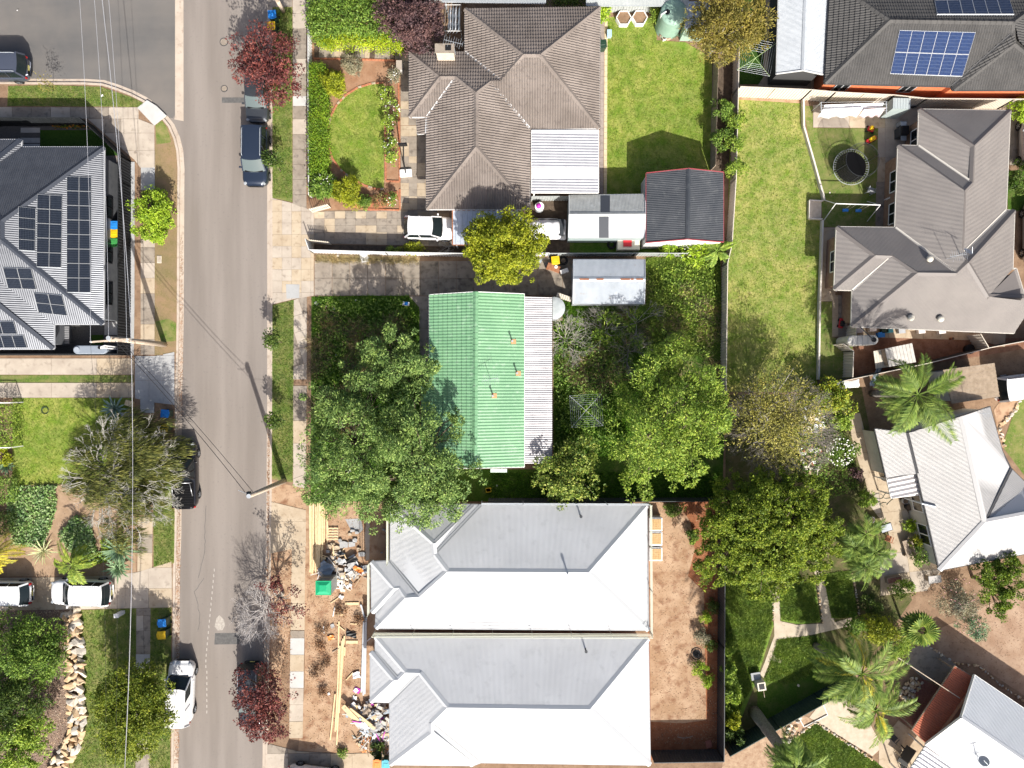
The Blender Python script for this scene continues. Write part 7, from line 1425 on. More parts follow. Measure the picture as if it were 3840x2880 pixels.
al = empty('clothesline', W(*q('10', 1650, 260)), 'white folding clothesline beside the chimney', 'clothesline')
for x in (1570, 1600, 1635, 1665, 1700): MB().tube([W(*q('10', x, 40), 1.7), W(*q('10', x-5, 255), 1.7)], .008, 4).build('line', GALV, al)
for y in (40, 257): MB().tube([W(*q('10', 1560, y), 1.7), W(*q('10', 1705, y), 1.7)], .02, 6).build('bar', WHITE, al)
for x, y in ((1570, 257), (1700, 257)): t = W(*q('10', x, y), 1.7); MB().tube([t, (t.x, t.y, 0)], .02, 6).build('post', WHITE, al)
for x, m, lab in ((1618, SHEETW, 'white shirts on the folding clothesline'), (1638, SHEETB, 'grey towel on the folding clothesline'), (1662, SHEETW, 'white towel on the folding clothesline'), (1690, SHEETB, 'pale blue towel on the folding clothesline')): cloth(lab, '10', ((x, 50), (x-4, 245)), 1.68, .7, m, 'laundry', 'laundry')
# ------------------------------------------------------------------ rock wall and stones
random.seed(9)
def rock_mesh(name, m, seed, flat=0.6):
    r = random.Random(seed); bm = bmesh.new()
    for k in range(14):
        z = r.uniform(-1, 1); t = r.uniform(0, 6.28); q_ = math.sqrt(1-z*z); s_ = r.uniform(.75, 1); bm.verts.new((q_*math.cos(t)*s_, q_*math.sin(t)*s_*.8, z*flat*s_))
    bmesh.ops.convex_hull(bm, input=bm.verts); me = bpy.data.meshes.new(name); bm.to_mesh(me); bm.free(); me.materials.append(m); return me
ROCKS = [rock_mesh('stone', (STONE, STONE2, STONE3, STONE)[i % 4], i) for i in range(16)]
def rocks(root, pts, width, size, n, z=0.1, rows=1):
    P = [W(x, y) for x, y in pts]; seg = [(b-a).length for a, b in zip(P, P[1:])]; T = sum(seg); b0 = WL[root.name]
    for i in range(n):
        s_ = T*(i+.5)/n; k = 0
        while k < len(seg)-1 and s_ > seg[k]: s_ -= seg[k]; k += 1
        d = (P[k+1]-P[k]).normalized(); p = P[k]+d*s_; nn = Vector((-d.y, d.x, 0))
        for j in range(rows):
            o = bpy.data.objects.new('stone', random.choice(ROCKS)); link(o, root); c = p+nn*((j-(rows-1)/2)*width+random.uniform(-.12, .12)*width)+d*random.uniform(-.1, .1)
            o.location = c-b0+Vector((0, 0, z*random.uniform(.7, 1.5))); o.rotation_euler = (random.uniform(-.4, .4), random.uniform(-.4, .4), random.uniform(0, 6.28)); k_ = size*random.uniform(.7, 1.3); o.scale = (k_*1.15, k_, k_*.9)
rw = empty('rock_wall', W(*q('03', 640, 900)), 'dry stone wall of sandstone boulders along the mulch', 'rock wall')
rocks(rw, Q('03', [(590, 355), (620, 480), (630, 650), (640, 800), (635, 950), (645, 1100), (650, 1250), (640, 1380), (590, 1490), (520, 1560), (490, 1659), (430, 1850)]), .44, .4, 40, .2, 3)
se_ = empty('stone_edging', W(*q('33', 600, 1400)), 'row of pale stones edging the bottom lawn', 'stone edging'); rocks(se_, Q('33', [(250, 1450), (480, 1275), (700, 1420), (960, 1590)]), .2, .12, 60, .05)
se_ = empty('stone_edging', W(*q('33', 500, 300)), 'row of small stones along the square lawn path', 'stone edging'); rocks(se_, Q('33', [(488, 60), (540, 450)]), .2, .1, 22, .05); rocks(se_, Q('33', [(790, 40), (845, 400)]), .2, .1, 22, .05); rocks(se_, Q('33', [(125, 210), (130, 440)]), .2, .08, 14, .04)
se_ = empty('stone_edging', W(*q('32', 2050, 350)), 'tan stones edging the eastern dirt path', 'stone edging'); rocks(se_, Q('32', [(2165, 160), (2140, 260), (2060, 350), (2000, 400), (2050, 570)]), .2, .18, 22, .08)
se_ = empty('stone_edging', W(*q('33', 1900, 850)), 'line of stones edging the dirt yard', 'stone edging'); rocks(se_, Q('33', [(1400, 635), (1640, 790), (1840, 810), (2000, 960), (2212, 1100)]), .2, .13, 34, .05)
rp = empty('stone_pile', W(*q('33', 1240, 1050)), 'heap of cream stones beside the brick paving', 'stone pile'); rocks(rp, Q('33', [(1320, 920), (1200, 1090)]), .28, .17, 12, .12, 4)
rp = empty('stone_pile', W(*q('33', 220, 1380)), 'scattered cream rocks beside the palm trunk', 'stone pile'); rocks(rp, Q('33', [(340, 1220), (240, 1420), (150, 1620)]), .4, .2, 12, .06, 2)
def ell(s_, x, y, z): return W(*q(s_, x, y), z)
# ------------------------------------------------------------------ water tanks
TKG = mat('pale_green_tank', (0.22, 0.34, 0.27), (0.26, 0.38, 0.31), 2, rough=0.55)
b = under(*q('20', 1345, 95), 2.3); b = W(*b); t_ = empty('water_tank', (b.x, b.y, 0), 'round pale green rainwater tank beside the small shed', 'water tank')
prof = [(.92, 0), (.92, .2)]; mb = MB()
pts = [(b.x, b.y, z) for z in np.linspace(0, 2.2, 23)]; mb.tube(pts, [.92+.02*(i % 2) for i in range(23)], 28); mb.build('body', TKG, t_, smooth=True); MB().dome((b.x, b.y, 2.2), .94, .28, 28, 5).build('lid', TKG, t_, smooth=True)
for k in range(8): a = k*math.pi/4; MB().beam((b.x+.2*math.cos(a), b.y+.2*math.sin(a), 2.47), (b.x+.85*math.cos(a), b.y+.85*math.sin(a), 2.33), .07, .05).build('lid_rib', TKG, t_)
MB().cyl((b.x-.5, b.y-.1, 2.35), .18, .12, 14).build('inlet_cover', BLACK, t_); MB().tube([ell('20', 1280, 95, 2.5), ell('20', 1240, 120, 2.4), ell('20', 1218, 215, .5)], .05, 8).build('downpipe', WHITE, t_); MB().tube([ell('20', 1310, 180, 2.2), ell('20', 1270, 290, .1)], .05, 8).build('overflow_pipe', WHITE, t_)
b = W(*under(*q('21', 350, 1005), 2.0)); t_ = empty('water_tank', (b.x, b.y, 0), 'old galvanised round tank beside the iron verandah', 'water tank'); MB().tube([(b.x, b.y, z) for z in np.linspace(.2, 2.0, 19)], [.78+.015*(i % 2) for i in range(19)], 24).build('body', GALV, t_, smooth=True); MB().dome((b.x, b.y, 2.0), .79, .1, 24, 3).build('lid', mat('pale_galvanised_lid', (0.33, 0.36, 0.36), (0.4, 0.43, 0.43), 3, rough=0.5), t_, smooth=True); MB().box((b.x, b.y, 0), (1.5, 1.5, .2)).build('stand', TIMBER, t_)
def slim(label, s_, a, c, z0, z1, m, w):
    A, B = W(*q(s_, *a), z1), W(*q(s_, *c), z1); d = (B-A).normalized(); n = Vector((-d.y, d.x, 0))*w/2; root = empty('water_tank', ((A.x+B.x)/2, (A.y+B.y)/2, 0), label, 'water tank'); ring = []
    for k in range(9): t = math.pi/2+math.pi*k/8; ring.append(A+d*(w/2)*math.cos(t)+n*math.sin(t)*1)
    for k in range(9): t = -math.pi/2+math.pi*k/8; ring.append(B+d*(w/2)*math.cos(t)+n*math.sin(t)*1)
    MB().prism([(p.x, p.y, z1) for p in ring], z1-z0).build('body', m, root, bevel=.06); return root, A, B
r, A, B = slim('slim grey rainwater tank with white pipes', '01', (640, 1352), (850, 1352), 0, 1.9, mat('grey_blue_tank', (0.22, 0.25, 0.29), rough=0.5), .62); MB().cyl(A+Vector((0, 0, .0)), .2, .06, 16).build('lid', mat('grey_lid', (0.3, 0.33, 0.37), rough=0.5), r)
for dx in (0, 30): MB().tube([ell('01', 835, 1330+dx*.3, 2.0), ell('01', 870, 1318+dx*.6, 2.0), ell('01', 970, 1330+dx*.6, 1.2)], .05, 8).build('downpipe', WHITE, r)
MB().cyl(ell('01', 830, 1335, 1.92), .12, .1, 12).build('strainer', BLACK, r)
r, A, B = slim('slim cream rainwater tank below the grey metal roof', '31', (790, 1275), (965, 1270), 0, 1.9, mat('cream_tank', (0.5, 0.48, 0.43), (0.56, 0.54, 0.49), 2, rough=0.6), .72)
for k in range(5): p = A.lerp(B, k/4); MB().box((p.x, p.y, 1.9), (.05, .7, .04)).build('rib', MATS['cream_tank'], r)
MB().tube([ell('31', 960, 1268, 2.05), ell('31', 850, 1160, 2.6)], .04, 8).build('downpipe', DARKST, r); MB().cyl(ell('31', 965, 1270, 1.9), .17, .1, 14).build('strainer', BLACK, r)
# ------------------------------------------------------------------ small garden structures
ms = empty('metal_shed', ell('20', 1530, 200, 0), 'small shed with corrugated iron roof beside the green tank', 'shed'); P = [ell('20', x, y, 1.95) for x, y in ((1440, 10), (1650, 15), (1640, 245), (1432, 240))]; o = corrugate(Slope([P[3], P[2], P[1], P[0]]), .1, .02).build('roof', mat('shiny_galvanised', (0.45, 0.47, 0.5), (0.55, 0.57, 0.6), 3, rough=0.35, metal=0.4), ms); fix_up(o.data); w_ = inset([(p.x, p.y) for p in P], .08); MB().prism([(p.x, p.y, 1.9) for p in w_], 1.9).build('wall', mat('pale_green_wall', (0.3, 0.4, 0.33), rough=0.6), ms)
ls = empty('lean_to', ell('30', 1165, 890, 0), 'small grey tin garden locker beside the clothesline', 'shed'); P = [ell('30', x, y, 1.9) for x, y in ((1128, 812), (1273, 815), (1270, 905), (1125, 900))]; MB().prism([(p.x, p.y, 1.85) for p in P], 1.85).build('wall', mat('grey_green_tin', (0.32, 0.37, 0.36), rough=0.5), ls); o = corrugate(Slope([P[3], P[2], P[1], P[0]]), .2, .02, 'trap').build('roof', mat('grey_tin_roof', (0.36, 0.4, 0.4), rough=0.5), ls); fix_up(o.data)
cb = empty('cubby_house', ell('31', 1140, 1400, 0), 'weathered timber cubby with flat board roof', 'cubby'); P = [W(*q('31', x, y), 1.7) for x, y in ((1055, 1345), (1282, 1298), (1315, 1455), (1090, 1495))]
for i in range(8): MB().prism([(p.x, p.y, 1.75) for p in (P[0].lerp(P[1], (i+.03)/8), P[0].lerp(P[1], (i+.95)/8), P[3].lerp(P[2], (i+.95)/8), P[3].lerp(P[2], (i+.03)/8))], .04).build('roof_board', mat('bleached_timber', (0.46, 0.43, 0.39), (0.56, 0.53, 0.48), 4, rough=0.9), cb)
w_ = inset([(p.x, p.y) for p in P], .1); MB().prism([(p.x, p.y, 1.7) for p in w_], 1.7).build('wall', TIMBER, cb); P2 = [ell('31', x, y, .9) for x, y in ((960, 1365), (1055, 1345), (1090, 1495), (980, 1510))]
for i in range(5): MB().prism([(p.x, p.y, .95) for p in (P2[0].lerp(P2[1], (i+.03)/5), P2[0].lerp(P2[1], (i+.95)/5), P2[3].lerp(P2[2], (i+.95)/5), P2[3].lerp(P2[2], (i+.03)/5))], .05).build('deck_board', CREAM, cb)
def planter(label, px, py, r, m=WHITE):
    c = W(px, py); root = empty('planter', (c.x, c.y, 0), label, 'planter'); R_ = r
    for k in range(6):
        a, b = k*math.pi/3, (k+1)*math.pi/3; MB().beam((c.x+R_*math.cos(a), c.y+R_*math.sin(a), .24), (c.x+R_*math.cos(b), c.y+R_*math.sin(b), .24), .05, .48).build('side_board', m, root)
    MB().prism([(c.x+R_*.97*math.cos(k*math.pi/3), c.y+R_*.97*math.sin(k*math.pi/3), .38) for k in range(6)], .36).build('soil', SOIL, root)
planter('white hexagonal planter of bare soil nearer the house', *q('20', 920, 172), .56); planter('white hexagonal planter of bare soil nearer the tank', *q('20', 1052, 168), .56)
def box_thing(name, label, cat, s_, x, y, d, m, ang=0, z=0.02, bevel=.02, parts=()):
    c = W(*q(s_, x, y), z+d[2]); root = MB().box((c.x, c.y, z), d, ang).build(name, m, bevel=bevel); tag(root, label, cat)
    for nm, off, dd, mm in parts: MB().box((c.x+off[0], c.y+off[1], z+off[2]), dd, ang).build(nm, mm, root)
    return root
box_thing('letterbox', 'pale pillar letterbox in the front bed', 'letterbox', '10', 1187, 540, (.36, .62, .85), mat('pale_render', (0.5, 0.48, 0.46), rough=0.8), 0, parts=[('cap', (0, 0, .85), (.42, .68, .05), CONC)])
box_thing('letterbox', 'white letterbox on the lower nature strip', 'letterbox', '03', 965, 397, (.32, .26, .9), mat('white_metal', (0.6, 0.62, 0.65), rough=0.5), .05, parts=[('lid', (0, 0, .9), (.36, .3, .03), WHITE)])
box_thing('meter_box', 'grey letterbox in the shade of the weeping tree', 'letterbox', '02', 1035, 298, (.5, .3, .8), GREYP, .1, parts=[('lid', (0, 0, .8), (.55, .34, .03), GREYP)]); box_thing('garden_stool', 'small timber stool on the shaded west lawn', 'stool', '02', 1068, 205, (.5, .35, .3), PINE, -.3, parts=[('top', (0, 0, .3), (.55, .4, .04), PINE)])
box_thing('pit_lid', 'cream service pit lid on the dry verge', 'pit lid', '01', 1320, 603, (.33, .55, .03), CREAM, parts=[('rim', (0, 0, .03), (.28, .5, .005), CONC)])
box_thing('storage_box', 'pale blue lidded tub on the back lawn path', 'tub', '20', 808, 275, (.3, .5, .3), mat('pale_blue_plastic', (0.35, 0.5, 0.62), rough=0.5), parts=[('lid', (0, 0, .3), (.34, .54, .03), MATS['pale_blue_plastic'])])
# basketball hoop
b = W(*q('10', 1245, 1440)); r = empty('basketball_hoop', (b.x, b.y, 0), 'portable basketball hoop with white base and black backboard', 'basketball hoop'); MB().box((b.x, b.y, .03), (.92, .58, .2), .05).build('base', WHITE, r, bevel=.06); top = ell('10', 1222, 1200, 2.3); MB().tube([(b.x, b.y, .2), (b.x, b.y+.6, 1.3), top], .05, 8).build('pole', BLACK, r); MB().box((top.x-.02, top.y-.05, 2.25), (.62, .12, .45), .05).build('backboard', BLACK, r); ring = [(top.x+.2*math.cos(a), top.y+.28+.2*math.sin(a), 2.3) for a in np.linspace(0, 6.28, 15)]; MB().tube(ring, .012, 5).build('rim', DARKST, r)
b = W(*q('10', 1128, 1128)); r = empty('birdbath', (b.x, b.y, 0), 'terracotta rimmed round pot in the rose bed', 'pot'); MB().tube([(b.x, b.y, 0), (b.x, b.y, .4)], [.16, .24], 16).build('pot', mat('terracotta', (0.42, 0.28, 0.2), (0.48, 0.34, 0.26), 4, rough=0.9), r); MB().cyl((b.x, b.y, .36), .2, .05, 14).build('soil', SOIL, r)
# trampoline
c = W(*q('30', 778, 1385), .75); R_ = 1.32; r = empty('trampoline', (c.x, c.y, 0), 'round black trampoline with safety net', 'trampoline'); circ = lambda rr, z, n=33: [(c.x+rr*math.cos(a), c.y+rr*math.sin(a), z) for a in np.linspace(0, 2*math.pi, n)]
MB().cyl((c.x, c.y, .72), 1.12, .012, 32).build('mat', mat('trampoline_mat', (0.008, 0.008, 0.009), rough=0.9, spec=0.05), r); MB().tube(circ(R_, .75), .02, 6).build('ring', GALV, r)
for k in range(44): a = 2*math.pi*k/44; MB().tube([(c.x+1.12*math.cos(a), c.y+1.12*math.sin(a), .735), (c.x+1.3*math.cos(a), c.y+1.3*math.sin(a), .75)], .012, 4).build('spring', GALV, r)
for k in range(6):
    a = 2*math.pi*k/6+.3; p = (c.x+R_*math.cos(a), c.y+R_*math.sin(a)); MB().tube([(p[0], p[1], 0), (p[0], p[1], 1.6), (c.x+1.22*math.cos(a), c.y+1.22*math.sin(a), 2.5)], .018, 6).build('leg', DARKST, r)
MB().tube(circ(1.2, 2.5), .012, 6).build('top_ring', DARKST, r)
nm_, nt, bs = _nt('safety_net'); bs.inputs['Base Color'].default_value = (0.02, 0.02, 0.02, 1); bs.inputs['Alpha'].default_value = 0.42; nb = MB()
for k in range(32): a, a2 = 2*math.pi*k/32, 2*math.pi*(k+1)/32; nb.poly([(c.x+1.2*math.cos(a), c.y+1.2*math.sin(a), 2.5), (c.x+1.2*math.cos(a2), c.y+1.2*math.sin(a2), 2.5), (c.x+1.26*math.cos(a2), c.y+1.26*math.sin(a2), .75), (c.x+1.26*math.cos(a), c.y+1.26*math.sin(a), .75)])
nb.build('net', nm_, r)
# swing set
a, b = ell('31', 650, 140, 1.9), ell('31', 1020, 152, 1.9); r = empty('swing_set', (a.x, a.y, 0), 'white swing set with blue seats', 'swing set'); MB().tube([a, b], .035, 8).build('top_bar', WHITE, r)
for p in (a, b):
    for dy in (-.75, .75): MB().tube([p, (p.x, p.y+dy, 0)], .028, 6).build('leg', WHITE, r)
for f, m in ((.42, BLUE), (.72, BLUE)):
    p = a.lerp(b, f); st_ = MB().box((p.x, p.y-.1, .45), (.42, .22, .14)).build('seat', m, r, bevel=.03)
    for dx in (-.18, .18): MB().tube([(p.x+dx, p.y, 1.9), (p.x+dx, p.y-.1, .5)], .008, 4).build('rope', CREAM, st_)
# ride-on toys, chairs, small items
def toy(label, s_, x, y, m1, m2, ang, L=.7):
    c = W(*q(s_, x, y)); root = empty('ride_on_toy', (c.x, c.y, 0), label, 'toy'); WL[root.name] = Vector(); root.rotation_euler.z = ang
    MB().box((0, 0, .12), (L, .36, .22), tz=.85).build('body', m1, root, bevel=.07); MB().box((-.05, 0, .34), (L*.55, .32, .28), tz=.8).build('canopy', m2, root, bevel=.06)
    for sx in (-.22, .22):
        for sy in (-.18, .18): MB().tube([(sx, sy-.03, .1), (sx, sy+.03, .1)], .1, 10).build('wheel', BLACK, root)
toy('red and yellow ride on toy car on the patchy lawn', '30', 935, 1165, RED, YELLOW, .5, .85); toy('small red and yellow tricycle on the patio edge', '30', 930, 1080, RED, YELLOW, -.3, .5); toy('dark red ride on toy below the west wall', '31', 685, 1135, RED, BLACK, 1.4, .8)
def chair(label, s_, x, y, ang, m, h=.42, group=None):
    c = W(*q(s_, x, y), .4); root = empty('garden_chair', (c.x, c.y, 0), label, 'chair', group); WL[root.name] = Vector(); root.rotation_euler.z = ang; MB().box((0, 0, h), (.46, .46, .04)).build('seat', m, root, bevel=.02)
    for i in range(4): MB().box((-.2, -.16+.107*i, h+.04), (.03, .06, .4)).build('back_slat', m, root)
    MB().box((-.2, 0, h+.42), (.04, .46, .05)).build('back_rail', m, root)
    for sx in (-.2, .2):
        for sy in (-.2, .2): MB().box((sx, sy, 0), (.04, .04, h)).build('leg', m, root)
    for sy in (-.23, .23): MB().box((0, sy, h+.2), (.44, .05, .03)).build('armrest', m, root)
chair('white plastic garden chair beside the grey metal roof wall', '31', 1098, 118, .2, WHITE); chair('grey chair lying at the end of the trampoline lawn', '30', 940, 1580, 1.2, GREYP); chair('dark chair on the bottom terrace', '33', 1130, 1410, .8, DARKST); chair('timber chair on the tan terrace', '32', 1085, 1325, 1.2, RUST); 
box_thing('barbecue', 'dark hooded barbecue against the patio wall', 'barbecue', '30', 1218, 1085, (.55, .7, .85), DARKST, parts=[('hood', (0, 0, .85), (.5, .62, .2), BLACK), ('side_shelf', (0, .52, .75), (.4, .34, .04), GALV), ('side_shelf', (0, -.52, .75), (.4, .34, .04), GALV)])
box_thing('air_conditioner', 'pale air conditioner unit on the patio', 'air conditioner', '30', 1215, 1020, (.5, .3, .6), GREYP, parts=[('grille', (0, -.16, .1), (.4, .02, .4), DARKST)]); box_thing('air_conditioner', 'grey air conditioner beside the cream fence', 'air conditioner', '30', 1310, 858, (.6, .3, .55), GREYP, parts=[('grille', (0, -.16, .1), (.4, .02, .4), DARKST)])
box_thing('air_conditioner', 'small grey unit beside the pebble strip', 'air conditioner', '01', 887, 598, (.4, .5, .6), GREYP, parts=[('grille', (.21, 0, .1), (.02, .36, .4), DARKST)])
box_thing('storage_box', 'blue box beside the orange brick wall', 'box', '30', 1490, 735, (.62, .4, .5), BLUE, .1, parts=[('lid', (0, 0, .5), (.66, .44, .04), BLUE)])
for i, (x, y, m) in enumerate(((850, 1190, WHITE), (960, 1178, WHITE), (1030, 1228, BLUE), (1060, 1190, BINBODY), (1100, 1190, TEAL), (1365, 1195, WHITE), (1535, 1200, WHITE), (1200, 1195, GALV))):
    box_thing('crate', ['white tub below the west corner eave', 'white tray below the south eave', 'blue crate below the south eave', 'dark green crate below the south eave', 'teal crate below the south eave', 'white box below the middle eave', 'white box below the eastern eave', 'steel tub below the south eave'][i], 'crate', '31', x, y, (.45, .35, .4), m, .1, parts=[('rim', (0, 0, .38), (.49, .39, .04), m)])
b = ell('31', 1735, 1350, 0); r = empty('kettle', (b.x, b.y, 0), 'black plastic tub beside the dark slanting fence', 'tub'); MB().tube([(b.x, b.y, 0), (b.x, b.y, .4)], [.3, .36], 16).build('body', BLACK, r); MB().cyl((b.x, b.y, .4), .37, .03, 16).build('rim', BLACK, r)
for i, (s_, x, y, rr, m, lab) in enumerate((('32', 930, 1162, .22, GREYP, 'grey garden pot on the tan terrace'), ('32', 838, 828, .22, BLACK, 'black pot below the white flowering shrub'), ('32', 1040, 825, .2, DARKST, 'dark pot beside the weatherboard wall'), ('32', 1235, 1060, .25, BLACK, 'round black pot beside the house wall'), ('32', 1205, 1010, .22, GREYP, 'pale bucket beside the house wall'), ('20', 1215, 255, .2, TIMBER, 'wicker pot beside the green tank'), ('20', 1230, 300, .16, TIMBER, 'small clay pot beside the green tank'), ('33', 595, 690, .12, CREAM, 'small pale pot in the palm garden'), ('31', 1595, 1262, .1, RUST, 'small clay pot on the south path'))):
    b = W(*q(s_, x, y)); r = empty('pot', (b.x, b.y, 0), lab, 'pot'); MB().tube([(b.x, b.y, 0), (b.x, b.y, .42)], [rr*.75, rr], 14).build('body', m, r); MB().cyl((b.x, b.y, .41), rr*.86, .02, 14).build('soil', DARKSOIL, r)
rosette('succulent', 'pale green succulent in front of the green tank', *q('20', 1345, 295), .42, 20, L_BLUE, 'succulent', .05)
for i, (x, y) in enumerate(((1265, 310), (1300, 305))): box_thing('pot', ['cream square pot in front of the green tank', 'terracotta square pot in front of the green tank'][i], 'pot', '20', x, y, (.3, .3, .3), CREAM if i == 0 else MATS['terracotta'], .3, parts=[('soil', (0, 0, .3), (.24, .24, .01), DARKSOIL)])
r = box_thing('barbecue', 'open barbecue on legs on the tan terrace', 'barbecue', '32', 1070, 1238, (.9, .6, .12), BLACK, .3, z=.7, parts=[('hotplate', (0, 0, .12), (.8, .5, .02), GALV)])
for dx, dy in ((-.35, -.2), (.35, -.2), (-.35, .2), (.35, .2)): c = W(*q('32', 1070, 1238), .82); MB().box((c.x+dx, c.y+dy, 0), (.05, .05, .7)).build('leg', DARKST, r)
r = box_thing('bench', 'dark timber bench against the house wall', 'bench', '32', 1250, 1410, (.5, 1.3, .06), TIMBER, .3, z=.4, parts=[('backrest', (.22, .05, .1), (.06, 1.2, .4), TIMBER), ('leg', (0, .5, -.4), (.4, .08, .4), TIMBER), ('leg', (0, -.5, -.4), (.4, .08, .4), TIMBER)])
r = box_thing('incinerator', 'small brick and steel barbecue stand on the rough lawn', 'barbecue', '23', 2072, 985, (.62, .62, .75), CREAM, .15, parts=[('fire_pit', (0, 0, .75), (.4, .4, .02), BLACK), ('side_table', (-.3, .6, .3), (.7, .55, .06), GREYP), ('handle', (.2, -.5, .6), (.04, .7, .04), TIMBER)])
box_thing('planter_box', 'timber planter box beside the terrace corner', 'planter', '33', 1140, 100, (1.1, .45, .4), TIMBER, .15, parts=[('soil', (0, 0, .4), (1.0, .36, .01), PAVEB)]); box_thing('table', 'pale garden table below the white metal roof', 'table', '33', 1475, 95, (.95, .55, .05), mat('pale_grey_board', (0.42, 0.4, 0.38), rough=0.8), .1, z=.7, parts=[('leg', (-.35, 0, -.7), (.06, .4, .7), TIMBER), ('leg', (.35, 0, -.7), (.06, .4, .7), TIMBER)])
r = box_thing('table', 'black outdoor table with chairs on the bottom terrace', 'table', '33', 1240, 1560, (1.4, .85, .05), BLACK, 1.0, z=.7, parts=[('leg', (0, .4, -.7), (.08, .08, .7), BLACK), ('leg', (0, -.4, -.7), (.08, .08, .7), BLACK)]); chair('metal framed chair beside the black outdoor table', '33', 1170, 1510, .5, mat('tan_canvas', (0.45, 0.36, 0.25), rough=0.9)); chair('second metal framed chair nearer the patio roof', '33', 1210, 1640, 1.9, BLACK)
# side yard clutter
b = W(*q('21', 225, 185)); r = empty('kettle_barbecue', (b.x, b.y, 0), 'grey round drum with a pink bag on it', 'drum'); MB().tube([(b.x, b.y, 0), (b.x, b.y, .7)], [.33, .33], 18).build('drum', GREYP, r); MB().cyl((b.x, b.y, .7), .34, .03, 18).build('lid', WHITE, r); c = ell('21', 222, 155, .9); MB().dome((c.x, c.y, .73), .2, .22, 12, 4).build('bag', MAGENTA, r)
mb = MB(); g0 = [[None]*14 for _ in range(9)]
for i in range(9):
    for j in range(14):
        p = ell('21', 100+(455-100)*j/13, 250+(425-250)*i/8, .9); e = min(i, 8-i)/4*1.0; f = min(j, 13-j)/5; z = 1.05*min(1, .35+e*1.2)*min(1, .4+f)+.09*math.sin(j*1.9+i*.8)+.05*math.sin(i*2.7+j); p.z = max(.1, z-(.25 if j > 10 else 0)); mb.v.append(tuple(p))
for i in range(8):
    for j in range(13): k = i*14+j; mb.f.append((k, k+1, k+15, k+14))
o = mb.build('tarpaulin', SHEETW, smooth=True); tag(o, 'white tarpaulin draped over a low trailer', 'tarpaulin'); MB().box((ell('21', 285, 340, .5).x, ell('21', 285, 340, .5).y, .25), (2.6, 1.2, .4)).build('trailer_bed', DARKST, o); sm_ = o.modifiers.new('sub', 'SUBSURF'); sm_.levels = sm_.render_levels = 1
r = box_thing('water_tank', 'cream caravan tank with a red lid behind the long shed', 'tank', '21', 968, 480, (1.65, .75, .75), CREAM, 0, parts=[('lid', (-.1, .12, .75), (.62, .55, .1), RED)]); 
def tyre(label, s_, x, y): b = W(*q(s_, x, y)); o = MB().tube([(b.x+.26*math.cos(a), b.y+.26*math.sin(a), .1) for a in np.linspace(0, 2*math.pi, 17)], .09, 8).build('tyre', RUBBER); tag(o, label, 'tyre')
tyre('old tyre behind the long grey shed', '21', 825, 482); tyre('old tyre beside the yellow bin and old shed', '21', 425, 615)
box_thing('sideboard', 'dumped orange timber table top by the old shed', 'table top', '21', 345, 672, (1.0, .5, .35), RUST, -.35, parts=[('drawer', (0, -.26, .1), (.8, .03, .2), TIMBER)]); box_thing('freezer', 'dumped white appliance beside the old shed', 'appliance', '21', 435, 698, (.6, .3, .5), WHITE, .35, parts=[('door', (0, -.16, .05), (.5, .02, .4), GREYP)]); box_thing('crate', 'black crate beside the golden tree', 'crate', '21', 288, 642, (.35, .3, .3), BLACK, .3, parts=[('rim', (0, 0, .28), (.38, .33, .03), BLACK)])
b = W(*q('21', 362, 672)); o = MB().tube([(b.x+.09*math.cos(a), b.y+.09*math.sin(a), .42) for a in np.linspace(0, 2*math.pi, 13)], .04, 6).build('paper_roll', WHITE); tag(o, 'small white roll on the dumped table top', 'roll')
pf = empty('plank_edging', ell('21', 435, 920, 0), 'short row of pale boards beside the galvanised tank', 'boards')
for i in range(7): p = ell('21', 380+18*i, 898+6*i, .5); MB().box((p.x, p.y, .1), (.14, .3, .5), -.3).build('board', CREAM, pf)
def scrap(s_, x, y, w, d, m, label, name='litter', z=.03, cat='rubbish', parent=None, bumpy=.06):
    c = W(*q(s_, x, y)); mb = MB(); a = random.uniform(0, 3.1); n = 4
    for i in range(n):
        for j in range(n): X, Y = w*(i/(n-1)-.5)*random.uniform(.8, 1.1), d*(j/(n-1)-.5)*random.uniform(.8, 1.1); mb.v.append((c.x+X*math.cos(a)-Y*math.sin(a), c.y+X*math.sin(a)+Y*math.cos(a), z+random.uniform(0, bumpy)))
    for i in range(n-1):
        for j in range(n-1): k = i*n+j; mb.f.append((k, k+1, k+n+1, k+n))
    o = mb.build(name, m, parent)
    if parent is None: tag(o, label, cat)
    return o
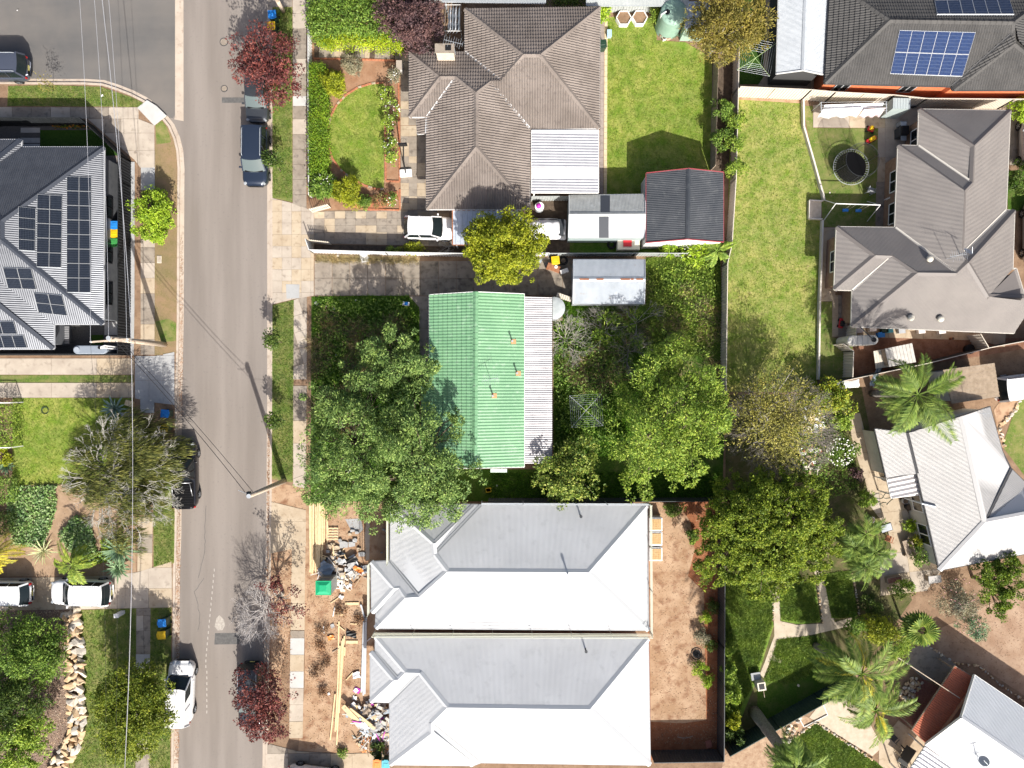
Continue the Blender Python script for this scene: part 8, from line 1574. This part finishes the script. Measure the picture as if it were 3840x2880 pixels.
for s_, x, y, w, m, lab in (('11', 900, 590, .75, FOIL, 'large crumpled plastic sheet by the white side fence'), ('11', 1040, 617, .16, WHITE, 'small white scrap by the side fence'), ('11', 682, 575, .2, WHITE, 'white scrap nearest the fence corner'), ('11', 502, 968, .26, WHITE, 'white bag beside the front footpath'), ('11', 830, 942, .14, WHITE, 'round white scrap in the weeds'), ('11', 585, 995, .1, WHITE, 'tiny white scrap in the weeds'), ('11', 648, 1015, .18, FOIL, 'pale scrap in the dry grass'), ('11', 667, 1400, .2, WHITE, 'white scrap above the grey bag'), ('11', 752, 1465, .45, FOIL, 'grey plastic bag among the weeds'), ('21', 232, 615, .3, SHEETB, 'blue plastic bag beside the golden tree'), ('21', 632, 1372, .45, CREAM, 'pale sack beside the twig tangle'), ('12', 770, 762, .4, WHITE, 'white rag caught under the large tree'), ('12', 1998, 885, .14, WHITE, 'white scrap behind the green house'), ('33', 338, 972, .2, CREAM, 'pale scrap in the shaded weeds'), ('00', 850, 795, .18, FOIL, 'pale scrap on the corner verge'), ('00', 148, 90, .1, WHITE, 'white speck of paper on the side street'), ('23', 1630, 1455, .6, mat('faded_red_sheet', (0.42, 0.16, 0.11), rough=0.8), 'faded red sheet in the corner of the red soil yard'), ('30', 598, 1600, .12, SHEETP, 'pink ball on the trampoline lawn')): scrap(s_, x, y, w, w*.8, m, lab, 'scrap')
box_thing('esky', 'blue and white drink cooler in the weeds', 'cooler', '11', 1243, 970, (.5, .28, .3), WHITE, -.1, parts=[('lid', (.03, 0, .3), (.24, .26, .05), BLUE)]); box_thing('crate', 'yellow crate behind the green house', 'crate', '12', 1928, 924, (.36, .28, .25), YELLOW, .1, parts=[('rim', (0, 0, .22), (.4, .32, .03), YELLOW)])
b = W(*q('02', 378, 262)); hs = MB()
for k in range(3): hs.tube([(b.x+(.22+.03*k)*math.cos(a), b.y+(.22+.03*k)*math.sin(a), .04+.02*k) for a in np.linspace(0, 6.1, 20)], .014, 5)
tag(hs.build('garden_hose', BINBODY), 'coiled green hose on the west lawn', 'hose'); b = W(*q('32', 1045, 1010)); hs = MB().tube([(b.x+(.5+.25*math.sin(3*a))*math.cos(a)*1.1, b.y+(.45+.3*math.sin(2.3*a))*math.sin(a), .05) for a in np.linspace(0, 11, 70)], .014, 5); tag(hs.build('garden_hose', BINBODY), 'tangled hose on the tan terrace', 'hose')
# grate and bins in the west yard
r = box_thing('barbecue_table', 'steel mesh rack beside the solar roofed house', 'rack', '01', 515, 1230, (1.0, 1.3, .04), mat('mesh_steel', (0.3, 0.3, 0.31), rough=0.5), 0, z=.8, bevel=0)
for dx in (-.45, .45):
    for dy in (-.55, .55): c = W(*q('01', 515, 1230), .84); MB().box((c.x+dx, c.y+dy, 0), (.05, .05, .8)).build('leg', DARKST, r)
for i in range(10): c = W(*q('01', 515, 1230), .84); MB().box((c.x, c.y-.6+.13*i, .845), (1.0, .03, .02)).build('mesh_bar', DARKST, r)
# ------------------------------------------------------------------ building site
random.seed(31)
ts = empty('timber_stack', ell('12', 520, 1300, 0), 'long stack of pale pine framing timber', 'timber')
for i in range(34):
    x = 450+140*(i % 12)/11+random.uniform(-6, 6); la = i//12; y0 = 1010+random.uniform(0, 40)+(15*(i % 12)/11); y1 = (1610-300*((i % 12)/11)**2*(1 if i % 12 > 7 else .2))+random.uniform(-60, 10); sk = random.uniform(-12, 16)
    a, b = W(*q('12', x+sk*.3, y0)), W(*q('12', x+sk, y1)); z = .06+.1*la+random.uniform(0, .02); MB().beam((a.x, a.y, z), (b.x, b.y, z), .09, .045+.045*(i % 2)).build('plank', PINE, ts)
pl_ = empty('pallet', ell('12', 640, 1285, 0), 'pine pallet beside the timber stack', 'pallet')
for i in range(5): p = W(*q('12', 642, 1240+i*22)); MB().box((p.x, p.y, .12), (.78, .09, .02)).build('slat', PINE, pl_)
for x in (605, 642, 680): p = W(*q('12', x, 1285)); MB().box((p.x, p.y, .02), (.08, 1.0, .1)).build('bearer', TIMBER, pl_)
def boards(label, s_, L, m, w=.1, h=.045, name='board_bundle', cat='timber'):
    a0 = W(*q(s_, L[0][0][0], L[0][0][1])); root = empty(name, (a0.x, a0.y, 0), label, cat)
    for i, (a, b) in enumerate(L): A, B = W(*q(s_, *a)), W(*q(s_, *b)); MB().beam((A.x, A.y, .05+.02*i), (B.x, B.y, .05+.02*i), w, h).build('board', m, root)
boards('long pine battens lying down the sandy yard', '13', [((690, 440), (672, 1340)), ((735, 560), (690, 1200)), ((715, 600), (672, 1465)), ((700, 640), (660, 1350)), ((660, 1040), (620, 1420)), ((725, 580), (700, 1050)), ((742, 650), (740, 720))], PINE)
boards('bundle of white steel gutters on the sand', '13', [((868, 300), (912, 420)), ((905, 420), (885, 1020)), ((918, 410), (905, 1040)), ((912, 420), (893, 1050)), ((897, 440), (878, 1025)), ((875, 300), (905, 415))], mat('white_gutter_steel', (0.5, 0.52, 0.54), rough=0.4), .11, .07, 'gutter_bundle', 'gutters')
for i, (a, b, m, lab, w) in enumerate((((742, 295), (855, 293), PINE, 'short pine offcut above the gutters', .2), ((750, 612), (848, 612), PINE, 'short pine offcut beside the gutter bundle', .22), ((640, 400), (655, 325), WHITE, 'white offcut near the dry vine', .06), ((660, 385), (725, 388), PINE, 'thin pine offcut near the dry vine', .06), ((655, 362), (722, 382), PINE, 'second thin pine offcut near the dry vine', .05), ((785, 460), (845, 462), PINE, 'pale offcut beside the paper scrap', .07), ((620, 290), (690, 242), PINE, 'pine stake below the green roof', .05), ((750, 925), (808, 862), PINE, 'leaning pine offcut near the bags', .06), ((672, 465), (735, 515), PINE, 'crossed pine offcut at the top of the battens', .07), ((635, 695), (715, 650), TIMBER, 'dark offcut across the battens', .05), ((922, 605), (952, 578), WHITE, 'white offcut under the roof edge', .06), ((562, 478), (568, 540), WHITE, 'white strip on the dry leaves', .07))):
    A, B = W(*q('13', *a)), W(*q('13', *b)); o = MB().beam((A.x, A.y, .06), (B.x, B.y, .06), w, .05).build('offcut', m); tag(o, lab, 'timber')
b = ell('13', 556, 168, 2.2); r = empty('portable_toilet', (b.x, b.y, 0), 'portable toilet with emerald green roof', 'portable toilet'); MB().box((b.x, b.y, 0), (1.05, 1.0, 2.05)).build('cabin', mat('grey_panel', (0.3, 0.32, 0.31), rough=0.6), r); rf = MB().box((b.x, b.y, 2.05), (1.12, 1.02, .1)).box((b.x, b.y, 2.15), (1.0, .9, .1), tz=.5).build('roof', EMERALD, r); MB().box((b.x, b.y+.51, .1), (.7, .03, 1.8)).build('door', mat('dark_grey_panel', (0.16, 0.17, 0.17), rough=0.6), r); MB().box((b.x, b.y+.53, 1.2), (1.06, .02, .08)).build('stripe', CARD, r)
def chunk(root, s_, x, y, w, d, h, m): p = W(*q(s_, x, y)); MB().prism([(p.x+w*dx*random.uniform(.7, 1.1), p.y+d*dy*random.uniform(.7, 1.1), h+random.uniform(0, .1)) for dx, dy in ((-.5, -.5), (.5, -.4), (.6, .3), (.1, .55), (-.5, .45))], h).build('slab', m, root)
cp = empty('rubble_pile', ell('12', 700, 1380, 0), 'pile of broken concrete slabs on the sand', 'rubble')
for x, y, w in ((670, 1400, .5), (730, 1375, .6), (795, 1372, .5), (640, 1370, .3), (610, 1390, .35), (665, 1450, .5), (700, 1340, .3), (855, 1415, .3), (880, 1455, .45), (600, 1430, .3), (820, 1340, .35), (1060, 1250, .2), (1080, 1260, .2), (1045, 1440, .15), (640, 1480, .4), (800, 1260, .3), (840, 1275, .3), (780, 1290, .25)): chunk(cp, '12', x, y, w, w*random.uniform(.6, 1), .1, random.choice((CONCNEW, CONC3, CONCG)))
sheet('paving', Q('12', [(740, 1165), (870, 1160), (890, 1250), (860, 1280), (790, 1260)]), 0.016, CONCG, 'grey cement spill below the large tree'); sheet('path', Q('12', [(915, 1170), (945, 1200), (940, 1500), (912, 1510), (905, 1300)]), 0.02, CONC, 'narrow concrete footing beside the new house')
def heap(name, label, s_, poly, n, size, mats, hmax, cat='rubbish pile'):
    c = [W(*q(s_, x, y)) for x, y in poly]; cen = sum(c, Vector())/len(c); root = empty(name, (cen.x, cen.y, 0), label, cat); P = scatter([q(s_, x, y) for x, y in poly], n); rad = max((p-cen).length for p in c)
    for x, y in P:
        d = math.hypot(x-cen.x, y-cen.y)/rad; z = hmax*max(0, 1-d*1.1)*random.uniform(.2, 1); w = size*random.uniform(.5, 1.5); m = random.choice(mats); mb = MB(); a = random.uniform(0, 6.28); k = random.random()
        if k < .55:
            n_ = 3
            for i in range(n_):
                for j in range(n_): X, Y = w*(i/2-.5), w*.7*(j/2-.5); mb.v.append((x+X*math.cos(a)-Y*math.sin(a), y+X*math.sin(a)+Y*math.cos(a), z+.03+random.uniform(0, .2*w)))
            for i in range(2):
                for j in range(2): q_ = i*3+j; mb.f.append((q_, q_+1, q_+4, q_+3))
        elif k < .8: mb.beam((x, y, z+.05), (x+w*1.6*math.cos(a), y+w*1.6*math.sin(a), z+random.uniform(.03, .25)), .06, .04)
        else: mb.box((x, y, z), (w*.6, w*.4, w*.3), a)
        mb.build('scrap', m, root)
    return root
rubm = [mat('dusty_film', (0.36, 0.34, 0.32), (0.5, 0.48, 0.45), 6, rough=0.6), MATS['white_plastic_film'], SHEETB, CONCNEW, CONC, PINE, TIMBER, GREYP, CARD, mat('pale_board', (0.5, 0.47, 0.42), rough=0.8)]
hp = heap('rubbish_heap', 'heap of white offcuts and plastic against the lower new house', '13', [(760, 1130), (950, 1110), (1100, 1130), (1105, 1480), (980, 1470), (870, 1290), (740, 1200)], 170, .42, rubm*2+[MAGENTA], .7)
for a, b, w in (((735, 1120), (860, 1240), .34), ((790, 1145), (1000, 1300), .26), ((770, 1180), (860, 1250), .2)): A, B = W(*q('13', *a)), W(*q('13', *b)); MB().beam((A.x, A.y, .5), (B.x, B.y, .6), w, .05).build('plank', PINE, hp)
heap('rubbish_heap', 'torn packaging and green strapping beside the orange bin', '13', [(800, 1380), (960, 1330), (1100, 1480), (1090, 1540), (880, 1520)], 70, .22, [FOIL, WHITE, BINBODY, ORANGE, GREYP, CARD], .4)
hp2 = heap('rubbish_heap', 'building rubbish between the timber stack and the new house', '12', [(560, 1490), (640, 1440), (780, 1450), (920, 1560), (900, 1650), (560, 1655), (510, 1600)], 95, .4, rubm*2+[ORANGE, DARKST], .45)
heap('rubbish_heap', 'scattered paper and plastic beside the portable toilet', '13', [(660, 40), (800, 20), (830, 110), (720, 190), (640, 150)], 50, .28, [FOIL, WHITE, CREAM, CARD], .25)
scrap('12', 600, 1560, 1.1, .9, SHEETB, 'crumpled blue grey plastic sheet on the building rubbish', 'plastic_sheet', .3, 'sheet', bumpy=.3); scrap('12', 790, 1500, .35, 1.2, BLACK, 'long black plastic bag on the building rubbish', 'plastic_bag', .3, 'bag', bumpy=.2); scrap('12', 855, 1575, .8, .4, ORANGE, 'orange mesh scrap on the building rubbish', 'plastic_mesh', .2, 'mesh', bumpy=.2); scrap('13', 795, 550, .75, .4, BLACK, 'black plastic sheet beside the gutters', 'plastic_sheet', .05, 'sheet', bumpy=.15); scrap('13', 838, 1012, .5, .42, MAGENTA, 'magenta sign lying on the sand', 'sign_board', .05, 'sign', bumpy=.02); scrap('13', 832, 1012, .34, .3, WHITE, 'white paper on the magenta sign', 'paper_sheet', .09, 'paper', bumpy=.02); scrap('13', 835, 885, .6, .5, FOIL, 'crumpled clear plastic on the sand', 'plastic_sheet', .05, 'sheet', bumpy=.15); scrap('13', 710, 238, .35, .3, FOIL, 'small crumpled plastic below the toilet', 'plastic_sheet', .05, 'sheet', bumpy=.1); scrap('13', 636, 478, .3, .3, CONCNEW, 'pale flat stone on the sand', 'flat_stone', .05, 'stone', bumpy=.04); scrap('13', 623, 575, .35, .5, ORANGE, 'orange plastic scrap on dry leaves', 'scrap', .05, bumpy=.1); scrap('13', 605, 1042, .18, .18, WHITE, 'white lump on the red dirt', 'scrap', .05); scrap('13', 822, 1075, .3, .3, WHITE, 'white sheet above the large heap', 'scrap', .06)
L_VINE = LM('dry_vine_leaf', (0.09, 0.04, 0.022), (0.14, 0.075, 0.04), (0.2, 0.11, 0.06), 0.0)
for x, y, rr, lab in ((530, 640, 20, 'dry brown weeds on the upper sand'), (500, 880, 30, 'dry brown weeds on the lower sand'), (710, 355, 28, 'dry vine near the offcuts'), (550, 510, 24, 'dry brown weeds with white strips'), (560, 780, 22, 'thin dry weeds between the footpath and battens'), (860, 420, 20, 'dry vine under the gutter end'), (560, 1030, 20, 'dry weeds by the white lump')): bush('dry_weed', lab, *q('13', x, y), rr, .3, L_VINE, 320, .14, .04, 'weed')
def clods(label, poly, n, s, m):
    p = scatter(poly, n); r = (s*RNG.uniform(.35, 1.4, n)**1.5)[:, None]; a = RNG.uniform(0, 6.28, n); b = []
    for k in range(3): b.append(np.stack([p[:, 0]+r[:, 0]*np.cos(a+k*2.09)*RNG.uniform(.7, 1.3, n), p[:, 1]+r[:, 0]*np.sin(a+k*2.09)*RNG.uniform(.7, 1.3, n), np.full(n, .005)], 1))
    t = np.concatenate([p+RNG.normal(0, .2, (n, 2))*r, r*.6+.01], 1); v = np.concatenate([np.stack([b[k], b[(k+1) % 3], t], 1) for k in range(3)]).reshape(-1, 3); o = fastmesh('soil_clods', v, 3, m); tag(o, label, None, None, 'stuff')
CLOD = LM('soil_clod', (0.17, 0.1, 0.06), (0.23, 0.15, 0.1), (0.3, 0.22, 0.155), 0.0)
for lab, poly, n in (('clods and stones on the site front yard', Q('13', [(420, 20), (930, 20), (930, 1100), (700, 1520), (420, 1500)]), 2600), ('clods and stones under the large tree', Q('12', [(600, 1130), (900, 1130), (900, 1480), (600, 1480)]), 500), ('clods on the sand behind the new houses', [(2440, 1890), (2580, 1960), (2600, 2060), (2640, 2230), (2645, 2700), (2445, 2700)], 3200), ('clods on the red soil strip', [(2600, 1900), (2685, 1900), (2685, 2790), (2450, 2790), (2450, 2715), (2650, 2690), (2645, 2220)], 1200), ('clods in the south east dirt yard', Q('33', [(1480, 560), (2200, 200), (2200, 1040), (1830, 790)]), 700), ('stones on the bare east verge', Q('12', [(140, 900), (400, 930), (420, 1650), (120, 1650)]), 500)): clods(lab, poly, n, .04, CLOD)
# brick pallets
for i, (y, lab) in enumerate(((1210, 'top pallet of wrapped bricks behind the new house'), (1330, 'middle pallet of wrapped bricks behind the new house'), (1458, 'bottom pallet of wrapped bricks behind the new house'))):
    c = W(*q('22', 1195, y), .9); r = empty('brick_pallet', (c.x, c.y, 0), lab, 'brick pallet', 'pallets of bricks'); MB().box((c.x, c.y, .12), (1.0, 1.02, .72)).build('wrap', FOIL, r, bevel=.06); MB().box((c.x, c.y, .0), (1.05, 1.05, .12)).build('pallet', PINE, r)
    for a in range(4):
        for b in range(6): MB().box((c.x-.3+.2*a, c.y-.34+.135*b, .85), (.185, .12, .03), random.uniform(-.03, .03)).build('brick', mat('tan_brick', (0.5, 0.32, 0.14), (0.56, 0.38, 0.2), 5, rough=0.85), r)
# scaffold and guard rails round the new houses
def railing(label, pts, z, n=3, off=None, m=GALV):
    P = [W(x, y, z) for x, y in pts]; root = empty('guard_rail', (P[0].x, P[0].y, 0), label, 'guard rail')
    for k in range(n):
        for a, b in zip(P, P[1:]): MB().tube([a+Vector((0, 0, .28*k)), b+Vector((0, 0, .28*k))], .024, 6).build('rail', m, root)
    for a, b in zip(P, P[1:]):
        c = max(1, round((b-a).length/3.0))
        for i in range(c+1): p = a.lerp(b, i/c); MB().tube([p-Vector((0, 0, 1.0)), p+Vector((0, 0, .75))], .026, 6).build('upright', m, root)
    return root
PRL = mat('pale_pole', (0.62, 0.62, 0.5), rough=0.5)
railing('guard rail in the gap between the two new houses', [(1402, 2374), (2440, 2378)], 2.75, 4, m=PRL); railing('guard rail along the west side of the upper new house', [(1455, 1920), (1455, 2112)], 2.7, 3, m=PRL); railing('guard rail at the front corner of the upper new house', [(1384, 2112), (1384, 2300)], 2.7, 3, m=PRL); railing('guard rail along the east side of the upper new house', [(2438, 1890), (2441, 2372)], 2.7, 3, m=PRL); railing('guard rail along the north side of the upper new house', [(1805, 1887), (2432, 1889)], 2.75, 3)
o = MB().tube([ell('23', 1530+45*math.cos(a), 710+50*math.sin(a), .02) for a in np.linspace(0, 6.28, 15)], .03, 6).build('garden_hoop', BLACK); tag(o, 'black round mat in the red soil yard', 'mat'); b = W(*q('23', 1532, 712)); MB().cyl((b.x, b.y, .01), .32, .02, 18).build('disc', BLACK, o)
br = MB().tube([ell('23', 1370+13*i, 1400+12*math.sin(i*.3)-.25*i*i*.35, .06) for i in range(11)], .02, 5); tag(br.build('fallen_branch', PALEBARK), 'bent pale branch on the red soil', 'branch')
# clutter under the thinning tree
hp = heap('rubbish_heap', 'pale timber and metal clutter under the thinning tree', '32', [(380, 260), (520, 270), (540, 440), (420, 460)], 46, .4, [CREAM, WHITE, TIMBER, GALV, PINE], .4); heap('rubbish_heap', 'broken pots and white bags below the thinning tree', '32', [(360, 560), (520, 560), (520, 820), (400, 820), (330, 720)], 46, .3, [WHITE, CREAM, RUST, TIMBER, MATS['terracotta']], .3)
lt = empty('ladder', ell('32', 430, 340, 0), 'pale boards stacked beside the clutter', 'timber')
for i in range(6): A, B = W(*q('32', 385+i*9, 290)), W(*q('32', 405+i*9, 450)); MB().beam((A.x, A.y, .1+.02*i), (B.x, B.y, .1+.02*i), .1, .04).build('board', TIMBER, lt)
boat = scrap('31', 730, 1640, 1.8, .6, WHITE, 'white sheet iron leaning on the dark slanting fence', 'sheet_iron', .5, 'iron sheet', bumpy=.08); scrap('31', 950, 1570, 1.6, .35, SHEETB, 'blue plastic cover on the dark slanting fence', 'plastic_cover', .5, 'cover', bumpy=.15)
gf = empty('goal_frame', ell('33', 450, 1220, 0), 'white pipe frame lying beside the stone edging', 'frame')
for a, b in (((335, 1225), (540, 1120)), ((540, 1120), (580, 1215)), ((580, 1215), (385, 1315)), ((385, 1315), (335, 1225))): A, B = W(*q('33', *a)), W(*q('33', *b)); MB().tube([(A.x, A.y, .06), (B.x, B.y, .06)], .035, 6).build('bar', WHITE, gf)
for i, (y0, lab) in enumerate(((200, 'white stake line at the upper left hedge'), (572, 'white stake line at the lower left hedge'))):
    a, b = W(*q('02', -300, y0), 1.4), W(*q('02', 82, y0), 1.4); o = MB().tube([a, b], .035, 6).build('rail', WHITE); tag(o, lab, 'rail'); MB().box((b.x, b.y, 0), (.07, .07, 1.4)).build('post', WHITE, o)
b, t = W(*q('10', 228, 95)), W(*q('10', 175, 0), 3.0); o = MB().tube([b, t], [.16, .14], 10).build('timber_pole', POLEW, smooth=True); tag(o, 'brown timber pole at the top edge beside the blue bin', 'pole'); MB().tube([t, t+(t-b)*.8], [.14, .13], 10).build('pole_top', POLEW, o)
flat_roof('neighbour_roof', 'grey corrugated neighbour roof at the top edge', 'roof', Q('20', [(620, 45), (1460, 45), (1460, -250), (620, -250)]), [2.2, 2.2, 2.6, 2.6], FGY, .1, .02, 'sine'); flat_roof('neighbour_roof', 'darker corrugated neighbour roof above the laundry', 'roof', Q('10', [(1545, 10), (2400, 25), (2400, -250), (1545, -250)]), [2.2, 2.2, 2.6, 2.6], mat('mid_grey_sheet', (0.25, 0.27, 0.28), rough=0.5), .1, .02, 'sine')
